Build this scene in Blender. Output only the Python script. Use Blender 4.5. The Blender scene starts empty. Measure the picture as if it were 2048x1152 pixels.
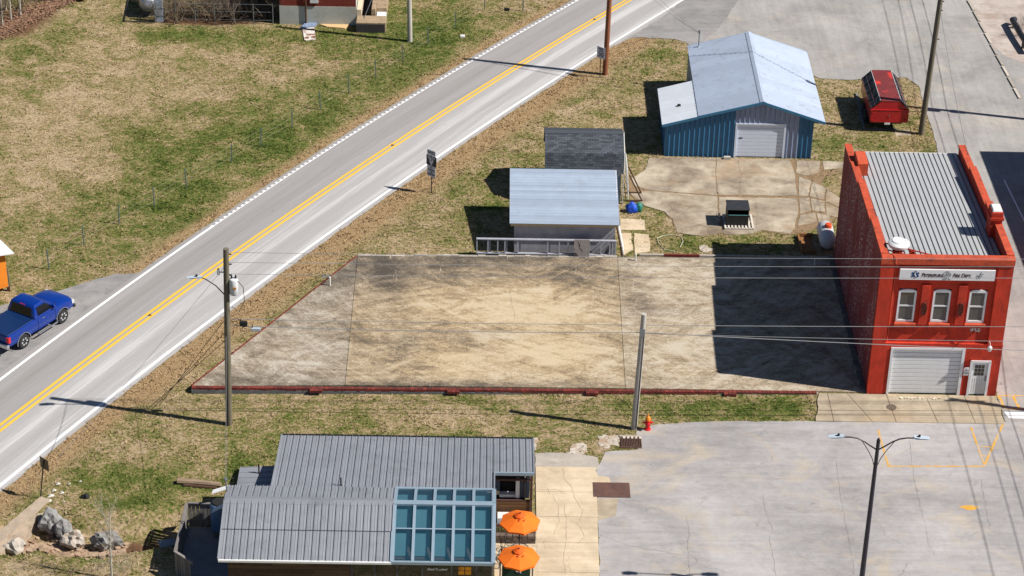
import bpy, bmesh, math, random
import numpy as np
from mathutils import Vector, Matrix, noise as mnoise
random.seed(7); RNG = np.random.default_rng(11)
SC = bpy.context.scene
COL = SC.collection
rad = math.radians

# ------------------------------------------------------------------ camera, sky, sun, exposure
CAM = np.array([-19.4617, -98.8181, 64.3675])
FPX = 4600.0                                   # focal length in pixels of the 2048 px wide photograph
_p, _r, _y = 0.5337036, -0.0222746, 0.0116854   # pitch down, roll, yaw
def _axes():
    cy, sy = math.cos(_y), math.sin(_y)
    f0 = np.array([sy, cy, 0.]); r0 = np.array([cy, -sy, 0.])
    f = f0*math.cos(_p) + np.array([0, 0, -math.sin(_p)])
    d0 = np.cross(f, r0)
    return np.stack([r0*math.cos(_r)+d0*math.sin(_r), -r0*math.sin(_r)+d0*math.cos(_r), f])
AX = _axes()
cam = bpy.data.cameras.new('camera'); camo = bpy.data.objects.new('camera', cam); COL.objects.link(camo)
cam.sensor_width = 36.0; cam.lens = FPX/2048*36.0; cam.clip_start = 1.0; cam.clip_end = 3000.0
mw = Matrix(((AX[0][0], -AX[1][0], -AX[2][0], CAM[0]), (AX[0][1], -AX[1][1], -AX[2][1], CAM[1]),
             (AX[0][2], -AX[1][2], -AX[2][2], CAM[2]), (0, 0, 0, 1)))
camo.matrix_world = mw
SC.camera = camo

SUNV = Vector((0.94, -0.205, 1.0)).normalized()          # towards the sun
world = bpy.data.worlds.new('World'); SC.world = world; world.use_nodes = True
wn = world.node_tree; wn.nodes.clear()
sky = wn.nodes.new('ShaderNodeTexSky'); sky.sky_type = 'NISHITA'; sky.sun_disc = False
sky.sun_elevation = math.asin(SUNV.z); sky.sun_rotation = math.atan2(SUNV.x, SUNV.y)
sky.air_density = 0.8; sky.dust_density = 0.1; sky.ozone_density = 1.5
bg = wn.nodes.new('ShaderNodeBackground'); bg.inputs['Strength'].default_value = 0.05
wo = wn.nodes.new('ShaderNodeOutputWorld')
wn.links.new(sky.outputs[0], bg.inputs[0]); wn.links.new(bg.outputs[0], wo.inputs[0])
sl = bpy.data.lights.new('sun', 'SUN'); sl.energy = 5.0; sl.angle = rad(0.5); sl.color = (1.0, 0.955, 0.88)
so = bpy.data.objects.new('sun', sl); COL.objects.link(so)
so.rotation_euler = SUNV.to_track_quat('Z', 'Y').to_euler(); so.location = (40, -20, 60)
SC.view_settings.view_transform = 'Standard'; SC.view_settings.look = 'None'
SC.view_settings.exposure = 0.5; SC.view_settings.gamma = 1.0; SC.view_settings.use_curve_mapping = False
SC.cycles.max_bounces = 6

# ------------------------------------------------------------------ survey: points of the place read off the photograph
def ray(px, py): return AX.T @ np.array([(px-1024)/FPX, (py-576)/FPX, 1.])
def G(px, py, z=0.0):
    r = ray(px, py); p = CAM + r*((z-CAM[2])/r[2]); return (float(p[0]), float(p[1]))
def to_px(x, y, z=0.0):
    d = np.stack([x-CAM[0], y-CAM[1], np.zeros_like(x)+z-CAM[2]]); q = AX @ d
    return 1024+FPX*q[0]/q[2], 576+FPX*q[1]/q[2]
def GP(pts, z=0.0): return [G(a, b, z) for a, b in pts]

# ------------------------------------------------------------------ noise in numpy
def _h(ix, iy, s):
    n = (ix.astype(np.int64)*374761393 + iy.astype(np.int64)*668265263 + s*1442695041) & 0x7fffffff
    n = ((n ^ (n >> 13))*1274126177) & 0x7fffffff
    return ((n ^ (n >> 16)) & 0xffff)/65535.0
def vnoise(x, y, s=0):
    ix, iy = np.floor(x), np.floor(y); fx, fy = x-ix, y-iy
    fx = fx*fx*(3-2*fx); fy = fy*fy*(3-2*fy)
    a = _h(ix, iy, s); b = _h(ix+1, iy, s); c = _h(ix, iy+1, s); d = _h(ix+1, iy+1, s)
    return (a*(1-fx)+b*fx)*(1-fy)+(c*(1-fx)+d*fx)*fy
def fbm(x, y, s=0, o=4):
    t = 0; a = .5; n = 0
    for i in range(o):
        t = t+a*vnoise(x*2**i, y*2**i, s+i*17); n += a; a *= .55
    return t/n
def inpoly(x, y, poly):
    r = np.zeros(x.shape, bool); n = len(poly)
    for i in range(n):
        x1, y1 = poly[i][:2]; x2, y2 = poly[(i+1) % n][:2]
        if y1 == y2: continue
        c = ((y1 > y) != (y2 > y)) & (x < (x2-x1)*(y-y1)/(y2-y1)+x1)
        r ^= c
    return r

# ------------------------------------------------------------------ materials
MATS = {}
def new_mat(name):
    m = bpy.data.materials.new(name); m.use_nodes = True; MATS[name] = m
    nt = m.node_tree; b = nt.nodes['Principled BSDF']; return m, nt, b
def nd(nt, t, **k):
    n = nt.nodes.new(t)
    for a, v in k.items():
        if a in n.inputs.keys(): n.inputs[a].default_value = v
        else: setattr(n, a, v)
    return n
def L(nt, a, b): nt.links.new(a, b)
def pos(nt): return nt.nodes.new('ShaderNodeNewGeometry').outputs['Position']
def mapping(nt, src, scale=(1, 1, 1), rot=(0, 0, 0)):
    n = nt.nodes.new('ShaderNodeMapping'); n.inputs['Scale'].default_value = scale; n.inputs['Rotation'].default_value = rot
    L(nt, src, n.inputs[0]); return n.outputs[0]
def noi(nt, v, scale, detail=4, rough=.6, dist=0.0):
    n = nd(nt, 'ShaderNodeTexNoise'); n.inputs['Scale'].default_value = scale; n.inputs['Detail'].default_value = detail
    n.inputs['Roughness'].default_value = rough; n.inputs['Distortion'].default_value = dist
    L(nt, v, n.inputs['Vector']); return n.outputs['Fac']
def math_(nt, op, a, b=None, c=None, clamp=False):
    n = nt.nodes.new('ShaderNodeMath'); n.operation = op; n.use_clamp = clamp
    for i, s in enumerate((a, b, c)):
        if s is None: continue
        if isinstance(s, (int, float)): n.inputs[i].default_value = s
        else: L(nt, s, n.inputs[i])
    return n.outputs[0]
def sweep(nt, c, fr=2.2, fa=1.1, detail=6):          # streaks that sweep round a point, like tyre arcs
    s_ = nt.nodes.new('ShaderNodeVectorMath'); s_.operation = 'SUBTRACT'; L(nt, pos(nt), s_.inputs[0]); s_.inputs[1].default_value = (c[0], c[1], 0)
    x = nt.nodes.new('ShaderNodeSeparateXYZ'); L(nt, s_.outputs[0], x.inputs[0])
    d = nt.nodes.new('ShaderNodeVectorMath'); d.operation = 'LENGTH'; L(nt, s_.outputs[0], d.inputs[0])
    a = math_(nt, 'ARCTAN2', x.outputs[1], x.outputs[0]); v = nt.nodes.new('ShaderNodeCombineXYZ')
    L(nt, math_(nt, 'MULTIPLY', d.outputs['Value'], fr), v.inputs[0]); L(nt, math_(nt, 'MULTIPLY', a, fa*3), v.inputs[1])
    return noi(nt, v.outputs[0], 1.0, detail, .68, .7)
def ramp(nt, f, stops):
    n = nt.nodes.new('ShaderNodeValToRGB'); e = n.color_ramp.elements
    while len(e) < len(stops): e.new(.5)
    for i, (p, c) in enumerate(stops):
        e[i].position = p; e[i].color = (c[0], c[1], c[2], 1) if isinstance(c, tuple) else (c, c, c, 1)
    L(nt, f, n.inputs[0]); return n.outputs[0]
def mix(nt, f, a, b, mode='MIX'):
    n = nt.nodes.new('ShaderNodeMix'); n.data_type = 'RGBA'; n.blend_type = mode
    for i, s in ((0, f), (6, a), (7, b)):
        if isinstance(s, (int, float)): n.inputs[i].default_value = s
        elif isinstance(s, tuple): n.inputs[i].default_value = (s[0], s[1], s[2], 1)
        else: L(nt, s, n.inputs[i])
    return n.outputs[2]
def bump(nt, b, h, strength=.4, dist=.02):
    n = nt.nodes.new('ShaderNodeBump'); n.inputs['Strength'].default_value = strength; n.inputs['Distance'].default_value = dist
    L(nt, h, n.inputs['Height']); L(nt, n.outputs[0], b.inputs['Normal'])
def s2l(v):
    v /= 255.0
    return v/12.92 if v <= .04045 else ((v+.055)/1.055)**2.4
def C(r, g, b, k=.75): return (s2l(r)*k, s2l(g)*k, s2l(b)*k)
def scl(c, k): return tuple(min(1, x*k) for x in c)

def M(name, col, rough=.75, var=.18, scale=3.0, metal=0.0, bmp=0.0, bscale=30.0, col2=None, stretch=(1, 1, 1), rnd=0.0, spec=.4, wear=None, wscale=2.0, wlo=.55, whi=.7, coat=0.0):
    if name in MATS: return MATS[name]
    m, nt, b = new_mat(name)
    p = mapping(nt, pos(nt), stretch)
    f = noi(nt, p, scale, 6, .65, .3)
    c = mix(nt, ramp(nt, f, [(.3, 0.), (.7, 1.)]), scl(col, 1-var), col2 if col2 else scl(col, 1+var))
    if wear:
        w = noi(nt, p, wscale, 8, .7, .5)
        c = mix(nt, ramp(nt, w, [(wlo, 0.), (whi, 1.)]), c, wear)
    if rnd:
        oi = nt.nodes.new('ShaderNodeObjectInfo')
        k = math_(nt, 'MULTIPLY_ADD', oi.outputs['Random'], 2*rnd, 1-rnd)
        mm = nt.nodes.new('ShaderNodeMix'); mm.data_type = 'RGBA'; mm.blend_type = 'MULTIPLY'; mm.inputs[0].default_value = 1
        L(nt, c, mm.inputs[6]); L(nt, k, mm.inputs[7]); c = mm.outputs[2]
    L(nt, c, b.inputs['Base Color'])
    b.inputs['Roughness'].default_value = rough; b.inputs['Metallic'].default_value = metal
    b.inputs['Specular IOR Level'].default_value = spec; b.inputs['Coat Weight'].default_value = coat
    if bmp: bump(nt, b, noi(nt, p, bscale, 5, .7), bmp)
    return m

def grass_tree(name, tuft=False):
    m, nt, b = new_mat(name)
    P_ = pos(nt)
    def attr(n):
        a = nt.nodes.new('ShaderNodeAttribute'); a.attribute_name = n; return a.outputs['Fac']
    g = attr('green'); d = attr('dirt'); o = attr('straw')
    n1 = noi(nt, P_, .55, 5, .62, .6); n2 = noi(nt, mapping(nt, P_, (1, 1.6, 1)), 2.2, 8, .78, 1.0); n3 = noi(nt, P_, 6.5, 5, .8)
    f = math_(nt, 'MULTIPLY_ADD', math_(nt, 'SUBTRACT', n1, .5), 1.5, math_(nt, 'MULTIPLY_ADD', g, .5, .19))
    f = math_(nt, 'MULTIPLY_ADD', math_(nt, 'SUBTRACT', n2, .5), 2.3, f)
    f = math_(nt, 'MULTIPLY_ADD', math_(nt, 'SUBTRACT', n3, .5), 2.3, f)
    c = ramp(nt, f, [(0.0, C(214, 190, 156)), (.28, C(186, 162, 124)), (.46, C(156, 146, 94)), (.64, C(124, 130, 68)), (.85, C(104, 120, 54)), (1.1, C(78, 94, 42))])
    warm = ramp(nt, math_(nt, 'MULTIPLY_ADD', math_(nt, 'SUBTRACT', n3, .5), 1.2, n2), [(.15, C(164, 136, 98)), (.5, C(190, 160, 120)), (.85, C(212, 184, 146))])
    c = mix(nt, ramp(nt, math_(nt, 'MULTIPLY_ADD', math_(nt, 'SUBTRACT', n2, .5), .8, o), [(.3, 0.), (.7, 1.)]), c, warm)
    soil = ramp(nt, n2, [(.3, C(98, 74, 56)), (.55, C(140, 106, 82)), (.75, C(182, 146, 118))])
    c = mix(nt, ramp(nt, math_(nt, 'MULTIPLY_ADD', math_(nt, 'SUBTRACT', n2, .5), .9, d), [(.35, 0.), (.6, 1.)]), c, soil)
    n4 = noi(nt, mapping(nt, P_, (1, 1, 1)), 26, 3, .8)
    if tuft:
        k = attr('shade')
    else:
        k = ramp(nt, n4, [(.3, .58), (.62, 1.12)])
    c = mix(nt, 1.0, c, k, 'MULTIPLY')
    L(nt, c, b.inputs['Base Color']); b.inputs['Roughness'].default_value = .95; b.inputs['Specular IOR Level'].default_value = .1
    if not tuft:
        h = math_(nt, 'ADD', n4, math_(nt, 'MULTIPLY', n3, 1.5))
        bump(nt, b, h, .9, .05)
    return m

# ------------------------------------------------------------------ mesh builder
class MB:
    def __init__(s): s.v = []; s.f = []
    def add(s, vs, fs):
        o = len(s.v); s.v += [tuple(map(float, v)) for v in vs]; s.f += [tuple(i+o for i in f) for f in fs]; return s
    def box(s, x0, x1, y0, y1, z0, z1):
        return s.add([(x0, y0, z0), (x1, y0, z0), (x1, y1, z0), (x0, y1, z0), (x0, y0, z1), (x1, y0, z1), (x1, y1, z1), (x0, y1, z1)],
                     [(3, 2, 1, 0), (4, 5, 6, 7), (0, 1, 5, 4), (1, 2, 6, 5), (2, 3, 7, 6), (3, 0, 4, 7)])
    def bbox(s, x0, x1, y0, y1, z0, z1, e=.02):     # box with chamfered top edge
        return s.add([(x0, y0, z0), (x1, y0, z0), (x1, y1, z0), (x0, y1, z0), (x0, y0, z1-e), (x1, y0, z1-e), (x1, y1, z1-e), (x0, y1, z1-e),
                      (x0+e, y0+e, z1), (x1-e, y0+e, z1), (x1-e, y1-e, z1), (x0+e, y1-e, z1)],
                     [(3, 2, 1, 0), (8, 9, 10, 11), (0, 1, 5, 4), (1, 2, 6, 5), (2, 3, 7, 6), (3, 0, 4, 7), (4, 5, 9, 8), (5, 6, 10, 9), (6, 7, 11, 10), (7, 4, 8, 11)])
    def beam(s, a, b, w, h, up=(0, 0, 1)):
        a = Vector(a); b = Vector(b); d = (b-a).normalized(); u = Vector(up)
        if abs(d.dot(u)) > .98: u = Vector((0, 1, 0))
        sd = d.cross(u).normalized()*w/2; u2 = sd.cross(d).normalized()*h/2
        vs = [a-sd-u2, a+sd-u2, a+sd+u2, a-sd+u2, b-sd-u2, b+sd-u2, b+sd+u2, b-sd+u2]
        return s.add(vs, [(0, 1, 2, 3), (7, 6, 5, 4), (0, 4, 5, 1), (1, 5, 6, 2), (2, 6, 7, 3), (3, 7, 4, 0)])
    def prism(s, poly, z0, z1):
        n = len(poly)
        z0 = z0 if callable(z0) else (lambda p, q=z0: q); z1 = z1 if callable(z1) else (lambda p, q=z1: q)
        return s.add([(p[0], p[1], z0(p)) for p in poly]+[(p[0], p[1], z1(p)) for p in poly],
                     [tuple(range(n-1, -1, -1)), tuple(range(n, 2*n))]+[(i, (i+1) % n, n+(i+1) % n, n+i) for i in range(n)])
    def extr(s, prof, axis, a, b):                   # closed 2D profile extruded along x or y
        n = len(prof)
        mk = (lambda t: [(t, p[0], p[1]) for p in prof]) if axis == 'x' else (lambda t: [(p[0], t, p[1]) for p in prof])
        return s.add(mk(a)+mk(b), [tuple(range(n)), tuple(range(2*n-1, n-1, -1))]+[(i, n+i, n+(i+1) % n, (i+1) % n) for i in range(n)])
    def tube(s, pts, r, n=6, cap=True):
        pts = [Vector(p) for p in pts]; k = len(pts); rs = r if isinstance(r, (list, tuple)) else [r]*k
        o = len(s.v); prev = None; fs = []; vs = []
        for i, p in enumerate(pts):
            d = (pts[min(i+1, k-1)]-pts[max(i-1, 0)]).normalized()
            if prev is None:
                u = Vector((0, 0, 1)) if abs(d.z) < .9 else Vector((1, 0, 0))
                u = (u-d*u.dot(d)).normalized()
            else:
                u = (prev-d*prev.dot(d)).normalized()
            prev = u; w = d.cross(u)
            for j in range(n):
                t = 2*math.pi*j/n; vs.append(p+(u*math.cos(t)+w*math.sin(t))*rs[i])
        for i in range(k-1):
            for j in range(n): fs.append((i*n+j, i*n+(j+1) % n, (i+1)*n+(j+1) % n, (i+1)*n+j))
        if cap: fs += [tuple(range(n-1, -1, -1)), tuple(range((k-1)*n, k*n))]
        return s.add(vs, fs)
    def lathe(s, prof, c=(0, 0, 0), n=12, axis='z'):
        vs = []; fs = []
        for r, z in prof:
            for j in range(n):
                t = 2*math.pi*j/n; a, b = r*math.cos(t), r*math.sin(t)
                vs.append({'z': (c[0]+a, c[1]+b, c[2]+z), 'y': (c[0]+a, c[1]+z, c[2]+b), 'x': (c[0]+z, c[1]+a, c[2]+b)}[axis])
        for i in range(len(prof)-1):
            for j in range(n): fs.append((i*n+j, i*n+(j+1) % n, (i+1)*n+(j+1) % n, (i+1)*n+j))
        fs += [tuple(range(n-1, -1, -1)), tuple(range((len(prof)-1)*n, len(prof)*n))]
        return s.add(vs, fs)
    def quad(s, *p): return s.add(p, [tuple(range(len(p)))])
    def slab(s, pts, t):                             # planar polygon with thickness t along its normal (t>0: away from normal)
        P0 = [Vector(p) for p in pts]; nn = (P0[1]-P0[0]).cross(P0[2]-P0[0]).normalized()
        n = len(P0); return s.add([p for p in P0]+[p-nn*t for p in P0],
                                  [tuple(range(n)), tuple(range(2*n-1, n-1, -1))]+[(i, n+i, n+(i+1) % n, (i+1) % n) for i in range(n)])
    def sheet(s, O, U, V, N, prof, t=.02):           # open profile (u,h) swept along V
        O, U, V, N = map(Vector, (O, U, V, N)); n = len(prof)
        a = [O+U*u+N*h for u, h in prof]; b = [O+U*u+N*(h-t) for u, h in prof]
        vs = a+[p+V for p in a]+b+[p+V for p in b]
        fs = [(i, i+1, n+i+1, n+i) for i in range(n-1)]+[(2*n+i+1, 2*n+i, 3*n+i, 3*n+i+1) for i in range(n-1)]
        fs += [(i, 2*n+i, 2*n+i+1, i+1) for i in range(n-1)]+[(n+i+1, 3*n+i+1, 3*n+i, n+i) for i in range(n-1)]
        fs += [(0, n, 3*n, 2*n), (n-1, 3*n-1, 4*n-1, 2*n-1)]
        return s.add(vs, fs)
    def mesh(s, name, off=(0, 0, 0)):
        me = bpy.data.meshes.new(name)
        me.from_pydata([(v[0]-off[0], v[1]-off[1], v[2]-off[2]) for v in s.v], [], s.f)
        bm = bmesh.new(); bm.from_mesh(me); bmesh.ops.recalc_face_normals(bm, faces=bm.faces); bm.to_mesh(me); bm.free()
        return me
    def build(s, name, mat, parent=None, smooth=False, local=False):
        off = (0, 0, 0)
        if parent is not None and not local: off = WO[parent.name]
        me = s.mesh(name, off); me.materials.append(mat if not isinstance(mat, str) else MATS[mat])
        if smooth:
            for p in me.polygons: p.use_smooth = True
        return link(name, me, parent)
WO = {}
def link(name, me, parent=None):
    o = bpy.data.objects.new(name, me); COL.objects.link(o)
    if parent is not None: o.parent = parent; WO[o.name] = WO[parent.name]
    else: WO[o.name] = (0, 0, 0)
    return o
def tag(o, label=None, cat=None, group=None, kind=None):
    if label: o['label'] = label
    if cat: o['category'] = cat
    if group: o['group'] = group
    if kind: o['kind'] = kind
    return o
def thing(name, label, cat, loc, rz=0.0, group=None):
    o = bpy.data.objects.new(name, None); COL.objects.link(o); o.location = (loc[0], loc[1], loc[2] if len(loc) > 2 else 0)
    o.rotation_euler = (0, 0, rz); o.empty_display_size = .3; WO[o.name] = tuple(o.location)
    return tag(o, label, cat, group)
def smooth_by_angle(o, a=40):
    me = o.data
    for p in me.polygons: p.use_smooth = True
    bm = bmesh.new(); bm.from_mesh(me)
    for e in bm.edges:
        if len(e.link_faces) == 2 and e.calc_face_angle(0) > rad(a): e.smooth = False
    bm.to_mesh(me); bm.free()
def text(body, size, mat, parent, origin, right, up, name='lettering', align='CENTER', shear=0.0, small=0.0, bold=0.0, depth=.004, xs=1.0):
    cu = bpy.data.curves.new(name, 'FONT'); cu.body = body; cu.size = size; cu.align_x = align; cu.align_y = 'CENTER'
    cu.shear = shear; cu.offset = bold; cu.extrude = depth
    if small:
        cu.small_caps_scale = small
        for i, ch in enumerate(body): cu.body_format[i].use_small_caps = True
    to = bpy.data.objects.new('tmp', cu); COL.objects.link(to)
    dg = bpy.context.evaluated_depsgraph_get(); me = bpy.data.meshes.new_from_object(to.evaluated_get(dg))
    bpy.data.objects.remove(to); bpy.data.curves.remove(cu)
    r = Vector(right).normalized(); u = Vector(up).normalized(); n = r.cross(u)
    wo = Vector(WO[parent.name])
    mt = Matrix(((r.x, u.x, n.x, origin[0]-wo.x), (r.y, u.y, n.y, origin[1]-wo.y), (r.z, u.z, n.z, origin[2]-wo.z), (0, 0, 0, 1))) @ Matrix.Diagonal((xs, 1, 1, 1))
    me.transform(mt); me.materials.clear(); me.materials.append(mat)
    return link(name, me, parent)
def jitter(poly, amp=.08, step=.5, closed=True):
    out = []; n = len(poly)
    for i in range(n if closed else n-1):
        a = poly[i]; b = poly[(i+1) % n]; d = math.dist(a, b); k = max(1, int(d/step))
        for j in range(k):
            t = j/k; x = a[0]+(b[0]-a[0])*t; y = a[1]+(b[1]-a[1])*t
            q = amp if j else amp*.3
            out.append((x+(mnoise.noise((x*1.7, y*1.7, 3.1))*1.0+mnoise.noise((x*6, y*6, 9.1))*.5)*q, y+(mnoise.noise((x*1.7, y*1.7, 7.7))+mnoise.noise((x*6, y*6, 4.4))*.5)*q))
    return out

# ------------------------------------------------------------------ the ground plan
RL = GP([(0, 759), (256, 573), (512, 394), (770, 227), (1024, 76), (1157, 0)])
RR = GP([(0, 971), (130, 865), (260, 768), (383, 671), (512, 571), (640, 478), (774, 384), (900, 297), (1024, 214), (1200, 103), (1364, 0)])
RC = GP([(0, 856), (116, 768), (300, 631), (512, 477), (645, 383), (835, 261), (1024, 140), (1257, 0)])
def fitline(pts, deg=2):
    y = np.array([p[1] for p in pts]); x = np.array([p[0] for p in pts]); c = np.polyfit(y, x, deg); return lambda t: float(np.polyval(c, t))
fL, fR, fC = fitline(RL), fitline(RR), fitline(RC)
YS = np.arange(-30, 75.1, 1.0)
road_poly = [(fL(y)-.42, y) for y in YS]+[(fR(y)+.42, y) for y in YS[::-1]]
pull_poly = GP([(30, 745), (160, 655), (268, 577), (285, 545), (230, 548), (160, 568), (130, 578), (0, 612), (-120, 640), (-120, 830)])
north_poly = GP([(1225, 95), (1262, 76), (1310, 72), (1360, 80), (1395, 97), (1480, 120), (1600, 140), (1640, 157), (1700, 160), (1812, 155), (1838, 172), (1852, 225), (1868, 270), (1876, 305)]) \
    + [(8.0, 24), (6.9, 14), (6.75, .4), (6.7, -2.4), (30, -2.4), (40, 60), (-4, 62), (-6, 54)]
lot_poly = [(6.7, -2.4), (-2.9, -2.62), (-8, -2.75), (-11.0, -3.12), (-12.0, -3.75), (-12.0, -5.35), (-13.6, -5.6), (-13.9, -6.6), (-14.1, -7.1), (-14.2, -15.5), (-14.4, -40), (40, -40), (34, -2.4)]
def slab_z(x): return .05+.0077*max(0, -x)
def GS(px, py):                                          # point on the gently tilted slab
    z = .2
    for _ in range(5): z = slab_z(G(px, py, z)[0])
    return G(px, py, z)
S_FL, S_BL, S_BR, S_FR = GS(384, 772), GS(716, 511), (-.02, 13.9), (-.02, .12)
S1f, S1b, S2f, S2b = GS(690, 770), GS(715, 511), GS(1251, 776), GS(1235, 515)
slab_poly = [S_FL, S_BL, S_BR, S_FR]
yard_poly = GP([(1296, 313), (1322, 316), (1625, 320), (1640, 322), (1690, 325), (1690, 345), (1650, 352), (1640, 375), (1680, 400), (1670, 440), (1610, 465), (1580, 470), (1525, 462), (1510, 440), (1500, 466), (1450, 470), (1430, 462), (1400, 470), (1352, 466), (1345, 440), (1330, 424), (1290, 412), (1275, 405), (1262, 390), (1250, 360), (1280, 345), (1310, 330)])
pad2_poly = GP([(1240, 436), (1290, 440), (1292, 462), (1238, 462)]); pad3_poly = GP([(1240, 466), (1300, 466), (1302, 508), (1245, 512)])
path_poly = [(-17.05, -6.95), (-14.11, -7.1), (-14.24, -18.6), (-17.05, -18.6)]
path2_poly = GP([(1070, 908), (1120, 906), (1195, 915), (1200, 935), (1190, 940), (1070, 934)])
patio_poly = [(-19.0, -11.6), (-17.05, -11.6), (-17.05, -19), (-19.0, -19)]
walk_poly = [(-2.45, -.2), (6.7, -.2), (6.62, -2.6), (-2.9, -2.62)]
# -------- height of the ground: flat with a rough skin, a ditch with boulders at lower left
DITCH = [(-41.2, -13.2), (-39.9, -12.6), (-38.6, -13.2), (-36.9, -13.2), (-35.2, -12.6), (-33.9, -12.0)]
def seg_dist(x, y, line):
    d = np.full(x.shape, 1e9)
    for (ax, ay), (bx, by) in zip(line[:-1], line[1:]):
        vx, vy = bx-ax, by-ay; t = np.clip(((x-ax)*vx+(y-ay)*vy)/(vx*vx+vy*vy), 0, 1)
        d = np.minimum(d, np.hypot(x-ax-vx*t, y-ay-vy*t))
    return d
def ground_h(x, y):
    h = -.004-.02*fbm(x*1.3, y*1.3, 5, 3)
    d = seg_dist(x, y, DITCH); h = h-.8*np.exp(-(d/1.1)**4)
    bank = np.exp(-((x+37.5)/5)**2-((y+11.0)/.9)**2); h = h+.12*bank
    return h
BLOBS = [(720, 190, 260, 130, .22, 0, 0), (420, 330, 260, 120, .14, 0, 0),   # px, py, rx, ry, green, dirt, straw
    (90, 75, 70, 35, .3, 0, 0), (20, 120, 60, 40, .15, 0, 0), (420, 70, 150, 22, .62, 0, 0), (330, 66, 60, 18, .35, 0, 0), (270, 282, 75, 40, .36, 0, 0), (330, 350, 90, 50, .25, 0, 0), (285, 320, 60, 60, .15, 0, 0),
    (480, 275, 120, 70, .38, 0, 0), (700, 70, 160, 45, .42, 0, 0), (860, 75, 100, 50, .5, 0, 0), (800, 150, 100, 40, .42, 0, 0), (650, 225, 90, 45, .5, 0, 0), (560, 290, 70, 60, .5, 0, 0),
    (300, 440, 90, 45, .45, 0, 0), (150, 480, 120, 60, .3, 0, 0), (380, 385, 70, 60, .5, 0, 0), (920, 40, 60, 40, .35, 0, 0), (190, 400, 80, 40, .25, 0, 0), (40, 560, 60, 30, .1, 0, 0),
    (220, 120, 120, 60, -.32, 0, 0), (60, 280, 110, 90, -.4, 0, 0), (240, 210, 150, 60, -.35, 0, 0), (580, 120, 80, 40, -.25, 0, 0), (60, 380, 90, 50, -.3, 0, 0), (430, 170, 80, 60, -.2, 0, 0), (170, 330, 90, 40, -.25, 0, 0),
    (430, 22, 130, 26, -.3, .9, 0), (400, 44, 150, 8, 0, .35, 0), (230, 312, 22, 8, 0, .5, 0), (215, 75, 25, 15, 0, 0, .2), (20, 60, 55, 28, -.1, .55, 0), (60, 30, 80, 30, -.1, .6, 0),  # first dirt blob: thicket soil, dark also for the house's shade
    (1320, 110, 70, 30, .25, 0, 0), (1250, 130, 30, 15, .3, 0, 0), (1130, 205, 30, 12, .3, 0, 0), (1070, 245, 40, 14, .3, 0, 0), (1380, 140, 25, 12, .4, 0, 0), (1050, 310, 30, 40, .3, 0, 0),
    (820, 400, 60, 25, .5, 0, 0), (870, 440, 80, 25, .32, 0, 0), (960, 300, 40, 22, .3, 0, 0), (985, 415, 40, 10, .8, 0, 0), (740, 480, 40, 30, .25, 0, 0), (620, 560, 60, 30, .3, 0, 0), (690, 500, 50, 25, .3, 0, 0), (940, 360, 60, 25, .25, 0, 0),
    (1300, 330, 30, 12, .25, .3, 0), (1345, 350, 25, 16, .35, .4, 0), (1310, 420, 40, 30, .1, .1, 0), (1340, 490, 60, 25, .3, 0, 0), (1440, 475, 60, 20, .5, 0, 0), (1560, 480, 60, 20, .4, 0, 0), (1480, 500, 60, 10, .1, 0, 0), (1590, 495, 30, 14, -.1, .45, 0), (1500, 492, 30, 8, 0, .5, 0),
    (1710, 190, 60, 30, -.1, 0, .25), (1740, 290, 80, 16, .35, 0, 0), (1680, 290, 30, 20, .35, 0, 0), (1830, 280, 40, 20, -.1, 0, .4), (1790, 260, 25, 20, 0, .3, .2), (1650, 370, 30, 30, 0, .2, .2), (1850, 300, 20, 15, .25, 0, 0),
    (1450, 820, 160, 20, .62, 0, 0), (1580, 820, 60, 30, .5, 0, 0), (1240, 810, 70, 14, .25, 0, 0), (1000, 810, 80, 10, .25, 0, 0), (700, 840, 80, 22, .22, 0, 0), (560, 900, 40, 60, .55, 0, 0), (500, 930, 50, 40, .6, 0, 0), (600, 850, 70, 20, .3, 0, 0),
    (250, 850, 60, 22, .22, 0, 0), (160, 940, 90, 40, .4, 0, 0), (240, 990, 80, 40, .5, 0, 0), (330, 970, 60, 30, .5, 0, 0), (270, 1010, 60, 16, .5, 0, 0), (400, 975, 60, 14, .8, 0, 0), (60, 1000, 50, 30, .3, 0, 0), (330, 930, 80, 24, .3, 0, 0), (280, 900, 60, 30, .15, 0, 0),
    (40, 1105, 60, 14, .4, 0, 0), (160, 1120, 50, 20, .45, 0, 0), (80, 1140, 90, 30, -.2, 0, 0), (300, 1070, 90, 20, -.1, .35, 0), (140, 1085, 150, 16, -.2, .7, 0), (330, 1050, 60, 8, 0, .35, 0), (330, 988, 18, 12, -.3, .45, 0), (280, 982, 22, 8, -.3, .3, 0), (370, 992, 20, 6, -.3, .35, 0), (250, 1072, 60, 14, 0, .5, 0),
    (1170, 870, 60, 14, 0, .35, 0), (1150, 898, 40, 12, 0, .5, 0), (1095, 880, 40, 20, .15, .1, 0), (930, 830, 200, 26, -.12, 0, .12), (1100, 840, 90, 26, -.05, 0, 0), (400, 960, 45, 10, 0, .25, .2), (300, 480, 120, 25, 0, 0, .1),
    (1400, 806, 200, 8, .1, 0, 0), (2030, 90, 40, 60, .1, .4, 0)]
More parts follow.
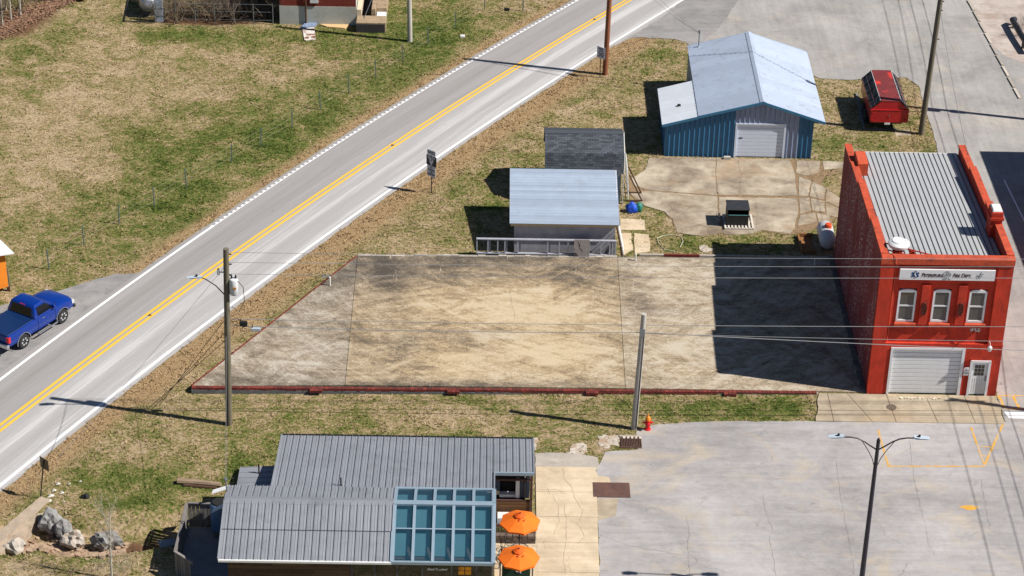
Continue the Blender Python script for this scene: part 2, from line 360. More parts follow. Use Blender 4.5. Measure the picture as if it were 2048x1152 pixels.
def grass_fields(x, y):
    px, py = to_px(x, y)
    g = .27+.55*(fbm(x*.16, y*.16, 2, 4)-.5); d = np.zeros_like(x); s = np.zeros_like(x)
    for bx, by, rx, ry, a, b, c in BLOBS:
        e = np.exp(-((px-bx)/rx)**2-((py-by)/ry)**2); g = g+(a if a > 0 else a*.7)*e; d = d+b*e; s = s+c*e
    rl = np.polyval(np.polyfit(YS, [fL(t) for t in YS], 2), y)-.4; rr = np.polyval(np.polyfit(YS, [fR(t) for t in YS], 2), y)+.4
    dl = (rl-x)*.85; dr = (x-rr)*.85
    s = s+np.where(dl > 0, .75*np.exp(-(dl/1.1)**2), 0)+np.where(dr > 0, .95*np.exp(-(dr/1.5)**2), 0)
    s = s+np.where((dr > 0), .28*np.exp(-(dr/5)**2)*((y > -2)), 0)
    g = g-.25*s
    return np.clip(g, -.2, 1.2), np.clip(d, 0, 1), np.clip(s, 0, 1)

def grid_mesh(name, xs, ys, hf, mat, attrs=None):
    X, Y = np.meshgrid(xs, ys); Z = hf(X, Y); nx, ny = len(xs), len(ys)
    me = bpy.data.meshes.new(name); n = nx*ny
    me.vertices.add(n); me.vertices.foreach_set('co', np.stack([X, Y, Z], -1).reshape(-1).astype(np.float32))
    i = (np.arange(ny-1)[:, None]*nx+np.arange(nx-1)[None]).reshape(-1)
    F = np.stack([i, i+1, i+nx+1, i+nx], -1).reshape(-1); k = len(i)
    me.loops.add(4*k); me.loops.foreach_set('vertex_index', F.astype(np.int32))
    me.polygons.add(k); me.polygons.foreach_set('loop_start', np.arange(0, 4*k, 4, dtype=np.int32))
    me.update(calc_edges=True); me.polygons.foreach_set('use_smooth', np.ones(k, bool))
    if attrs:
        for nm, arr in attrs(X.reshape(-1), Y.reshape(-1)).items():
            a = me.attributes.new(nm, 'FLOAT', 'POINT'); a.data.foreach_set('value', arr.astype(np.float32))
    me.materials.append(mat); return link(name, me)

m_ground = grass_tree('lawn'); m_tuft = grass_tree('grass_blades', True)
far = np.array([300., 140, 90, 60, 45]); xs = np.concatenate([-16-far-15, np.arange(-58, 24.01, .26), 24+far[::-1]]); xs.sort()
ys = np.concatenate([-30-far, np.arange(-24, 60.01, .26), 60+far[::-1]]); ys.sort()
def gattr(x, y):
    g, d, s = grass_fields(x, y); return {'green': g, 'dirt': d, 'straw': s}
tag(grid_mesh('ground', xs, ys, ground_h, m_ground, gattr), kind='structure')

# ------------------------------------------------------------------ paving materials
def asphalt(name, lo, hi, warm=None, streak=(.16, 1.6, 1), scale=.35):
    m, nt, b = new_mat(name); P_ = pos(nt)
    big = noi(nt, P_, scale, 6, .62, .5); mid = noi(nt, P_, 2.2, 6, .7, .4); fine = noi(nt, P_, 45, 3, .75)
    c = mix(nt, ramp(nt, math_(nt, 'MULTIPLY_ADD', math_(nt, 'SUBTRACT', mid, .5), .35, big), [(.3, 0.), (.7, 1.)]), lo, hi)
    if warm:
        w = noi(nt, mapping(nt, P_, (1, 1.5, 1)), .26, 7, .66, 1.0)
        c = mix(nt, ramp(nt, w, [(.52, 0.), (.72, .8)]), c, warm)
    st = noi(nt, mapping(nt, P_, (1, 1.5, 1)), .55, 9, .74, 1.5)
    c = mix(nt, ramp(nt, st, [(.56, 0.), (.74, .42)]), c, scl(lo, .6))
    sk = noi(nt, mapping(nt, P_, streak, (0, 0, -.2)), 1.3, 6, .7, .8)
    c = mix(nt, 1.0, c, ramp(nt, sk, [(.3, .86), (.68, 1.07)]), 'MULTIPLY')
    c = mix(nt, 1.0, c, ramp(nt, fine, [(.3, .82), (.7, 1.1)]), 'MULTIPLY')
    vo = nt.nodes.new('ShaderNodeTexVoronoi'); vo.feature = 'DISTANCE_TO_EDGE'; vo.inputs['Scale'].default_value = .17
    dv = nt.nodes.new('ShaderNodeVectorMath'); dv.operation = 'ADD'
    nc = nt.nodes.new('ShaderNodeTexNoise'); nc.inputs['Scale'].default_value = .9; nc.inputs['Detail'].default_value = 6; L(nt, P_, nc.inputs['Vector'])
    sc_ = nt.nodes.new('ShaderNodeVectorMath'); sc_.operation = 'SCALE'; sc_.inputs['Scale'].default_value = 1.6; L(nt, nc.outputs['Color'], sc_.inputs[0])
    L(nt, P_, dv.inputs[0]); L(nt, sc_.outputs[0], dv.inputs[1]); L(nt, dv.outputs[0], vo.inputs['Vector'])
    brk = noi(nt, P_, .45, 3, .5)
    ck = math_(nt, 'MULTIPLY', ramp(nt, vo.outputs['Distance'], [(.0, 1.), (.0035, 0.)]), ramp(nt, brk, [(.5, 0.), (.56, .5)]))
    c = mix(nt, ck, c, scl(lo, .35))
    L(nt, c, b.inputs['Base Color']); b.inputs['Roughness'].default_value = .9; b.inputs['Specular IOR Level'].default_value = .25
    bump(nt, b, fine, .25, .01); return m
m_lot = asphalt('lot_asphalt', C(158, 154, 154), C(204, 199, 199), C(206, 190, 168), scale=.16)
m_street = asphalt('street_asphalt', C(156, 153, 151), C(190, 186, 182), C(198, 186, 172), (1.5, .12, 1), scale=.25)
m_pull = asphalt('pull_off_asphalt', C(140, 138, 138), C(176, 172, 170), None, scale=.8)
def road_mat():
    m, nt, b = new_mat('road_asphalt'); uv = nt.nodes.new('ShaderNodeUVMap'); uv.uv_map = 'UVMap'
    sep = nt.nodes.new('ShaderNodeSeparateXYZ'); L(nt, uv.outputs[0], sep.inputs[0])
    v = sep.outputs['Y']                                    # metres across, 0 on the centre line
    tracks = noi(nt, mapping(nt, uv.outputs[0], (.03, 1.1, 1)), 1.4, 5, .6)
    fine_s = noi(nt, mapping(nt, uv.outputs[0], (.12, 3.5, 1)), 2.2, 6, .7)
    side = ramp(nt, math_(nt, 'MULTIPLY_ADD', v, .125, .5), [(.0, .58), (.20, .70), (.30, .56), (.40, .70), (.49, .62), (.51, .84), (.66, .98), (.72, .82), (.86, .95), (1.0, .74)])
    f = math_(nt, 'MULTIPLY_ADD', math_(nt, 'SUBTRACT', tracks, .5), .45, side)
    f = math_(nt, 'MULTIPLY_ADD', math_(nt, 'SUBTRACT', fine_s, .5), .34, f)
    c = ramp(nt, f, [(.2, C(126, 123, 121)), (.55, C(158, 154, 152)), (.9, C(186, 183, 182)), (1.15, C(212, 209, 208))])
    P_ = pos(nt); fine = noi(nt, P_, 40, 3, .75)
    c = mix(nt, 1.0, c, ramp(nt, fine, [(.3, .86), (.7, 1.08)]), 'MULTIPLY')
    sp = noi(nt, P_, 5, 2, .5); c = mix(nt, ramp(nt, sp, [(.74, 0.), (.78, .5)]), c, C(90, 88, 90))
    L(nt, c, b.inputs['Base Color']); b.inputs['Roughness'].default_value = .9; b.inputs['Specular IOR Level'].default_value = .25; bump(nt, b, fine, .2, .01)
    return m
m_road = road_mat()
def strip(name, lines, zf, mat, ys_, parent=None, kind='structure'):   # ribbons that follow the road: lines = list of (left fn, right fn)
    vs = []; fs = []; uv = []
    for (a, b_) in lines:
        o = len(vs)
        for i, y in enumerate(ys_):
            vs += [(a(y), y, zf), (b_(y), y, zf)]; uv += [(y*1.17, (a(y)-fC(y))*.86), (y*1.17, (b_(y)-fC(y))*.86)]
            if i: fs.append((o+2*i-2, o+2*i-1, o+2*i+1, o+2*i))
    me = bpy.data.meshes.new(name); me.from_pydata(vs, [], fs); u = me.uv_layers.new(name='UVMap')
    for lp in me.loops: u.data[lp.index].uv = uv[lp.vertex_index]
    me.materials.append(mat); o = link(name, me, parent)
    if kind: o['kind'] = kind
    return o
def edge_noise(fn, k, s): return lambda y: fn(y)+k+.09*mnoise.noise((y*1.1, s, 0))+.05*mnoise.noise((y*4, s, 2))
fine_y = np.arange(-30, 75.1, .25)
strip('road', [(edge_noise(fL, -.42, 1), edge_noise(fR, .42, 5))], .012, m_road, fine_y)
m_white = M('road_paint_white', C(242, 242, 244, .85), .8, .08, 6, wear=C(190, 188, 190), wscale=5, wlo=.58, whi=.72)
m_yellow = M('road_paint_yellow', C(246, 184, 50, .9), .8, .06, 5, wear=C(190, 170, 120), wscale=5, wlo=.62, whi=.8)
strip('road_edge_line', [(lambda y: fR(y)-.1, lambda y: fR(y)+.1)], .017, m_white, fine_y)
strip('road_edge_line', [(lambda y: fL(y)-.09, lambda y: fL(y)+.09)], .017, m_white, np.arange(-30, 16.6, .25)); strip('road_edge_line', [(lambda y: fL(y)+.0, lambda y: fL(y)+.06)], .017, m_white, np.arange(16.5, 75, .25))
tk = MB()
for y in np.arange(16.5, 58, .36):                       # raised ticks along the far edge line
    x = fL(y)+.0; d = Vector((fL(y+.1)-fL(y-.1), .2, 0)).normalized(); n = Vector((d.y, -d.x, 0))
    p = Vector((x, y, 0)); tk.prism([tuple((p-d*.09+n*.0)[:2]), tuple((p+d*.09)[:2]), tuple((p+d*.09-n*.13)[:2]), tuple((p-d*.09-n*.13)[:2])], .013, .021)
o = tk.build('rumble_mark', m_white); o['kind'] = 'structure'
strip('road_centre_line', [(lambda y: fC(y)-.27, lambda y: fC(y)-.09), (lambda y: fC(y)+.09, lambda y: fC(y)+.27)], .017, m_yellow, fine_y)
m_refl = M('reflector_housing', C(120, 80, 60), .5)
for px, py in ((300, 631), (785, 291), (1189, 39)):
    x, y = G(px, py); mk = MB(); mk.prism([(x-.09, y-.07), (x+.09, y-.07), (x+.06, y+.07), (x-.06, y+.07)], .017, .05)
    tag(mk.build('road_reflector', m_refl), 'small raised road reflector between the yellow lines, ' + {300: 'nearest the blue pickup', 785: 'level with the route sign', 1189: 'near the speed limit sign'}[px], 'road reflector', 'reflectors along the centre line')
def sheet_poly(name, poly, z, mat, kind='structure', parent=None, jit=.1, step=.5, thick=0):
    p = jitter(poly, jit, step) if jit else poly
    mb = MB()
    if thick: mb.prism(p, z-thick, z)
    else: mb.add([(x, y, z) for x, y in p], [tuple(range(len(p)))])
    o = mb.build(name, mat, parent)
    if not thick:
        if o.data.polygons[0].normal.z < 0: o.data.flip_normals()
    if kind: o['kind'] = kind
    return o
sheet_poly('pull_off', pull_poly, .007, m_pull, jit=.22)
sheet_poly('side_street', north_poly, .009, m_street, jit=.07)
lot = sheet_poly('parking_lot', lot_poly, .014, m_lot, jit=.06)
# ------------------------------------------------------------------ concrete slab (tilted three-panel foundation slab)
def slab_mat():
    m, nt, b = new_mat('weathered_concrete'); P_ = pos(nt)
    a = nt.nodes.new('ShaderNodeAttribute'); a.attribute_name = 'tan'; ta = a.outputs['Fac']
    a = nt.nodes.new('ShaderNodeAttribute'); a.attribute_name = 'dark'; da = a.outputs['Fac']
    sw = noi(nt, mapping(nt, P_, (.8, 1.5, 1)), .5, 9, .66, 1.2); sw2 = noi(nt, mapping(nt, P_, (1.0, 1.5, 1), (0, 0, .5)), 3.4, 8, .7, 2.2); fine = noi(nt, P_, 30, 4, .8)
    sw3 = noi(nt, mapping(nt, P_, (.8, 1.5, 1), (0, 0, -.3)), 7.5, 6, .75, 3.0)
    f = math_(nt, 'MULTIPLY_ADD', math_(nt, 'SUBTRACT', sw, .5), 1.7, math_(nt, 'ADD', da, -.02))
    f = math_(nt, 'MULTIPLY_ADD', math_(nt, 'SUBTRACT', sw2, .5), 1.6, f)
    f = math_(nt, 'MULTIPLY_ADD', math_(nt, 'SUBTRACT', sw3, .5), 1.1, f)
    sp1 = sweep(nt, (-19, -6)); sp2 = sweep(nt, (-26, 22), 1.8, 1.3); sp3 = sweep(nt, (-10, 20), 2.6, 1.0)
    msk = ramp(nt, noi(nt, P_, .28, 3, .5), [(.42, 0.), (.58, 1.)])
    spx = nt.nodes.new('ShaderNodeMix'); spx.data_type = 'FLOAT'; L(nt, msk, spx.inputs[0]); L(nt, sp1, spx.inputs[2]); L(nt, sp2, spx.inputs[3])
    f = math_(nt, 'MULTIPLY_ADD', math_(nt, 'SUBTRACT', spx.outputs[0], .5), 1.15, f)
    f = math_(nt, 'MULTIPLY_ADD', math_(nt, 'SUBTRACT', sp3, .5), .8, f)
    grey = ramp(nt, f, [(.0, C(206, 196, 180)), (.33, C(166, 154, 138)), (.6, C(136, 125, 111)), (.95, C(86, 80, 73))])
    tan = ramp(nt, f, [(.0, C(216, 196, 164)), (.34, C(184, 160, 126)), (.6, C(140, 124, 103)), (.95, C(92, 84, 76))])
    c = mix(nt, math_(nt, 'MULTIPLY_ADD', math_(nt, 'SUBTRACT', sw, .5), 1.6, ta, True), grey, tan)
    scr = noi(nt, mapping(nt, P_, (6, .5, 1), (0, 0, .15)), 1.6, 4, .6, .6)
    c = mix(nt, ramp(nt, scr, [(.64, 0.), (.72, .6)]), c, C(226, 214, 194))
    c = mix(nt, 1.0, c, ramp(nt, fine, [(.28, .78), (.7, 1.1)]), 'MULTIPLY')
    L(nt, c, b.inputs['Base Color']); b.inputs['Roughness'].default_value = .9; b.inputs['Specular IOR Level'].default_value = .2
    bump(nt, b, math_(nt, 'ADD', fine, sw2), .3, .015); return m
m_slab = slab_mat()
SLB = [(850, 600, 170, 70, .2, -.22), (1080, 600, 120, 60, .3, -.3), (900, 545, 220, 28, -.1, .42), (760, 540, 60, 40, -.25, .4), (1150, 555, 90, 30, 0, .25), (1000, 730, 200, 40, .2, -.2), (890, 715, 50, 30, .5, -.1),
       (820, 690, 40, 40, 0, .3), (910, 690, 40, 24, 0, .28), (1000, 650, 120, 20, -.1, .25), (740, 690, 50, 60, .1, .15), (1110, 700, 90, 30, .4, -.35), (780, 600, 60, 40, -.1, .2), (1050, 640, 150, 22, .4, -.3), (950, 770, 300, 10, -.3, .35), (1000, 515, 300, 14, -.3, .35),
       (660, 570, 40, 40, -.2, .25), (560, 720, 80, 40, .05, -.05), (620, 640, 50, 30, 0, .1), (500, 760, 90, 14, -.1, .3), (1330, 690, 70, 60, .1, -.08), (1340, 560, 60, 40, .1, -.1), (1280, 600, 30, 30, -.1, .15), (1300, 620, 70, 16, -.1, .2), (1370, 740, 50, 20, .1, -.1)]
slab_root = thing('foundation_slab', 'x', 'x', (0, 0, 0)); del slab_root['label']; del slab_root['category']; slab_root['kind'] = 'structure'
def slab_panel(a, b, c, d, base_tan, base_dark, n=70):        # front-left, front-right, back-right, back-left
    vs = []; ta = []; da = []
    for j in range(n+1):
        for i in range(n+1):
            u, v = i/n, j/n
            x = (a[0]*(1-u)+b[0]*u)*(1-v)+(d[0]*(1-u)+c[0]*u)*v; y = (a[1]*(1-u)+b[1]*u)*(1-v)+(d[1]*(1-u)+c[1]*u)*v
            vs.append((x, y, slab_z(x)))
    X = np.array(vs); px, py = to_px(X[:, 0], X[:, 1], .2); t = np.full(len(X), base_tan); k = np.full(len(X), base_dark)
    for bx, by, rx, ry, q, w in SLB:
        e = np.exp(-((px-bx)/rx)**2-((py-by)/ry)**2); t += q*e; k += (w if w > 0 else w*.8)*e
    fs = [(j*(n+1)+i, j*(n+1)+i+1, (j+1)*(n+1)+i+1, (j+1)*(n+1)+i) for j in range(n) for i in range(n)]
    o = len(vs); rim = [(0, n), (n*(n+1)+n, 0)]
    ring = [i for i in range(n+1)]+[j*(n+1)+n for j in range(1, n+1)]+[n*(n+1)+i for i in range(n-1, -1, -1)]+[j*(n+1) for j in range(n-1, 0, -1)]
    low = [(vs[i][0], vs[i][1], vs[i][2]-.35) for i in ring]; m_ = len(ring); vs += low
    fs += [(ring[i], o+i, o+(i+1) % m_, ring[(i+1) % m_]) for i in range(m_)]
    me = bpy.data.meshes.new('slab_panel'); me.from_pydata(vs, [], fs)
    for nm, arr in (('tan', t), ('dark', k)):
        at = me.attributes.new(nm, 'FLOAT', 'POINT'); at.data.foreach_set('value', np.concatenate([arr, np.zeros(m_)+.3]).astype(np.float32))
    me.materials.append(m_slab); return link('slab_panel', me, slab_root)
e_ = .012
slab_panel(S_FL, (S1f[0]-e_, S1f[1]), (S1b[0]-e_, S1b[1]), S_BL, .14, .36)
slab_panel((S1f[0]+e_, S1f[1]), (S2f[0]-e_, S2f[1]), (S2b[0]-e_, S2b[1]), (S1b[0]+e_, S1b[1]), .72, .36)
slab_panel((S2f[0]+e_, S2f[1]), S_FR, S_BR, (S2b[0]+e_, S2b[1]), .36, .28)
m_crack = M('crack_dark', C(108, 102, 96), .95, .3, 8)
def crack(pts, w, parent, zf, name='crack'):
    q = []
    for (a, b_) in zip(pts[:-1], pts[1:]):
        k = max(2, int(math.dist(a, b_)/.22))
        for j in range(k):
            t = j/k; x = a[0]+(b_[0]-a[0])*t; y = a[1]+(b_[1]-a[1])*t
            q.append((x+.09*mnoise.noise((x*2.3, y*2.3, 1)), y+.09*mnoise.noise((x*2.3, y*2.3, 8))))
    q.append(pts[-1]); vs = []; fs = []
    for i, p in enumerate(q):
        a = Vector(q[max(i-1, 0)]); b_ = Vector(q[min(i+1, len(q)-1)]); d = (b_-a).normalized(); n = Vector((-d.y, d.x))*w*.7*(.25+1.1*abs(mnoise.noise((p[0]*3, p[1]*3, 5))))
        vs += [(p[0]+n.x, p[1]+n.y, zf(p[0])), (p[0]-n.x, p[1]-n.y, zf(p[0]))]
        if i: fs.append((2*i-2, 2*i-1, 2*i+1, 2*i))
    return MB().add(vs, fs).build(name, m_crack, parent)
for pts in ([(1024, 655), (1010, 690), (1005, 705), (1020, 730), (1025, 770)], [(1018, 560), (1022, 600), (1030, 640)], [(705, 618), (715, 613), (735, 616)]):
    crack([GS(*p) for p in pts], .012, slab_root, lambda x: slab_z(x)+.004)
for pts in ([(1672, 920), (1676, 960), (1683, 1000), (1690, 1040), (1700, 1090), (1708, 1150)], [(1818, 880), (1828, 960), (1840, 1010), (1850, 1050), (1858, 1090), (1868, 1110)],
            [(1372, 1030), (1378, 1060), (1375, 1095), (1380, 1152)], [(1198, 1070), (1260, 1092), (1320, 1103), (1370, 1112)], [(1538, 1070), (1545, 1110), (1552, 1152)], [(1962, 960), (1970, 1010), (1980, 1060)], [(1525, 990), (1530, 1020), (1545, 1060)]):
    crack([G(*p) for p in pts], .012, lot, lambda x: .019)
sheet_poly('asphalt_patch', GP([(1262, 74), (1330, 30), (1400, -30), (1500, -30), (1440, 55), (1392, 92), (1350, 78)]), .0135, asphalt('dark_asphalt', C(140, 138, 138), C(174, 170, 168)), jit=.12)
m_lime = M('lime_patch', C(208, 198, 186), .95, .15, 3, wear=C(176, 150, 126), wscale=1.6, wlo=.45, whi=.6)
for q_ in ([(1205, 872), (1238, 870), (1240, 893), (1205, 897), (1196, 886)], [(1130, 905), (1150, 888), (1172, 890), (1176, 905), (1160, 915)], [(1398, 492), (1412, 490), (1420, 497), (1432, 498), (1410, 504)], [(1066, 876), (1074, 876), (1072, 900), (1066, 900)]): sheet_poly('lime_patch', GP(q_), .006, m_lime, jit=.3, step=.15)
# lot paint
paint = [([(1756, 860), (1777, 933)], .05), ([(1777, 933), (1968, 933)], .05), ([(1968, 933), (2006, 848)], .06), ([(1942, 855), (1968, 930)], .05), ([(1955, 893), (1984, 895)], .05), ([(1963, 912), (1978, 914)], .05)]
m_yel2 = M('lot_paint_yellow', C(228, 172, 70), .85, .12, 4, wear=C(196, 184, 168), wscale=2.5, wlo=.48, whi=.6)
pm = MB()
for i, (ps, w) in enumerate(paint):
    a, b_ = [Vector(G(*p)) for p in ps]; d = (b_-a).normalized(); n = Vector((-d.y, d.x))*w
    pm.add([(*(a-n), .0185+i*.0006), (*(b_-n), .0185+i*.0006), (*(b_+n), .0185+i*.0006), (*(a+n), .0185+i*.0006)], [(0, 1, 2, 3)])
xq, yq = G(1940, 1016); pts = [(xq+.45*math.cos(t)*(1+.3*math.sin(3*t)), yq+.2*math.sin(t)) for t in np.linspace(0, 2*math.pi, 18)[:-1]]
pm.add([(x, y, .0185) for x, y in pts], [tuple(range(len(pts)))])
pm.build('parking_stripe', m_yel2, lot)
pm = MB()
for i, (a, b_, c, d) in enumerate([((6.72, -.02), (8.4, .02), (8.4, .12), (6.72, .08)), ((6.72, .08), (6.88, .08), (6.98, -1.2), (6.82, -1.2)), ((7.45, .08), (7.6, .08), (7.72, -1.2), (7.57, -1.2)), ((6.82, -1.12), (8.4, -1.14), (8.4, -1.24), (6.82, -1.22))]):
    pm.add([(*p, .0135+.0006*i) for p in (a, b_, c, d)], [(0, 1, 2, 3)])
pm.build('parking_stripe', m_yel2, lot)
pm = MB(); pm.add([(6.8, -1.45, .0138), (9.5, -1.5, .0138), (9.5, -2.1, .0138), (6.95, -2.05, .0138)], [(0, 1, 2, 3)]); pm.build('stop_bar', m_white, lot)
st_l = MB(); a, b_ = Vector(G(2008, 360)), Vector(G(2060, 465)); n = Vector((.05, 0)); st_l.add([(*(a-n), .0135), (*(b_-n), .0135), (*(b_+n), .0135), (*(a+n), .0135)], [(0, 1, 2, 3)]); o = st_l.build('street_line', m_white); o['kind'] = 'structure'
# sidewalk slabs in front of the station
m_walk = asphalt('sidewalk_concrete', C(168, 154, 134), C(204, 188, 164), C(196, 168, 134), scale=.9)
wk = thing('sidewalk', 'x', 'x', (0, 0, 0)); del wk['label']; del wk['category']; wk['kind'] = 'structure'
cut = [(-2.6, -2.95), (-1.75, -2.0), (.1, -.05), (2.12, 2.3), (4.05, 4.35), (5.75, 5.85), (6.7, 6.62)]
cuts = [(-2.45, -2.92), (-2.02, -2.0), (-1.0, -.05), (1.0, 1.15), (3.0, 3.25), (5.0, 5.15), (6.72, 6.6)]
for (a, a2), (b_, b2) in zip(cuts[:-1], cuts[1:]):
    p = [(a+.014, -.06), (b_-.014, -.06), (b2-.014, -2.6), (a2+.014, -2.6)]
    if b_ > 6.5: p = p[:1]+jitter([p[1], p[2]], .14, .25, False)+[p[2], p[3]]
    if a < -2.4: p = p[:3]+jitter([p[3], p[0]], .12, .25, False)
    MB().prism(p, -.1, .045).build('paving_slab', m_walk, wk)
rg = MB(); cx, cy = G(1783, 816); rg.lathe([(.26, .046), (.26, .06), (.2, .06), (.2, .05)], (cx, cy, 0), 18); rg.build('valve_cover', M('old_iron', C(110, 96, 84), .8, .2), wk)
m_rub = M('rubble_pale', C(226, 214, 194), .9, .2, 5, rnd=.25)
ap = MB(); ap.prism([(1.02, -.05), (4.7, -.05), (4.68, -.38), (1.1, -.36)], .0, .055); ap.build('threshold', M('threshold_concrete', C(190, 172, 144), .9, .2, 3), wk)
for i in range(46):
    x = random.choice([random.uniform(1.6, 2.9), random.uniform(3.2, 4.6)]); y = -.36-random.random()*.12; r = random.uniform(.04, .09)
    st = MB(); st.prism([(x+r*math.cos(t+i)*random.uniform(.7, 1.2), y+.6*r*math.sin(t+i)) for t in (0, 1.2, 2.5, 3.8, 5)], .03, .055+random.uniform(.01, .05)); st.build('stone', m_rub, wk)
# patio path east of the brewery: four pale slabs with cracks
m_path = asphalt('pale_path_concrete', C(206, 186, 158), C(238, 218, 188), C(218, 190, 152), scale=.7)
ph = thing('footpath', 'x', 'x', (0, 0, 0)); del ph['label']; del ph['category']; ph['kind'] = 'structure'
rows = [-6.95, -9.05, -11.05, -13.05, -15.3, -18.6]; mid_x = [-15.6, -15.55, -15.5, -15.5, -15.5]
for i in range(5):
    t = rows[i]-.01; u = rows[i+1]+.01
    for xa, xb in ((-17.05, -14.12-.025*i),):
        MB().prism([(xa, t), (xb, t), (xb-(.02 if xb > -15 else 0), u), (xa, u)], -.1, .04).build('paving_slab', m_path, ph)
for pts in ([(1126, 938), (1128, 960), (1145, 978), (1150, 1000), (1165, 1022), (1158, 1042)], [(1152, 1045), (1162, 1062), (1168, 1075), (1155, 1090)], [(1128, 1010), (1133, 1048), (1131, 1085), (1128, 1120), (1131, 1150)], [(1072, 983), (1095, 981), (1110, 980), (1125, 985)], [(1105, 990), (1115, 1010), (1118, 1040), (1108, 1070)], [(1095, 978), (1100, 990)]):
    crack([G(*p) for p in pts], .014, ph, lambda x: .045)
m_patch = asphalt('grey_patch_concrete', C(176, 168, 158), C(206, 196, 184), scale=1.2)
sheet_poly('concrete_patch', path2_poly, .03, m_patch, jit=.12, thick=.06)
sheet_poly('concrete_patch', GP([(1192, 942), (1195, 952), (1218, 955), (1222, 968), (1188, 968)]), .022, m_path, jit=.06, thick=.04)
sheet_poly('concrete_patch', GP([(1193, 997), (1236, 997), (1232, 1032), (1195, 1042)]), .024, m_walk, jit=.06, thick=.04)
# yard slabs
m_yard = asphalt('yard_concrete', C(134, 119, 102), C(214, 200, 178), C(186, 156, 124), scale=.55)
yd = thing('yard_paving', 'x', 'x', (0, 0, 0)); del yd['label']; del yd['category']; yd['kind'] = 'structure'
ycells = [[(1298, 317), (1432, 316), (1431, 352), (1434, 391), (1300, 381), (1268, 372), (1262, 358), (1290, 342)], [(1434, 316), (1580, 320), (1590, 350), (1594, 392), (1436, 390), (1432, 352)],
          [(1258, 386), (1300, 383), (1434, 393), (1436, 440), (1446, 466), (1400, 472), (1354, 466), (1346, 440), (1330, 424), (1290, 412)], [(1438, 395), (1594, 397), (1596, 420), (1590, 455), (1580, 468), (1545, 463), (1524, 460), (1500, 468), (1448, 470), (1438, 440)],
          [(1594, 321), (1640, 323), (1638, 345), (1610, 352), (1592, 346)], [(1646, 322), (1692, 324), (1692, 336), (1648, 340)], [(1598, 354), (1622, 362), (1616, 392), (1597, 394)], [(1625, 364), (1650, 376), (1648, 400), (1619, 393)], [(1653, 378), (1682, 398), (1680, 416), (1651, 403)], [(1598, 397), (1618, 396), (1622, 422), (1600, 428)], [(1621, 397), (1649, 403), (1650, 424), (1625, 422)], [(1652, 407), (1680, 419), (1676, 436), (1653, 430)], [(1600, 431), (1630, 426), (1634, 445), (1597, 452)], [(1633, 427), (1660, 432), (1658, 450), (1637, 446)]]
sheet_poly('yard_base', yard_poly, .010, M('yard_soil', C(150, 124, 96), .95, .3, 5, wear=C(96, 92, 56), wscale=3), jit=.1)
for c_ in ycells: MB().prism(jitter(GP(c_), .05, .3), -.08, .026).build('paving_slab', m_yard, yd)
for c_ in ([(1240, 438), (1288, 440), (1291, 461), (1240, 460)], [(1240, 467), (1262, 467), (1266, 500), (1246, 510)], [(1268, 467), (1298, 470), (1300, 503), (1270, 508)]):
    MB().prism(jitter(GP(c_), .08, .3), -.08, .03).build('paving_slab', m_path, yd)
for pts in ([(1476, 322), (1482, 350), (1478, 385)], [(1510, 398), (1515, 430), (1512, 460)], [(1330, 395), (1345, 420), (1380, 428)], [(1612, 380), (1630, 410), (1660, 412)], [(1625, 372), (1635, 400), (1628, 425)], [(1604, 400), (1640, 405), (1676, 408)]):
    crack([G(*p) for p in pts], .02, yd, lambda x: .031)

# ------------------------------------------------------------------ shared materials
m_red = M('red_stucco', C(204, 60, 36, .8), .85, .24, 1.6, bmp=.6, bscale=12, wear=C(138, 36, 28), wscale=1.3, wlo=.5, whi=.78, stretch=(1, 1, .55))
m_redtop = M('red_coping', C(200, 82, 52, .8), .85, .26, 2.5, bmp=.5, bscale=10, wear=C(112, 66, 54), wscale=2.2, wlo=.54, whi=.72)
m_whitep = M('white_paint', C(240, 240, 242, .8), .55, .05, 3)
m_whited = M('white_dull', C(226, 226, 226, .8), .8, .1, 4, wear=C(170, 164, 158), wlo=.6, whi=.8)
m_black = M('black_paint', (.012, .012, .013), .5, .3, 4)
m_dark = M('dark_interior', (.01, .01, .011), .9, .2, 4)
m_steel = M('galvanised', C(150, 156, 162), .45, .15, 6, metal=.6)
m_wire = M('wire_black', (.016, .016, .017), .6, .1)
m_wood_dark = M('dark_timber', C(92, 66, 50), .85, .3, 4, stretch=(1, 1, .3))
def glass(name, col, rough=.08, spec=.6):
    m, nt, b = new_mat(name); P_ = pos(nt)
    c = mix(nt, noi(nt, P_, 1.3, 3, .5), scl(col, .8), scl(col, 1.2)); L(nt, c, b.inputs['Base Color'])
    b.inputs['Roughness'].default_value = rough; b.inputs['Specular IOR Level'].default_value = spec; return m
m_glass_st = glass('station_glass', C(96, 92, 86))
m_glass_dk = glass('dark_glass', (.012, .014, .016), .05, .8)
def rpanel(O, U, V, N, w, h=.04, minor=0, t=.03, rw=.035):
    pr = [(.004, 0)]
    if minor: pr += [(w*.5-.03, 0), (w*.5-.015, minor), (w*.5+.015, minor), (w*.5+.03, 0)]
    pr += [(w-rw-.02, 0), (w-rw, h), (w-.012, h), (w-.004, 0)]
    return MB().sheet(O, U, V, N, pr, t)
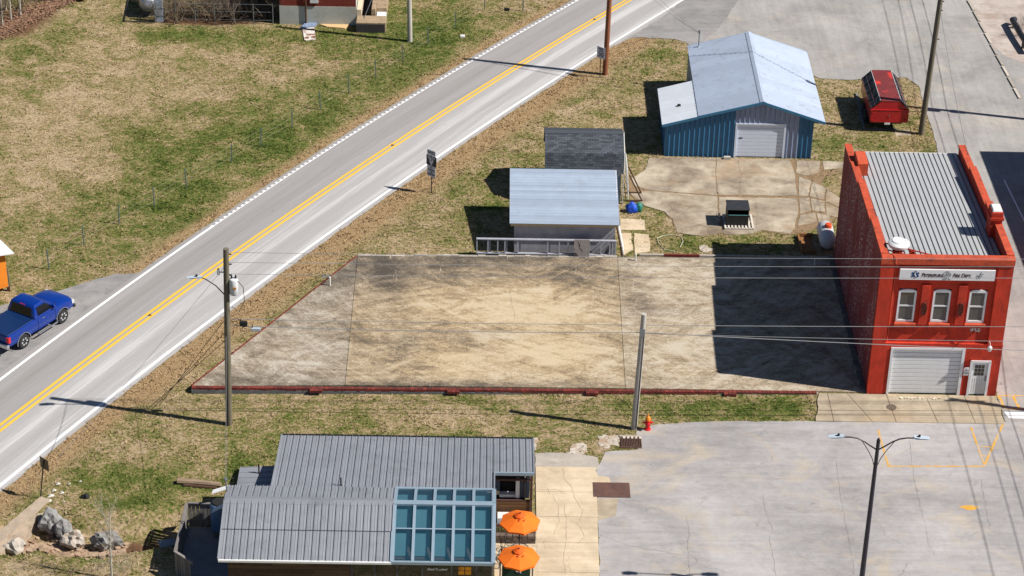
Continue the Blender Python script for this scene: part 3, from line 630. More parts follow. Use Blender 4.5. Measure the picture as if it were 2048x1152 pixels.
# ================================================================== FIRE STATION
SW, SLn = 6.6, 14.05
fs_ = thing('fire_station', 'two storey red painted brick fire station with grey ribbed metal roof', 'building', (0, 0, 0))
wl = MB()
Lp = [(0, 8.05), (4.1, 7.98), (4.1, 7.78), (8.9, 7.62), (8.9, 7.38), (11.5, 7.3), (11.5, 7.22), (SLn, 7.08)]
Rp = [(0, 8.05), (3.5, 7.98), (6.2, 7.86), (6.2, 7.66), (10.8, 7.5), (10.8, 7.3), (SLn, 7.12)]
T = .32
def sidewall(mb, x0, x1, prof, y0):
    pr = [(y0, -.05), (SLn, -.05)]+[(max(y, y0), z) for y, z in prof[::-1]]
    n = len(pr); mb.add([(x0, y, z) for y, z in pr]+[(x1, y, z) for y, z in pr], [tuple(range(n)), tuple(range(2*n-1, n-1, -1))]+[(i, n+i, n+(i+1) % n, (i+1) % n) for i in range(n)])
def brick_side_mat():
    m, nt, b = new_mat('painted_brick_side'); P_ = pos(nt)
    sep = nt.nodes.new('ShaderNodeSeparateXYZ'); L(nt, P_, sep.inputs[0]); cmb = nt.nodes.new('ShaderNodeCombineXYZ'); L(nt, sep.outputs[1], cmb.inputs[0]); L(nt, sep.outputs[2], cmb.inputs[1])
    br = nt.nodes.new('ShaderNodeTexBrick'); br.inputs['Scale'].default_value = 1; br.inputs['Brick Width'].default_value = .22; br.inputs['Row Height'].default_value = .075; br.inputs['Mortar Size'].default_value = .010; br.inputs['Bias'].default_value = -.2
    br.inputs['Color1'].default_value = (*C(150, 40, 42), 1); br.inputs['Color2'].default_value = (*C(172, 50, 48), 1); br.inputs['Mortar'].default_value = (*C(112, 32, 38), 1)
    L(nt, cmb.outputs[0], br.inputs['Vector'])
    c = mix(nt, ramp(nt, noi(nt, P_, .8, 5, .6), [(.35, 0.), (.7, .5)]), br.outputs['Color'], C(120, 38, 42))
    fl = noi(nt, mapping(nt, cmb.outputs[0], (1.2, 4.6, 1)), 2.6, 4, .8); pa = noi(nt, mapping(nt, cmb.outputs[0], (1, .45, 1)), .55, 3, .5)
    k = math_(nt, 'MULTIPLY', ramp(nt, fl, [(.55, 0.), (.60, .9)]), ramp(nt, pa, [(.40, 0.), (.58, 1.)]))
    c = mix(nt, k, c, C(244, 232, 234, .9)); L(nt, c, b.inputs['Base Color']); b.inputs['Roughness'].default_value = .85
    bump(nt, b, math_(nt, 'SUBTRACT', 1.0, br.outputs['Fac']), .6, .012); return m
m_side = brick_side_mat()
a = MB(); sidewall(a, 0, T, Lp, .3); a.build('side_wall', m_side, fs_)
a = MB(); sidewall(a, SW-T, SW, Rp, .3); a.build('side_wall', m_red, fs_)
MB().box(T, SW-T, SLn-.3, SLn, -.05, 6.55).build('rear_wall', m_red, fs_)
# front wall as pieces round the openings (front face at y=.14 in the recess, pilasters at y=0)
YB, YR = .3, .14
holes = [(1.05, 1.95, 4.32, 6.22), (2.79, 3.67, 4.32, 6.24), (4.6, 5.48, 4.32, 6.24)]
fw = MB()
def fr(x0, x1, z0, z1, y0=YR): fw.box(x0, x1, y0, YB+.1, z0, z1)
fr(.66, 5.84, 6.24, 7.72); fr(.66, 1.05, 4.32, 6.24); fr(1.95, 2.79, 4.32, 6.24); fr(3.67, 4.6, 4.32, 6.24); fr(5.48, 5.84, 4.32, 6.24); fr(.66, 5.84, 3.1, 4.32)
fw.box(0, .66, 0, YB+.1, -.05, 7.72); fw.box(5.84, SW, 0, YB+.1, 3.1, 7.72)                 # pilasters
fw.box(.66, 1.0, 0, YB+.1, -.05, 3.1); fw.box(1.0, 4.74, 0, YB+.1, 2.82, 3.1); fw.box(4.74, 5.12, 0, YB+.1, -.05, 3.1); fw.box(5.12, 6.14, 0, YB+.1, 2.13, 3.1); fw.box(6.14, SW+.03, 0, YB+.1, -.05, 3.1); fw.box(5.84, SW+.03, -.012, 0, 3.02, 3.1)
fw.build('front_wall', m_red, fs_)
cp = MB(); cp.extr([(-.05, 7.72), (YB+.02, 7.72), (YB+.02, 8.12), (.08, 8.16), (-.05, 8.04)], 'x', -.02, SW+.02); cp.build('cornice', m_redtop, fs_)
for x0, x1, prof in ((-.025, T+.03, Lp), (SW-T-.03, SW+.025, Rp)):
    cp = MB()
    for (y0, z0), (y1, z1) in zip(prof[:-1], prof[1:]):
        if y1-y0 < .05: continue
        y0 = max(y0, .34); n0 = [(y0, z0), (y1+.12, z1), (y1+.12, z1+.1), (y0, z0+.1)]
        cp.add([(x0, y, z) for y, z in n0]+[(x1, y, z) for y, z in n0], [(0, 1, 2, 3), (7, 6, 5, 4), (0, 4, 5, 1), (1, 5, 6, 2), (2, 6, 7, 3), (3, 7, 4, 0)])
    cp.build('parapet_cap', m_redtop, fs_)
# metal roof: 22 ribbed sheets
m_roofgrey = M('roof_sheet_grey', C(198, 200, 202), .5, .06, 1.2, metal=.15, rnd=.03, wear=C(170, 168, 164), wscale=.9, wlo=.6, whi=.85)
m_ribdark = M('seam_dark', C(84, 84, 88), .6, .1)
xr0, xr1 = T+.06, SW-T-.02; nw = 22; w = (xr1-xr0)/nw; zF, zR = 7.5, 6.66
V = Vector((0, SLn+.12-.34, zR-zF)); N = Vector((0, zF-zR, SLn)).normalized()
for i in range(nw):
    pn = MB().sheet((xr0+i*w, .34, zF), (1, 0, 0), V, N, [(.0, 0), (w-.045, 0)], .03).build('roof_panel', m_roofgrey, fs_)
    MB().sheet((xr0+i*w+w-.043, .34, zF), (1, 0, 0), V, N, [(0, -.002), (.004, .03), (.034, .03), (.041, -.002)], .03).build('seam', m_ribdark, pn)
MB().box(xr0, xr1, SLn+.1, SLn+.16, zR-.1, zR+.02).build('gutter', m_whited, fs_)
# chimney stubs
m_worn = M('worn_red_brick', C(206, 88, 56, .8), .9, .25, 5, wear=C(226, 214, 206), wscale=1.6, wlo=.6, whi=.64)
ch = MB(); ch.bbox(.26, .84, 11.0, 12.5, 6.6, 7.6, .04); ch.build('chimney', m_worn, fs_)
ch = MB(); ch.bbox(6.02, 6.6, 3.6, 4.5, 7.0, 8.75, .04); ch.box(5.96, 6.66, 3.54, 4.56, 8.3, 8.45); co = ch.build('chimney', m_red, fs_)
MB().bbox(6.06, 6.56, 3.65, 4.45, 8.75, 8.83, .05).build('chimney_cap', m_whited, co)
# windows
for k, (x0, x1, z0, z1) in enumerate(holes):
    f = MB(); y0, y1 = .1, .2; xm = (x0+x1)/2
    f.box(x0, x0+.1, y0, y1, z0, z1-.18); f.box(x1-.1, x1, y0, y1, z0, z1-.18); f.box(x0+.1, x1-.1, y0, y1, z0, z0+.12)
    arch = [(x0, z1-.18), (x1, z1-.18)]+[(xm+(x1-x0)/2*math.cos(t), z1-.14+.13*math.sin(t)) for t in np.linspace(0, math.pi, 9)]
    f.extr(arch, 'y', y0, y1); f.box(x0+.1, x1-.1, y0+.02, y1, (z0+z1)/2-.06, (z0+z1)/2+.02)
    wf = f.build('window', m_whitep, fs_)
    MB().box(x0+.1, x1-.1, .15, .17, z0+.12, (z0+z1)/2-.06).build('pane', m_glass_st, wf)
    MB().box(x0+.1, x1-.1, .14, .16, (z0+z1)/2+.02, z1-.18).build('pane', m_glass_st, wf)
    MB().box(x0+.02, x1-.02, .24, .26, z0, z1-.15).build('room_dark', m_dark, wf)
    MB().bbox(x0-.08, x1+.1, -.06, .2, z0-.16, z0-.02, .02).build('window_sill', m_redtop, fs_)
for x0 in (2.18, 4.02):
    MB().bbox(x0, x0+.44, 0, .14, 4.22, 6.52, .02).build('pier', m_red, fs_)
    orn = MB(); zc = 5.15; xc = x0+.2
    orn.tube([(xc+.13*math.cos(t), -.03, zc+.36*math.sin(t)) for t in np.linspace(0, 2*math.pi, 17)], .022, 5)
    for dz in (-.34, -.17, 0, .17, .34): orn.tube([(xc+.07*math.cos(t), -.035, zc+dz*.8+.07*math.sin(t)) for t in np.linspace(0, 5.5, 10)], .018, 5)
    orn.box(xc-.11, xc+.11, -.012, -.001, zc-.36, zc+.36)
    orn.build('iron_ornament', M('rusty_iron', C(108, 46, 34), .8, .3, 8), fs_)
# garage door
gd = MB(); gd.box(.98, 1.1, -.04, .2, 0, 2.86); gd.box(4.62, 4.76, -.04, .2, 0, 2.86); gd.box(1.1, 4.62, -.035, .2, 2.74, 2.86); gf = gd.build('garage_door', m_whitep, fs_)
n = 11
for i in range(n):
    z0 = .06+i*(2.68/n); MB().extr([(.10, z0), (.085, z0+.01), (.085, z0+2.68/n-.025), (.11, z0+2.68/n-.012), (.14, z0+2.68/n-.012), (.14, z0)], 'x', 1.1, 4.62).build('door_slat', m_whitep, gf)
# entry door
ed = MB(); ed.box(5.1, 5.22, -.05, .2, 0, 2.14); ed.box(6.04, 6.16, -.05, .2, 0, 2.14); ed.box(5.22, 6.04, -.048, .2, 2.02, 2.14); ef = ed.build('entry_door', m_whitep, fs_)
MB().box(5.22, 6.04, .06, .1, .06, 2.02).build('door_leaf', m_whitep, ef)
for i in range(3):
    for j in range(3):
        MB().box(5.38+i*.17, 5.53+i*.17, .052, .058, 1.2+j*.22, 1.39+j*.22).build('pane', m_glass_dk, ef)
for i in range(5): MB().box(5.34+i*.12, 5.35+i*.12, .056, .059, .2, 1.02).build('panel_groove', m_steel, ef)
hd = MB(); hd.tube([(5.98, .02, 1.0), (5.98, .02, 1.2)], .018, 6); hd.lathe([(.03, 0), (.03, .04)], (5.98, .03, .92), 8, 'y'); hd.build('handle', m_black, ef)
# sign board with lettering and emblems
sb = MB().bbox(.95, 5.7, -.06, .139, 6.86, 7.46, .015).build('sign_board', m_whitep, fs_)
MB().box(.9, 5.72, .04, .139, 7.461, 7.53).build('sign_ledge', m_redtop, fs_)
m_maroon = M('lettering_maroon', C(74, 22, 34), .7, .1); m_blue = M('emblem_blue', C(36, 76, 130), .7, .1); m_line = M('emblem_line', C(120, 120, 118), .7, .1); m_ltr = M('lettering_black', C(30, 32, 40), .7, .1)
yf = -.066
text('PETERSBURG'.capitalize(), .30, m_maroon, sb, (2.57, yf, 7.14), (1, 0, 0), (0, 0, 1), small=.78, shear=.25, bold=.006, xs=.78)
text('Fire Dept.', .30, m_maroon, sb, (4.06, yf, 7.14), (1, 0, 0), (0, 0, 1), small=.78, shear=.25, bold=.006, xs=.78)
text('SINCE 1938'[:5]+'  '+'1938', .07, m_line, sb, (3.3, yf, 6.93), (1, 0, 0), (0, 0, 1), xs=1.1)
em = MB(); cx, cz = 1.72, 7.16
for k in range(3):
    t = k*math.pi/3+math.pi/2; d = Vector((math.cos(t), 0, math.sin(t))); q = Vector((-d.z, 0, d.x)); yy = yf-.001*k; c0 = Vector((cx, yy, cz))
    ps = [c0+d*.21+q*.055, c0+d*.21-q*.055, c0-d*.21-q*.055, c0-d*.21+q*.055]
    em.slab(ps, .003)
em.build('emblem', m_blue, sb)
em = MB(); em.box(cx-.012, cx+.012, yf-.012, yf-.006, cz-.17, cz+.17)
em.tube([(cx+.05*math.sin(7*t), yf-.009, cz-.12+.24*t) for t in np.linspace(0, 1, 16)], .010, 4); em.build('emblem', m_whitep, sb)
em = MB(); cx, cz = 3.3, 7.18
ring = lambda r0, n_, f: [(cx+r0*f(t)*math.cos(t), yf-.002, cz+r0*f(t)*math.sin(t)) for t in np.linspace(0, 2*math.pi, n_)]
em.tube(ring(.2, 49, lambda t: 1-.28*abs(math.cos(2*t+math.pi/2))**3*0-.22*(math.cos(4*t) < -.55)), .008, 4); em.tube(ring(.09, 21, lambda t: 1), .007, 4)
for t in (0, math.pi/2, math.pi, 3*math.pi/2):
    em.tube([(cx+.1*math.cos(t), yf-.002, cz+.1*math.sin(t)), (cx+.2*math.cos(t), yf-.002, cz+.2*math.sin(t))], .006, 4)
em.tube([(cx-.05, yf-.002, cz-.05), (cx, yf-.002, cz+.05), (cx+.05, yf-.002, cz-.05)], .008, 4); em.build('emblem', m_line, sb)
em = MB(); cx, cz = 4.92, 7.14
for (ax, az, bx, bz) in ((-.17, -.08, .0, .0), (0, 0, .08, .2), (.05, .08, .17, .1), (0, 0, .06, -.14), (0, 0, -.08, -.16), (-.05, .02, -.13, .05), (.08, 0, .16, -.02), (-.1, -.1, -.06, -.16)):
    em.tube([(cx+ax, yf-.002, cz+az), (cx+bx, yf-.002, cz+bz)], .008, 4)
em.tube([(cx+.06, yf-.002, cz+.18), (cx+.08, yf-.002, cz+.2), (cx+.06, yf-.002, cz+.21)], .014, 4); em.tube([(cx+.16, yf-.002, cz+.09), (cx+.19, yf-.002, cz+.12)], .014, 4); em.build('emblem', m_ltr, sb)
np_ = MB().box(4.8, 5.06, -.075, -.052, 1.28, 1.74).build('notice_board', m_whitep, fs_)
for s_, z in (('NO', 1.66), ('PARKING', 1.57), ('IN FRONT', 1.47), ('OF DOORS', 1.38)): text(s_, .062, m_ltr, np_, (4.93, -.08, z), (1, 0, 0), (0, 0, 1), xs=.85)
ft = MB(); ft.tube([(5.9, -.0, 3.3), (5.9, -.28, 3.32), (5.9, -.3, 3.22)], .02, 6); ft.lathe([(.05, .1), (.11, .05), (.13, -.06), (.1, -.12), (.07, -.2), (.02, -.23)], (5.9, -.3, 3.1), 12); ft.build('wall_lamp', m_whited, fs_)
cd = MB(); cd.tube([(.75, .11, 3.15), (.75, .11, 7.7), (.7, -.06, 7.75), (.66, -.06, 8.15), (.5, .2, 8.2), (.3, .6, 7.9), (.2, 1.2, 7.8)], .022, 6); cd.build('conduit', M('conduit_red', C(226, 104, 76), .7, .1), fs_)
m_found = M('rough_footing', C(118, 110, 104), .95, .3, 3, bmp=1, bscale=8, wear=C(160, 150, 140), wscale=3)
ftg = MB()
for i in range(34):
    y0 = .2+i*.41; ftg.bbox(-.28-random.uniform(0, .08), -.004, y0, y0+.4, -.1, slab_z(0)+random.uniform(.03, .1), .03)
ftg.build('footing', m_found, fs_)
# ornament plant under the right sill
pl = thing('bracket_plant', 'frosted blue green artificial plant in iron bracket below the right upper window', 'plant', (5.05, -.1, 4.0))
lf = MB()
for i in range(46):
    c0 = Vector((4.82+random.random()*.5, -.06-random.random()*.16, 3.98+random.random()*.16)); d = Vector((random.uniform(-1, 1), random.uniform(-1, .2), random.uniform(-.8, .8))).normalized()*.12; q = Vector((random.uniform(-1, 1), random.uniform(-1, 1), random.uniform(-1, 1))).normalized()*.022
    lf.add([c0-q, c0+q, c0+d], [(0, 1, 2)])
lf.build('leaves', M('frosted_leaf', C(130, 160, 160), .8, .3, 20), pl)
MB().tube([(4.8, -.02, 3.98), (5.05, -.2, 3.94), (5.3, -.02, 3.98)], .014, 5).build('bracket', m_black, pl)
# siren on its tripod
sr = thing('siren', 'white mushroom topped siren on red legs at the front roof corner', 'siren', (.9, 1.05, 7.45))
s1 = MB(); s1.lathe([(.2, 0), (.3, .1), (.26, .12), (.24, .5), (.28, .62), (.18, .64)], (.95, 1.05, 7.5), 18); nk = s1.build('siren_neck', m_red, sr, True); smooth_by_angle(nk)
s1 = MB()
for k in range(9):
    t = k*2*math.pi/9; s1.beam((.95+.262*math.cos(t), 1.05+.262*math.sin(t), 7.68), (.95+.262*math.cos(t), 1.05+.262*math.sin(t), 7.92), .07, .02, (math.cos(t), math.sin(t), 0))
s1.build('slot', m_whitep, nk)
s1 = MB(); s1.lathe([(.1, .62), (.5, .66), (.54, .74), (.54, .84), (.48, .9), (.3, .97), (.1, 1.0)], (.95, 1.05, 7.5), 24); s1.lathe([(.3, .965), (.33, .99), (.36, .965)], (.95, 1.05, 7.5), 20); hd = s1.build('siren_head', m_whitep, sr); smooth_by_angle(hd)
s1 = MB(); s1.tube([(-.02, 1.9, 7.95), (2.55, .2, 8.12)], .04, 6); s1.build('rail', m_red, sr)
s1 = MB(); s1.tube([(.1, 1.25, 7.9), (1.5, .12, 8.1)], .04, 6); s1.build('rail', m_red, sr)
MB().bbox(1.5, 1.75, .75, 1.0, 7.55, 7.98, .03).build('junction_box', m_red, sr)

# ================================================================== BLUE SHED
m_blue = M('blue_sheet', C(58, 118, 162), .5, .1, 2.0, metal=.1, rnd=.05); m_greysh = M('grey_sheet', C(150, 166, 198), .5, .1, 2.0, metal=.2, rnd=.05); m_bluetrim = M('blue_trim', C(66, 128, 166), .5, .08, 2)
m_shroof = M('pale_blue_roof', C(196, 208, 228), .45, .05, .9, metal=.2, rnd=.06, wear=C(170, 176, 188), wscale=1.6, wlo=.55, whi=.75); m_lean = M('white_roof', C(226, 232, 240), .55, .05, 1.2, rnd=.03, wear=C(200, 196, 186), wscale=1.5, wlo=.62, whi=.8)
bs = thing('metal_shed', 'large blue metal garage with pale gable roof and lean-to on its left', 'shed', (-4, 26.2, 0))
RX, RZ, YF, YK = -3.12, 3.86, 26.2, 36.2; EXR, EZR = .74, 2.56; EXL, EZL = -6.98, 2.84; LXL, LZL, YLK = -9.14, 2.2, 31.1
def roofz(x):
    if x > RX: return RZ+(x-RX)*(EZR-RZ)/(EXR-RX)
    if x > EXL: return RZ+(x-RX)*(EZL-RZ)/(EXL-RX)
    return 2.8+(x-EXL)*(LZL-2.8)/(LXL-EXL)
bd = MB(); bd.prism([(-6.9, YF+.1), (.08, YF+.1), (.08, YK-.1), (-6.9, YK-.1)], -.05, 2.3)
bd.build('wall', m_blue, bs)
bd = MB(); bd.extr([(-6.9, 2.3), (.08, 2.3), (.08, 2.66), (RX, RZ-.1), (-6.9, 2.74)], 'y', YF+.1, YK-.1); bd.build('gable', m_blue, bs)
MB().box(-8.86, -6.9, YF+.1, YLK-.1, -.05, 2.15).build('wall', m_blue, bs)
pw = .30; x = -8.9
while x < .06:
    x1 = min(x+pw, .08); gry = (-4.95 < x < -1.0)
    z0 = -.02
    if -4.62 < x+pw/2 < -1.62: z0 = 2.32
    mb = MB(); zt0, zt1 = roofz(x)-.1, roofz(x1)-.1
    prof = [(x+.004, 0), (x+.20, 0), (x+.225, -.045), (x+.265, -.045), (x1-.004, 0)] if x1-x > .27 else [(x+.004, 0), (x1-.004, 0)]
    n = len(prof); vs = []
    for zz in (0, 1):
        for u, h in prof: vs.append((u, YF+.055+h, z0 if zz == 0 else roofz(u)-.09))
    for zz in (0, 1):
        for u, h in prof: vs.append((u, YF+.098, z0 if zz == 0 else roofz(u)-.09))
    fcs = [(i, i+1, n+i+1, n+i) for i in range(n-1)]+[(2*n+i, 3*n+i, 3*n+i+1, 2*n+i+1) for i in range(n-1)]+[(n+i, n+i+1, 3*n+i+1, 3*n+i) for i in range(n-1)]+[(0, n, 3*n, 2*n), (n-1, 3*n-1, 4*n-1, 2*n-1)]
    mb.add(vs, fcs).build('wall_panel', m_greysh if gry else m_blue, bs); x += pw
for i in range(17):                                      # left wall of the lean-to, facing the grass
    y = YF+.12+i*.29; MB().box(-8.92, -8.86, y, y+.05, -.02, 2.12).build('wall_rib', m_blue, bs)
def slope(x0, z0, x1, z1, ya, yb, n, mat, ribs=4, name='roof_sheet'):      # x0 = ridge side
    V = Vector((x1-x0, 0, z1-z0)); N = Vector((-(z1-z0), 0, x1-x0)); N = N if N.z > 0 else -N; N.normalize(); w = (yb-ya)/n
    for i in range(n):
        pr = []
        for k in range(ribs):
            u = w*k/ribs; pr += [(u+.004, 0), (u+w/ribs-.06, 0), (u+w/ribs-.042, .025), (u+w/ribs-.02, .025)]
        pr.append((w-.003, 0)); MB().sheet((x0, ya+i*w, z0), (0, 1, 0), V, N, pr, .025).build(name, mat, bs)
slope(RX, RZ, EXR, EZR, YF-.12, YK+.05, 11, m_shroof); slope(RX, RZ, EXL, EZL, YF-.12, YK+.05, 11, m_shroof); slope(EXL-.0, 2.8, LXL, LZL, YF-.12, YLK, 5, m_lean, 3)
cp = MB(); cp.extr([(RX-.2, RZ-.02), (RX, RZ+.05), (RX+.2, RZ-.02), (RX, RZ+.02)], 'y', YF-.14, YK+.07); cp.build('ridge_cap', m_shroof, bs)
for (xa, za, xb, zb, y) in ((RX, RZ, EXR, EZR, YF), (RX, RZ, EXL, EZL, YF), (EXL, 2.8, LXL, LZL, YF), (RX, RZ, EXR, EZR, YK+.17), (RX, RZ, EXL, EZL, YK+.17), (EXL, 2.8, LXL, LZL, YLK+.13)):
    tr = MB(); tr.beam((xa, y-.15, za-.07), (xb, y-.15, zb-.07), .05, .16, (0, 0, 1)); tr.build('fascia', m_bluetrim, bs)
gd = MB(); gd.box(-4.66, -4.55, YF-.0, YF+.09, 0, 2.34); gd.box(-1.7, -1.58, YF-.0, YF+.09, 0, 2.34); gd.box(-4.55, -1.7, YF, YF+.09, 2.24, 2.34); m_cool = M('white_paint_shade_tint', C(222, 232, 250, .85), .5, .04, 3); g0 = gd.build('garage_door', m_cool, bs)  # door's white is tinted blue to stand in for cool shade
for i in range(9):
    z0 = .05+i*.243; MB().extr([(YF+.1, z0), (YF+.085, z0+.012), (YF+.085, z0+.222), (YF+.1, z0+.236), (YF+.14, z0+.236), (YF+.14, z0)], 'x', -4.55, -1.7).build('door_slat', m_cool, g0)
MB().box(-4.4, -4.18, YF+.07, YF+.085, 1.28, 1.34).build('handle', m_black, g0)
vt = MB(); vt.lathe([(.09, 0), (.05, .05), (.035, .06), (.035, 1.0), (.05, 1.0), (.05, 1.04)], (-6.3, 35.7, roofz(-6.3)), 8); vt.box(-6.36, -6.26, 35.62, 35.78, roofz(-6.3)+.95, roofz(-6.3)+1.15); vt.build('service_mast', m_steel, bs)
MB().bbox(-8.1, -7.9, 28.0, 28.2, roofz(-8)-.02, roofz(-8)+.1, .03).build('roof_vent', m_dark, bs)
tag(MB().bbox(-5.28, -4.86, 25.86, 26.06, .0, .19, .01).build('cinder_block', M('cinder_grey', C(190, 186, 178), .95, .2, 8)), 'grey hollow concrete block standing beside the blue garage door', 'block')

# ================================================================== OPEN FRONT SHED with pale metal roof
m_froof = M('silver_blue_sheet', C(184, 198, 218), .45, .06, 1.1, metal=.2, rnd=.11, wear=C(170, 178, 190), wscale=1.3, wlo=.55, whi=.8); m_fwall = M('weathered_ply', C(168, 168, 176), .9, .14, 1.2, rnd=.05, wear=C(196, 196, 204), wscale=.9)  # roof's tone variation per panel stands in for gloss along the ribs
fd = thing('storage_shed', 'grey storage shed with silver ribbed single pitch roof', 'shed', (-15.3, 16.5, 0))
XL, XR_, yE, zE, yT, zT = -18.36, -12.2, 13.78, 1.97, 18.9, 2.76
bd = MB()
bd.add([(XL+.28, 14.12, 0), (XR_-.2, 14.12, 0), (XR_-.2, 18.7, 0), (XL+.28, 18.7, 0), (XL+.28, 14.12, 1.94), (XR_-.2, 14.12, 1.94), (XR_-.2, 18.7, 2.66), (XL+.28, 18.7, 2.66)],
       [(3, 2, 1, 0), (4, 5, 6, 7), (0, 1, 5, 4), (1, 2, 6, 5), (2, 3, 7, 6), (3, 0, 4, 7)]); bd.build('wall', m_fwall, fd)
for i in range(7):
    x0 = XL+.28+i*.811; MB().box(x0+.004, x0+.805, 14.09, 14.117, 0, 1.9).build('wall_board', m_fwall, fd)
n = 20; V0 = Vector((0, yT-yE, zT-zE)); N = Vector((0, -(zT-zE), yT-yE)).normalized(); U = V0.normalized(); w = V0.length/n
for i in range(n):
    MB().sheet(Vector((XL, yE, zE+.06))+U*(i*w), U, (XR_-XL, 0, 0), N, [(.002, 0), (w*.55, 0), (w*.68, .03), (w*.86, .03), (w-.003, 0)], .03).build('roof_panel', m_froof, fd)
MB().beam((XL+.05, yE+.06, zE-.06), (XR_-.05, yE+.06, zE-.06), .04, .14).build('fascia', M('raw_timber', C(206, 184, 150), .85, .15, 3), fd)
MB().beam((XR_-.06, yE+.1, zE-.0), (XR_-.06, yT-.1, zT-.0), .04, .12).build('fascia', m_whited, fd)
# leaning timber wall frame in front of it
m_frame = M('painted_frame', C(176, 178, 190), .8, .15, 5); m_frame2 = M('frame_darker_timber', C(150, 152, 164), .85, .2, 5)
wfm = thing('stud_wall', 'long grey timber stud wall standing along the slab edge before the silver shed', 'stud wall', (-16.2, 13.66, .15))
za, zb = .16, 1.06
MB().box(-20.2, -12.35, 13.56, 13.72, zb, zb+.06).build('rail', m_frame, wfm); MB().box(-20.2, -12.35, 13.56, 13.72, za, za+.06).build('rail', m_frame, wfm)
for x in (-20.17, -19.55, -19.0, -18.6, -17.88, -16.2, -15.55, -15.05, -14.4, -13.85, -13.2, -12.7, -12.55, -12.38): MB().box(x-.035, x+.035, 13.58, 13.70, za+.06, zb).build('stud', m_frame, wfm)
for x in (-19.45, -18.5, -17.75, -16.08, -13.95): MB().box(x-.045, x+.045, 13.74, 13.80, za, zb-.03).build('stud', m_frame2, wfm)  # second row of studs in a darker grey
pb = MB(); pb.add([(-14.72, 13.36, .1), (-13.86, 13.36, .1), (-13.86, 13.52, 1.2), (-14.72, 13.52, 1.2), (-14.72, 13.38, .1), (-13.86, 13.38, .1), (-13.86, 13.54, 1.2), (-14.72, 13.54, 1.2)], [(0, 1, 2, 3), (7, 6, 5, 4), (0, 4, 5, 1), (1, 5, 6, 2), (2, 6, 7, 3), (3, 7, 4, 0)])
ob = tag(pb.build('plywood_board', M('old_ply', C(150, 142, 140), .95, .16, 6, wear=C(110, 100, 98), wscale=5)), 'weathered grey plywood board leaning against the timber stud wall', 'board')
bk = MB(); q = [(-14.5, 13.37, 1.12), (-14.42, 13.35, .92), (-14.44, 13.33, .78), (-14.3, 13.32, .6), (-14.24, 13.315, .48)]
bk.tube([(x, y+.0, z) for x, y, z in q], [.02, .035, .02, .03, .008], 5); bk.build('split', m_dark, ob)
# narrow white lattice leaning at the shed's right end
def lattice(name, label, x0, y0, y1, h, lean, n):
    t = thing(name, label, 'lattice', (x0, y0, 0), 0, None)
    for k in range(n):
        y = y0+(y1-y0)*k/(n-1); MB().beam((x0+lean, y, .05), (x0, y, h), .04, .03).build('upright', m_whited, t)
    for z in np.arange(.15, h, .26):
        f = 1-z/h; MB().beam((x0+lean*f+.03, y0, z), (x0+lean*f+.03, y1, z), .035, .02).build('slat', m_whited, t)
    return t
lattice('lattice_panel', 'white wooden lattice panels leaning on the right end of the silver roofed shed', -12.25, 13.75, 15.2, 1.75, .38, 4)
tb = MB(); tb.beam((-12.35, 14.3, 1.75), (-11.95, 13.62, .1), .06, .1); tag(tb.build('loose_plank', m_wood_dark), 'dark brown plank leaning at the right front corner of the silver roofed shed', 'plank')

# ================================================================== GAMBREL SHED with grey shingles
m_shing = M('grey_shingle', C(80, 85, 94), .95, .2, 14, rnd=.38, bmp=.4, bscale=60); m_siding = M('pale_blue_siding', C(150, 172, 192), .7, .08, 3)
gs = thing('garden_shed', 'small gambrel shed with dark grey shingles behind the silver roofed shed', 'shed', (-14, 22, 0))
gx0, gx1 = -16.33, -11.72; ridge = (21.95, 3.72); kn = (20.3, 3.14); ev = (19.9, 2.05); kr = (23.6, 3.14); er = (24.0, 2.05)
bd = MB(); bd.extr([(20.1, 0), (23.8, 0), (23.8, 2.1), (23.45, 3.1), (21.95, 3.62), (20.45, 3.1), (20.1, 2.1)], 'x', gx0+.12, gx1-.12); bd.build('wall', m_siding, gs)
def plate(a, b, mat, name): 
    MB().slab([(gx0, a[0], a[1]), (gx1, a[0], a[1]), (gx1, b[0], b[1]), (gx0, b[0], b[1])], .05).build(name, mat, gs)
m_felt = M('shingle_base', C(60, 64, 70), .95, .2, 8)
plate(ev, kn, m_felt, 'roof_deck'); plate(kn, ridge, m_felt, 'roof_deck'); plate(ridge, kr, m_shing, 'roof_deck'); plate(kr, er, m_shing, 'roof_deck')
shm = None; k = 0
for (a, b_, rows_) in ((ev, kn, 8), (kn, ridge, 12)):
    d = Vector((0, b_[0]-a[0], b_[1]-a[1])); ln = d.length; d.normalize(); nn = Vector((0, -d.z, d.y))
    for r in range(rows_):
        cols = 14; w = (gx1-gx0)/cols; off = (.5 if (r+k) % 2 else 0)*w
        for c_ in range(cols+(1 if off else 0)):
            xa = max(gx0, gx0+c_*w-off)+.006; xb = min(gx1, gx0+(c_+1)*w-off)-.006
            if xb-xa < .05: continue
            h = ln/rows_; o = Vector((0, a[0], a[1]))+d*(r*h-.01)+nn*.016; e = random.uniform(-.004, .006)
            p0 = o+nn*(.012+e); p1 = o+d*(h*1.12)+nn*.002
            mb = MB(); mb.add([(xa, p0.y, p0.z), (xb, p0.y, p0.z), (xb, p1.y, p1.z), (xa, p1.y, p1.z), (xa, p0.y-nn.y*.014, p0.z-nn.z*.014), (xb, p0.y-nn.y*.014, p0.z-nn.z*.014)], [(0, 1, 2, 3), (4, 5, 1, 0)])
            mb.build('shingle', m_shing, gs)
    k += rows_
MB().extr([(21.75, 3.7), (21.95, 3.79), (22.15, 3.7), (21.95, 3.74)], 'x', gx0-.02, gx1+.02).build('ridge_cap', m_shing, gs)
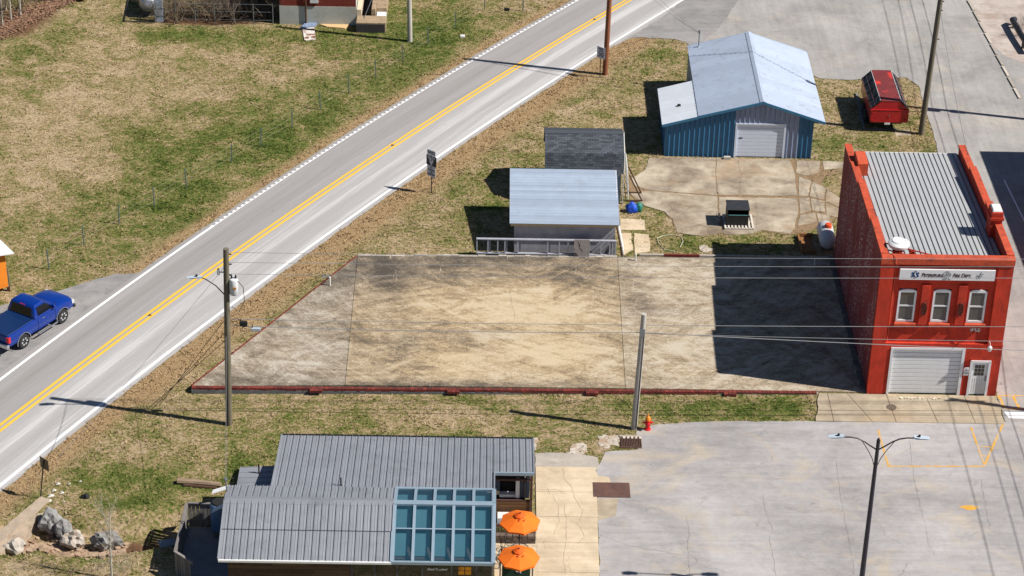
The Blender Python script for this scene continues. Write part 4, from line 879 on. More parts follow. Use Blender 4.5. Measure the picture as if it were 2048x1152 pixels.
MB().box(gx1+.0, gx1+.05, 20.0, 20.14, 0, 2.1).build('corner_trim', m_whited, gs); MB().beam((gx1+.03, ev[0], ev[1]), (gx1+.03, kn[0], kn[1]), .04, .1).build('fascia', m_whited, gs); MB().beam((gx1+.03, kn[0], kn[1]), (gx1+.03, ridge[0], ridge[1]), .04, .1).build('fascia', m_whited, gs)
lattice('lattice_panel', 'white lattice panels propped at the right end of the shingled shed', -11.5, 20.35, 22.6, 2.1, .16, 5)
for i, (y, s) in enumerate(((20.35, 'nearer'), (21.35, 'farther'))):
    t = thing('timber_brace', s+' of two dark triangular timber braces propping the white lattice by the shingled shed', 'brace', (-11.2, y, 0), 0, 'timber braces by the shingled shed')
    MB().beam((-11.35, y, 1.75), (-10.55, y, .08), .07, .07).build('strut', m_wood_dark, t); MB().beam((-11.4, y, .05), (-10.5, y, .05), .08, .08).build('foot', m_wood_dark, t)
m_bagb = M('blue_bag', C(30, 84, 210), .45, .15, 6, bmp=1, bscale=12); m_bagg = M('green_bag', C(30, 120, 104), .5, .3, 9, bmp=1, bscale=14)
def blob(name, mat, c, r, label, cat, seed=1, amp=.3, group=None, sub=3, flat=False, sq=.8, parent=None):
    bm = bmesh.new(); bmesh.ops.create_icosphere(bm, subdivisions=sub, radius=1)
    for v in bm.verts:
        p = v.co.normalized(); k = 1+amp*mnoise.noise(p*1.3+Vector((seed*3.7, 0, 0)))+amp*.5*mnoise.noise(p*3+Vector((seed, 5, 0)))
        v.co = Vector((p.x*r[0]*k, p.y*r[1]*k, max(p.z, -sq)*r[2]*k))
    me = bpy.data.meshes.new(name); bm.to_mesh(me); bm.free()
    for q in me.polygons: q.use_smooth = not flat
    me.materials.append(mat); o = link(name, me, parent); o.location = c
    if label: tag(o, label, cat, group)
    return o
blob('plastic_bag', m_bagb, (-11.22, 19.1, .24), (.3, .25, .36), 'bright blue filled plastic bag lying right of the silver roofed shed', 'bag', 2, .45)
blob('plastic_bag', m_bagg, (-10.78, 19.2, .2), (.24, .22, .28), 'dark green filled bag lying against the blue plastic bag', 'bag', 5, .5)

# ================================================================== BREWERY (grey standing seam roofs and glazed bay)
m_seam = M('seam_roof', C(160, 163, 171), .42, .08, .7, metal=.2, rnd=.045, wear=C(134, 136, 142), wscale=1.1, wlo=.52, whi=.8); m_trimg = M('bay_frame', C(158, 178, 194), .45, .06, 2, metal=.2); m_pl = M('stained_plank', C(104, 82, 64), .85, .3, 3, rnd=.3, stretch=(.4, 1, 3), wear=C(70, 54, 44), wscale=3)
m_conc = M('wall_grey', C(120, 116, 112), .9, .1, 3)
bw = thing('restaurant', 'long low restaurant with grey standing seam roofs and a glazed roof bay', 'restaurant', (-25, -15, 0))
ZR, YR_ = 3.6, -15.05; ZE, YE = 2.62, -18.12; ZB, YBk = 3.2, -13.42; BX0, BX1, GX0 = -31.12, -19.06, -23.55
rx0, rx1, ZL2, YL2 = -29.18, -17.24, 2.45, -8.15
MB().box(BX0+.35, BX1-.02, -17.75, -13.5, -.05, 2.5).build('wall', m_conc, bw)
bd = MB(); bd.extr([(-17.75, 2.5), (-13.5, 2.5), (-13.5, 3.05), (YR_, 3.45), (-17.75, 2.6)], 'x', BX0+.35, GX0); bd.build('gable', m_conc, bw)
MB().add([(x_, *q_) for x_ in (BX1-.06, BX1-.02) for q_ in ((-17.75, 2.4), (-13.5, 2.4), (-13.5, 3.1), (YR_, 3.5), (-17.75, 2.62))], [(0, 1, 2, 3, 4), (9, 8, 7, 6, 5), (0, 5, 6, 1), (1, 6, 7, 2), (2, 7, 8, 3), (3, 8, 9, 4), (4, 9, 5, 0)]).build('gable', m_conc, bw)
MB().box(rx0+.3, BX1, -11.55, -8.5, -.05, 2.3).build('wall', m_conc, bw); MB().box(BX1, -17.6, -8.6, -8.5, -.05, 2.3).build('wall', m_conc, bw); MB().box(-17.65, -17.6, -11.5, -8.6, -.05, 2.3).build('wall', m_conc, bw); MB().box(BX1, -17.65, -11.5, -8.6, -.05, .05).build('floor', m_dark, bw); MB().box(rx0+.3, BX1, -13.5, -11.55, -.05, 2.6).build('wall', m_conc, bw)
def seams(x0, x1, p0, p1, w, name='roof_panel'):
    n = round((x1-x0)/w); w = (x1-x0)/n; V = Vector((0, p1[0]-p0[0], p1[1]-p0[1])); N = Vector((0, -V.z, V.y)); N = N if N.z > 0 else -N; N.normalize()
    for i in range(n): rpanel((x0+i*w, p0[0], p0[1]), (1, 0, 0), V, N, w, .045, .012, .03, .03).build(name, m_seam, bw)
ys_, zs_ = -16.55, ZE+(ZR-ZE)*((-16.55-YE)/(YR_-YE))
seams(BX0, GX0, (YE, ZE), (ys_, zs_+.0), .31); seams(BX0, GX0, (ys_-.05, zs_+.045), (YR_, ZR+.05), .31); seams(BX0, GX0, (YBk, ZB+.05), (YR_+.3, ZR-.02), .31)
cp = MB(); cp.extr([(YR_-.22, ZR-.01), (YR_, ZR+.10), (YR_+.32, ZR+.0), (YR_, ZR+.04)], 'x', BX0, GX0); cp.build('ridge_cap', m_seam, bw)
zat = lambda y: ZB+(ZL2-ZB)*(y-YBk)/(YL2-YBk)
seams(rx0, BX1-.02, (YBk, ZB), (YL2, ZL2), .305); seams(BX1-.015, rx1, (-11.68, zat(-11.68)), (YL2, ZL2), .305)
MB().beam((rx0, YL2+.06, ZL2-.03), (rx1, YL2+.06, ZL2-.03), .1, .1).build('gutter', m_black, bw)
MB().beam((rx0-.02, YBk, ZB), (rx0-.02, YL2, ZL2), .06, .14).build('fascia', m_seam, bw); MB().beam((rx1+.02, -11.7, zat(-11.7)-.02), (rx1+.02, YL2, ZL2-.02), .05, .14).build('fascia', m_seam, bw)
MB().beam((BX1, -11.72, zat(-11.7)-.03), (rx1, -11.72, zat(-11.7)-.03), .08, .16).build('fascia', m_trimg, bw); MB().beam((BX1+.0, YBk, ZB-.02), (BX1, -11.7, zat(-11.7)-.02), .06, .2).build('fascia', m_seam, bw)
MB().beam((BX0, YE-.04, ZE-.03), (GX0, YE-.04, ZE-.03), .1, .1).build('gutter', m_whited, bw)
for (a, b_) in (((YE, ZE), (YR_, ZR)), ((YBk, ZB), (YR_, ZR))): MB().beam((BX0-.02, *a), (BX0-.02, *b_), .05, .14).build('fascia', m_seam, bw)
for px_, y_, h_ in ((-26.05, -13.2, .42),): MB().lathe([(.07, -.05), (.05, .04), (.035, .05), (.035, h_), (.045, h_)], (px_, y_, zat(y_)), 8).build('vent_pipe', m_black, bw)
# annex roof on the left
an = [(-31.0, -11.9), (-29.2, -11.9), (-29.2, -10.3), (-31.0, -10.3)]
MB().prism([(-30.8, -12.9), (-29.0, -12.9), (-29.0, -10.5), (-30.8, -10.5)], -.05, 1.9).build('wall', m_conc, bw)
for i in range(6):
    y0 = -12.75+i*.42; MB().sheet((-31.0, y0, 2.0), (0, 1, 0), (1.9, 0, .12), (-.06, 0, 1), [(.003, 0), (.38, 0), (.39, .03), (.41, .03), (.417, 0)], .03).build('roof_panel', m_seam, bw)
MB().lathe([(.08, 0), (.05, .05), (.035, .06), (.035, .5), (.045, .5)], (-30.05, -10.75, 2.05), 8).build('vent_pipe', m_black, bw)
# glazed bay: frame bars and panes (panes are parts of the bay)
bay = MB(); xs_ = np.linspace(GX0+.06, BX1-.05, 6)
def bars(p0, p1, up):
    for x in xs_: bay.beam((x, *p0), (x, *p1), .13, .1, up)
nF = Vector((0, -(ZR-ZE), YR_-YE)).normalized(); nF = nF if nF.z > 0 else -nF; nB = Vector((0, ZR-ZB, YBk-YR_)).normalized()
bars((YE-.02, ZE), (YR_, ZR), nF); bars((YR_+.05, ZR), (YBk+.05, ZB), nB)
bay.beam((GX0, YE, ZE-.02), (BX1, YE, ZE-.02), .12, .14); bay.beam((GX0, YR_, ZR), (BX1, YR_, ZR), .3, .1); bay.beam((GX0, YBk, ZB+.02), (BX1, YBk, ZB+.02), .14, .1)
bay.beam((GX0+.02, YE, ZE), (GX0+.02, YR_, ZR), .16, .12, nF); bay.beam((BX1-.0, YE, ZE), (BX1-.0, YR_, ZR), .16, .14, nF); bay.beam((BX1, YR_, ZR), (BX1, YBk, ZB), .16, .14, nB)
bo = bay.build('roof_glazing', m_trimg, bw)
def pane_mat():
    m, nt, b = new_mat('bay_glass'); b.inputs['Base Color'].default_value = (.02, .07, .11, 1); b.inputs['Roughness'].default_value = .04; b.inputs['Specular IOR Level'].default_value = .45
    b.inputs['Transmission Weight'].default_value = .0; b.inputs['Alpha'].default_value = .34; return m
m_pane = pane_mat(); m_blind = M('roller_blind', C(128, 198, 218), .9, .06, 2); m_inside = M('bay_interior_shade', C(24, 38, 58), .9, .2, 2)
for i in range(5):
    xa, xb = xs_[i]+.065, xs_[i+1]-.065
    def P3(f, back=False, dn=.0):
        a, b_ = ((YE, ZE), (YR_, ZR)) if not back else ((YR_, ZR), (YBk, ZB)); n_ = nF if not back else nB
        return (a[0]+(b_[0]-a[0])*f-n_.y*dn, a[1]+(b_[1]-a[1])*f-n_.z*dn)
    for f0, f1, bk in ((.03, .55, 0), (.57, .95, 0), (.12, .94, 1)):
        q0, q1 = P3(f0, bk, -.01), P3(f1, bk, -.01)
        MB().slab([(xa, *q0), (xb, *q0), (xb, *q1), (xa, *q1)], .012).build('pane', m_pane, bo)
    for f0, f1, bk, sh in ((.16, .545, 0, .12), (.60, .95, 0, .12), (.12, .94, 1, .1)):
        q0, q1 = P3(f0, bk, .24), P3(f1, bk, .24)
        MB().slab([(xa-.03, *q0), (xb-.2, *q0), (xb-.2, *q1), (xa-.03, *q1)], .01).build('blind', m_blind, bo)  # blind stops short; the dark strip beside it stands for the bar's shadow
MB().beam((GX0+.1, *P3(.555, False, -.03)), (BX1-.1, *P3(.555, False, -.03)), .06, .05, nF).build('glazing_bar', m_trimg, bo)
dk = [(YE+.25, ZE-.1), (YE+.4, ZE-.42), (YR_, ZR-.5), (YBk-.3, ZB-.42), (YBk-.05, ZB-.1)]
for a, b_ in zip(dk[:-1], dk[1:]): MB().slab([(GX0+.1, *a), (BX1-.1, *a), (BX1-.1, *b_), (GX0+.1, *b_)], .02).build('shade_box', m_inside, bo)  # dark sheets that show beside the blinds as painted shade
# front wall: planks to the left, glazed doors to the right
for j in range(13):
    z0 = .0+j*.19; x = BX0+.36
    while x < -25.4:
        x2 = min(x+random.uniform(1.2, 2.4), -25.35); MB().box(x+.004, x2-.004, -17.80-random.uniform(0, .012), -17.752, z0+.004, z0+.184).build('plank', m_pl, bw); x = x2
gl = MB(); xg = [-25.3, -24.3, -23.3, -22.2, -20.9, -19.8, -19.12]
for x in xg: gl.box(x-.04, x+.04, -17.84, -17.752, 0, 2.45)
gl.box(-25.3, -19.1, -17.838, -17.752, 2.37, 2.45); go_ = gl.build('shop_front', M('front_frame', C(84, 88, 96), .5, .1, 2), bw)
for a, b_ in zip(xg[:-1], xg[1:]): MB().box(a+.04, b_-.04, -17.80, -17.77, .02, 2.37).build('pane', m_glass_dk, go_)
for i, j in ((0, 0), (1, 0), (0, 1), (1, 1)): MB().box(-20.6+i*.3, -20.34+i*.3, -17.815, -17.803, 1.75+j*.24, 1.95+j*.24).build('poster', M('orange_print', C(224, 150, 30), .6, .1, 3), go_)
text('Good Shepherd', .17, m_whitep, go_, (-21.55, -17.815, 2.02), (1, 0, 0), (0, 0, 1), shear=.35, xs=.8)
# service window wall at the right end
sv = MB(); x0, x1 = BX1+.02, -17.28
sv.box(x0, x1, -11.62, -11.55, 1.28, 1.36); sv.box(x1-.12, x1, -11.66, -11.5, 0, 2.8); sv.box(x0, x1, -11.655, -11.55, 2.48, 2.56); so_ = sv.build('service_window', M('brown_frame', C(96, 66, 58), .8, .2, 4), bw)
MB().box(x0, x1-.12, -11.0, -10.9, 1.3, 2.7).build('back_panel', m_dark, so_); MB().box(x0+.05, x0+1.0, -11.4, -11.1, 1.36, 1.5).build('counter', m_whitep, so_); MB().box(x0+.98, x0+1.16, -11.45, -11.35, 1.36, 2.46).build('shutter', m_whitep, so_); MB().box(x0+1.18, x1-.14, -11.44, -11.36, 1.36, 2.46).build('shutter', M('shutter_slate', C(60, 72, 92), .6, .1, 2), so_)
MB().box(x0+.02, x0+.22, -11.4, -11.2, 1.36, 1.72).build('carton', M('cardboard', C(206, 190, 160), .9, .1, 3), so_); MB().box(x0+.02, x0+.24, -11.38, -11.3, 1.75, 2.46).build('shutter', M('shutter_blue', C(58, 78, 104), .6, .1, 2), so_)
for j in range(9):
    z0 = j*.14; MB().box(x0+.0, x1-.125, -11.62-random.uniform(0, .012), -11.565, z0+.004, z0+.136).build('plank', M('warm_plank', C(122, 86, 54), .85, .3, 3, rnd=.28, stretch=(.4, 1, 3), wear=C(78, 54, 38), wscale=3), bw)
# ================================================================== BRICK EDGING of the slab
m_brick = M('edging_brick', C(118, 50, 42), .9, .2, 9, rnd=.35, wear=C(170, 128, 112), wscale=7, wlo=.62, whi=.72); m_mort = M('mortar', C(176, 168, 156), .95, .12, 6); m_cmu = M('cinder_course', C(122, 126, 130), .95, .15, 5, rnd=.12)
be = thing('brick_edging', 'low red brick edging along the front of the big concrete slab', 'wall', (-18, -.5, 0))
fx0, fx1 = S_FL[0]-.02, -2.5
fy = lambda x: S_FL[1]+(S_FR[1]-S_FL[1])*(x-S_FL[0])/(S_FR[0]-S_FL[0])
core = MB(); core.add([(fx0+.03, fy(fx0)-.19, -.1), (fx1, fy(fx1)-.19, -.1), (fx1, fy(fx1)-.01, -.1), (fx0+.03, fy(fx0)-.01, -.1), (fx0+.03, fy(fx0)-.19, slab_z(fx0)-.02), (fx1, fy(fx1)-.19, slab_z(fx1)-.02), (fx1, fy(fx1)-.01, slab_z(fx1)-.02), (fx0+.03, fy(fx0)-.01, slab_z(fx0)-.02)],
                      [(3, 2, 1, 0), (4, 5, 6, 7), (0, 1, 5, 4), (1, 2, 6, 5), (2, 3, 7, 6), (3, 0, 4, 7)]); core.build('mortar_bed', m_mort, be)
def brick_mesh(dx, dy, dz):
    me = MB().bbox(-dx/2, dx/2, -dy/2, dy/2, -dz/2, dz/2, .008).mesh('brick'); me.materials.append(m_brick); return me
bm_c = brick_mesh(.204, .205, .065); bm_f = brick_mesh(.204, .1, .062)
n = int((fx1-fx0)/.217)
for i in range(n):
    x = fx0+.12+i*.217; z = slab_z(x)
    o = link('brick', bm_c, be); o.location = (x-WO[be.name][0], fy(x)-.105-WO[be.name][1]+random.uniform(-.006, .006), z+.012+random.uniform(-.006, .006)); o.rotation_euler = (0, 0, random.uniform(-.03, .03))
    if z > .11:
        o = link('brick', bm_f, be); o.location = (x+.1-WO[be.name][0], fy(x)-.165-WO[be.name][1]+random.uniform(-.008, .008), z-.06); o.rotation_euler = (0, 0, random.uniform(-.03, .03))
cm_ = MB().bbox(-.195, .195, -.1, .1, -.1, .1, .01).mesh('cinder_block'); cm_.materials.append(m_cmu)
x = fx0+.2
while x < -17.5:
    o = link('cinder_block', cm_, be); o.location = (x-WO[be.name][0], fy(x)-.12-WO[be.name][1], slab_z(x)-.195); x += .4
for px in (632, 907, 1184, 1459):
    x0 = GS(px, 780)[0]
    for i in range(3):
        for k in range(2):
            z = slab_z(x0)+.012-k*.072
            if z < .03: continue
            o = link('brick', bm_c, be); o.location = (x0+(i-1)*.217-WO[be.name][0], fy(x0)-.3-WO[be.name][1], z)
es = thing('brick_edging', 'red brick edging along the slanting roadside edge of the concrete slab', 'wall', (-31, 6, 0))
a, b_ = Vector(S_FL), Vector(S_BL); d = (b_-a).normalized(); nrm = Vector((-d.y, d.x)); ln = (b_-a).length; ang = math.atan2(d.y, d.x)
for i in range(int(ln/.22)):
    p = a+d*(.1+i*.22)+nrm*.045; o = link('brick', brick_mesh(.206, .075, .07) if i == 0 else bm_e, es)
    if i == 0: bm_e = o.data
    o.location = (p.x-WO[es.name][0], p.y-WO[es.name][1], slab_z(p.x)+.0+random.uniform(-.008, .008)); o.rotation_euler = (0, 0, ang+random.uniform(-.04, .04))
rb = thing('rear_kerb', 'rough pale kerb stones along the rear edge of the concrete slab', 'kerb', (-15, 13.6, 0))
m_kerb = M('kerb_pale', C(190, 180, 168), .95, .2, 6, rnd=.25)
rx = S_BL[0]
while rx < -12.6:
    w = random.uniform(.3, .8); y = S_BL[1]+(S_BR[1]-S_BL[1])*(rx-S_BL[0])/(S_BR[0]-S_BL[0]); MB().bbox(rx, rx+w-.02, y-.02, y+.12+random.random()*.05, -.1, slab_z(rx)+random.uniform(-.01, .05), .015).build('kerb_stone', m_kerb, rb); rx += w
y = 13.85; MB().bbox(-11.0, -.3, y, y+.13, -.1, .13, .01).build('kerb_beam', m_kerb, rb); MB().bbox(-9.6, -7.6, y-.02, y+.1, -.1, .16, .01).build('kerb_beam', m_brick, rb)

# ================================================================== PIPES, small things on and by the slab
m_pvc = M('white_pipe', C(236, 234, 228, .8), .5, .04)
def stub(px, py, h, label, cat='pipe', lean=0.0):
    x, y = GS(px, py); z = slab_z(x); mb = MB(); mb.tube([(x, y, z-.05), (x+lean, y, z+h)], .045, 8); mb.lathe([(.055, 0), (.055, .06), (.03, .07)], (x+lean, y, z+h-.05), 8); tag(mb.build('standpipe', m_pvc), label, cat); return x, y, z
x, y, z = stub(660, 571, .52, 'short white standpipe near the roadside edge of the slab')
hs = MB(); hs.tube([(x, y+.02, z+.5), (x-.2, y+.25, z+.55), (x-.42, y+.5, z+.3), (x-.5, y+.75, z+.06), (x-.35, y+.95, z-.0), (x-.1, y+.8, z+.05), (x-.02, y+.4, z+.3), (x-.03, y+.1, z+.4)], .02, 6); tag(hs.build('hose', M('pale_blue_hose', C(150, 168, 190), .5, .1)), 'pale blue hose looped over the white roadside standpipe', 'hose')
stub(1271, 521, .42, 'short white standpipe at the rear edge of the slab beside the sheds')
stub(1629, 531, .4, 'short white standpipe in the shadow of the fire station')
gh = MB(); pts = [G(*p) for p in ((1352, 504), (1330, 500), (1318, 488), (1314, 478), (1325, 472), (1345, 470), (1362, 474), (1366, 484), (1360, 495))]; gh.tube([(x, y, .02+.02*(i % 2)) for i, (x, y) in enumerate(pts)], .022, 6); tag(gh.build('hose', M('pale_hose', C(210, 204, 180), .6, .1)), 'pale garden hose curled on the grass behind the slab', 'hose')
# black cabinet on a white pallet and a bucket
m_pal = M('pallet_wood', C(214, 204, 192), .9, .15, 5, rnd=.15); m_cab = M('cabinet_black', (.016, .017, .019), .55, .25, 4)
pt = thing('pallet', 'whitish wooden pallet carrying the black cabinet', 'pallet', (-5.15, 17.75, .03))
for i in range(9): x = -5.93+i*.2; MB().box(x, x+.11, 17.05, 18.75, .125, .15).build('slat', m_pal, pt)
for y in (17.05, 17.85, 18.65): MB().box(-5.93, -4.22, y, y+.1, .03, .124).build('bearer', m_pal, pt)
cb = thing('cabinet', 'black wooden cabinet with an open upper slot standing on the white pallet', 'cabinet', (-5.15, 17.8, .15))
x0, x1, y0, y1, z0, z1 = -5.78, -4.55, 17.38, 18.5, .15, 1.16
bd = MB(); bd.box(x0, x0+.04, y0, y1, z0, z1); bd.box(x1-.04, x1, y0, y1, z0, z1); bd.box(x0+.04, x1-.04, y1-.04, y1, z0, z1); bd.box(x0+.04, x1-.04, y0, y0+.04, z0, .84); bd.box(x0+.04, x1-.04, y0+.04, y1-.04, .6, .64); bd.build('body', m_cab, cb)
MB().bbox(x0-.04, x1+.04, y0-.05, y1+.03, z1, z1+.04, .01).build('top', M('cabinet_top', (.03, .032, .036), .5, .2, 3), cb); MB().box(x0+.06, x1-.06, y0-.012, y0-.001, .80, .835).build('edge_strip', M('teal_strip', C(120, 190, 196), .6, .05), cb)
MB().box(x0-.006, x0-.001, y0+.05, y1-.05, z0+.03, z1-.03).build('side_panel', M('cabinet_side', C(120, 106, 90), .85, .2, 3), cb)
bk = thing('bucket', 'grey plastic bucket holding offcuts beside the black cabinet', 'bucket', (-6.2, 17.95, .03)); b0 = MB(); b0.lathe([(.13, .03), (.18, .36), (.2, .38), (.18, .39), (.15, .36)], (-6.2, 17.95, 0), 14); b0.build('pail', M('grey_plastic', C(140, 142, 148), .6, .1, 4), bk)
b0 = MB(); b0.box(-6.26, -6.14, 17.9, 18.0, .2, .6); b0.beam((-6.3, 18, .2), (-6.36, 18.02, .55), .04, .04); b0.build('offcut', m_pal, bk)
# propane tank behind the station
tk_ = thing('propane_tank', 'silver propane tank with orange dome behind the fire station', 'tank', (-.3, 15.6, 0))
t0 = MB(); t0.lathe([(.02, 0), (.25, .05), (.4, .16), (.47, .34), (.47, 1.9), (.4, 2.06), (.25, 2.17), (.02, 2.2)], (-.28, 14.5, .62), 20, 'y'); to_ = t0.build('vessel', M('tank_silver', C(206, 208, 212), .4, .08, 1.5), tk_); smooth_by_angle(to_, 50)
for y in (15.0, 16.2): MB().box(-.6, .05, y, y+.12, 0, .22).build('foot', m_conc, tk_)
t0 = MB(); t0.lathe([(.2, 0), (.2, .2), (.17, .26), (.02, .28)], (-.2, 15.7, 1.02), 14); t0.build('dome', M('dome_orange', C(232, 88, 40), .5, .08), tk_)
wb = thing('timber_tray', 'brown timber tray lying on the ground beside the propane tank', 'tray', (-1.3, 15.2, 0)); m_brn = M('brown_timber', C(150, 106, 64), .9, .2, 4)
for (a, b_) in (((-1.72, 14.5, .12), (-1.78, 16.4, .12)), ((-1.75, 16.4, .12), (-.95, 16.4, .12)), ((-1.7, 14.55, .12), (-.9, 14.5, .12))): MB().beam(a, b_, .1, .26).build('rail', m_brn, wb)
MB().box(-1.68, -1.0, 14.6, 16.3, .0, .05).build('base', m_brn, wb)

# ================================================================== RED TRAILER with hexagonal cover
m_tr = M('trailer_red', C(196, 34, 44, .8), .35, .15, 1.2, coat=.3); m_trtop = M('faded_red_top', C(128, 52, 52), .6, .15, 1.5, wear=C(222, 62, 50), wscale=.7, wlo=.56, whi=.58); m_mesh = M('black_tarp', (.02, .021, .024), .45, .4, 10, wear=C(90, 92, 100), wscale=7, wlo=.6, whi=.72, bmp=.8, bscale=9)
tr = thing('dump_trailer', 'red dump trailer with a faded hexagonal roof parked on the grass', 'trailer', (5.3, 32.2, 0))
y0, y1 = 30.0, 34.5; xa, xb, zb, zs, zt, ta, tb2 = 4.16, 6.46, .7, 1.52, 2.12, 4.74, 5.88
bd = MB(); bd.extr([(xa, zb), (xb, zb), (xb, zs), (tb2, zt), (ta, zt), (xa, zs)], 'y', y0+.06, y1); bd.build('body', m_tr, tr)
tg = MB(); tg.bbox(xa-.03, xb+.03, y0-.02, y0+.058, zb, zs, .01); tg.box(xa-.05, xb+.05, y0-.04, y0+.06, zs+.002, zs+.05); to_ = tg.build('tailgate', m_tr, tr)
for x in (xa+.06, xb-.16):
    for z in (zb+.12, zs-.18): MB().box(x, x+.1, y0-.05, y0-.021, z, z+.06).build('hinge', m_tr, to_)
MB().box(xa+1.12, xa+1.15, y0-.06, y0-.021, 1.1, 1.2).build('latch', m_steel, to_)
MB().slab([(xa, y0+.054, zs+.051), (xb, y0+.054, zs+.051), (tb2, y0+.054, zt), (ta, y0+.054, zt)], -.02).build('end_panel', m_tr, tr)
MB().box(ta-.03, tb2+.03, y0+.02, y1+.04, zt+.002, zt+.035).build('roof', m_trtop, tr)
for s in (0, 1):
    (xl, xh) = ((xa, ta) if s == 0 else (xb, tb2)); dx, dz = xh-xl, zt-zs; nv = Vector((-dz, 0, dx)) if s == 0 else Vector((dz, 0, -dx)); nv.normalize()
    pt_ = lambda y, f, h=.03: (xl+dx*f+nv.x*h, y, zs+dz*f+nv.z*h)
    for i in range(4):
        q0, q1 = y0+.18+i*1.08, y0+.18+i*1.08+.98; ps = [pt_(q0, .1), pt_(q1, .1), pt_(q1, .92), pt_(q0, .92)]
        mb = MB(); nx = 7
        vs = [pt_(q0+(q1-q0)*u/nx, .1+.82*v/5, .035+.05*mnoise.noise((u*.9+i*9, v*.9, s*7))) for v in range(6) for u in range(nx+1)]
        mb.add(vs, [(v*(nx+1)+u, v*(nx+1)+u+1, (v+1)*(nx+1)+u+1, (v+1)*(nx+1)+u) for v in range(5) for u in range(nx)]); ob = mb.build('tarp_panel', m_mesh, tr)
    for i in range(5): MB().beam(pt_(y0+.13+i*1.08, 0, .05), pt_(y0+.13+i*1.08, 1, .05), .06, .04, nv).build('rib', m_black, tr)
    for f, mt_ in ((.45, M('rail_pink', C(176, 130, 136), .6, .1)), (.97, m_whited)):
        MB().beam(pt_(y0+.1, f, .075), pt_(y1-.05, f, .075), .035, .03, nv).build('rail', mt_, tr)
def wheel(parent, c, r, w, axis='x', rimmat='silver_rim', spokes=0, local=False, out=1):
    mb = MB(); mb.lathe([(r*.62, -w/2), (r*.93, -w/2), (r, -w*.3), (r, w*.3), (r*.93, w/2), (r*.62, w/2)], c, 24, axis); ty = mb.build('wheel', M('tyre', (.02, .02, .021), .85, .2, 6), parent, False, local); smooth_by_angle(ty, 50)
    rm = M(rimmat, C(220, 220, 224), .4, .05, 3, metal=.0); mb = MB()
    e = w/2*out; mb.lathe([(.02, e*.8), (r*.2, e*.82), (r*.24, e*.5), (r*.5, e*.5), (r*.56, e*.9), (r*.63, e*1.0), (r*.63, e*.3), (.02, e*.3)], c, 24, axis)
    ri = mb.build('rim', rm, ty, False, local)
    for k in range(spokes):
        t = 2*math.pi*k/spokes; mb = MB(); i = {'x': 0, 'y': 1}[axis]
        def pp(rr, tt, h):
            v = [0, 0, 0]; v[i] = c[i]+e*h; o_ = [j for j in range(3) if j != i]; v[o_[0]] = c[o_[0]]+rr*math.cos(tt); v[o_[1]] = c[o_[1]]+rr*math.sin(tt); return v
        up = [0, 0, 0]; up[i] = 1
        for dt in (-.16, .16): mb.beam(pp(r*.16, t+dt*.6, .85), pp(r*.57, t+dt, .92), .035, .03, up)
        mb.build('spoke', rm, ri, False, local)
    return ty
for y in (31.6, 32.55):
    for x, o_ in ((xa-.02, -1), (xb+.02, 1)): wheel(tr, (x, y, .38), .38, .24, 'x', 'silver_rim', 0, out=o_)
MB().box(xa+.3, xb-.3, y0+.2, y1-.1, .5, zb-.002).build('chassis', m_black, tr); MB().beam((5.3, y1, .55), (5.3, y1+1.1, .45), .12, .12).build('drawbar', m_black, tr)
MB().box(5.05, 5.4, y0-.06, y0-.045, .56, .69).build('number_plate', m_whitep, tr)
pl_ = MB(); pl_.beam(G(1713, 188)+(.06,), G(1727, 258)+(.06,), .16, .12); tag(pl_.build('timber_beam', M('grey_beam', C(130, 124, 118), .9, .2, 4)), 'long grey timber beam lying in the shadow of the red trailer', 'beam')
pl_ = MB(); pl_.beam(G(1727, 259)+(.03,), G(1794, 259)+(.03,), .07, .06); tag(pl_.build('steel_bar', m_steel), 'thin steel bar lying on the ground behind the red trailer', 'bar')
tag(MB().bbox(5.75, 6.75, 29.55, 30.3, -.06, .012, .01).build('paving_stone', m_walk), 'worn concrete flag in the grass below the red trailer tailgate', 'paving stone')

# ================================================================== PICKUP
TH = math.atan2(5.72-3.17, -42.14+43.72); pkx, pky = -43.72-.92*math.sin(TH), 3.17+.92*math.cos(TH)
pk = thing('pickup_truck', 'glossy blue single cab pickup with covered bed parked on the roadside pull-off', 'pickup truck', (pkx, pky, .007), TH)
m_car = M('pickup_blue', (.002, .026, .20), .28, .06, .6, coat=.25, metal=.0); m_cover = M('bed_cover_blue', (.005, .022, .085), .35, .08, .8, coat=.4); m_chrome = M('chrome', C(226, 226, 230), .18, .03, metal=.9); m_trim = M('black_plastic', (.014, .014, .015), .7, .15); m_lamp = M('tail_lamp_red', (.55, .015, .02), .25, .1, 9); m_head = M('head_lamp', C(220, 220, 215), .15, .08)
def loft(sects, caps=True):
    mb = MB(); n = len(sects[0]); vs = [p for s in sects for p in s]
    fs = [(i*n+j, i*n+(j+1) % n, (i+1)*n+(j+1) % n, (i+1)*n+j) for i in range(len(sects)-1) for j in range(n)]
    if caps: fs += [tuple(range(n-1, -1, -1)), tuple(range((len(sects)-1)*n, len(sects)*n))]
    return mb.add(vs, fs)
def sec(x, w, b, s, t, tw, round_=0):
    half = [(w*.86, b), (w*.97, b+.08), (w, .78), (w*.99, s-.12), (w*.965, s-.02), (w*.9, s+.02), (tw, t)]
    return [(x, y, z) for y, z in half]+[(x, -y, z) for y, z in half[::-1]]
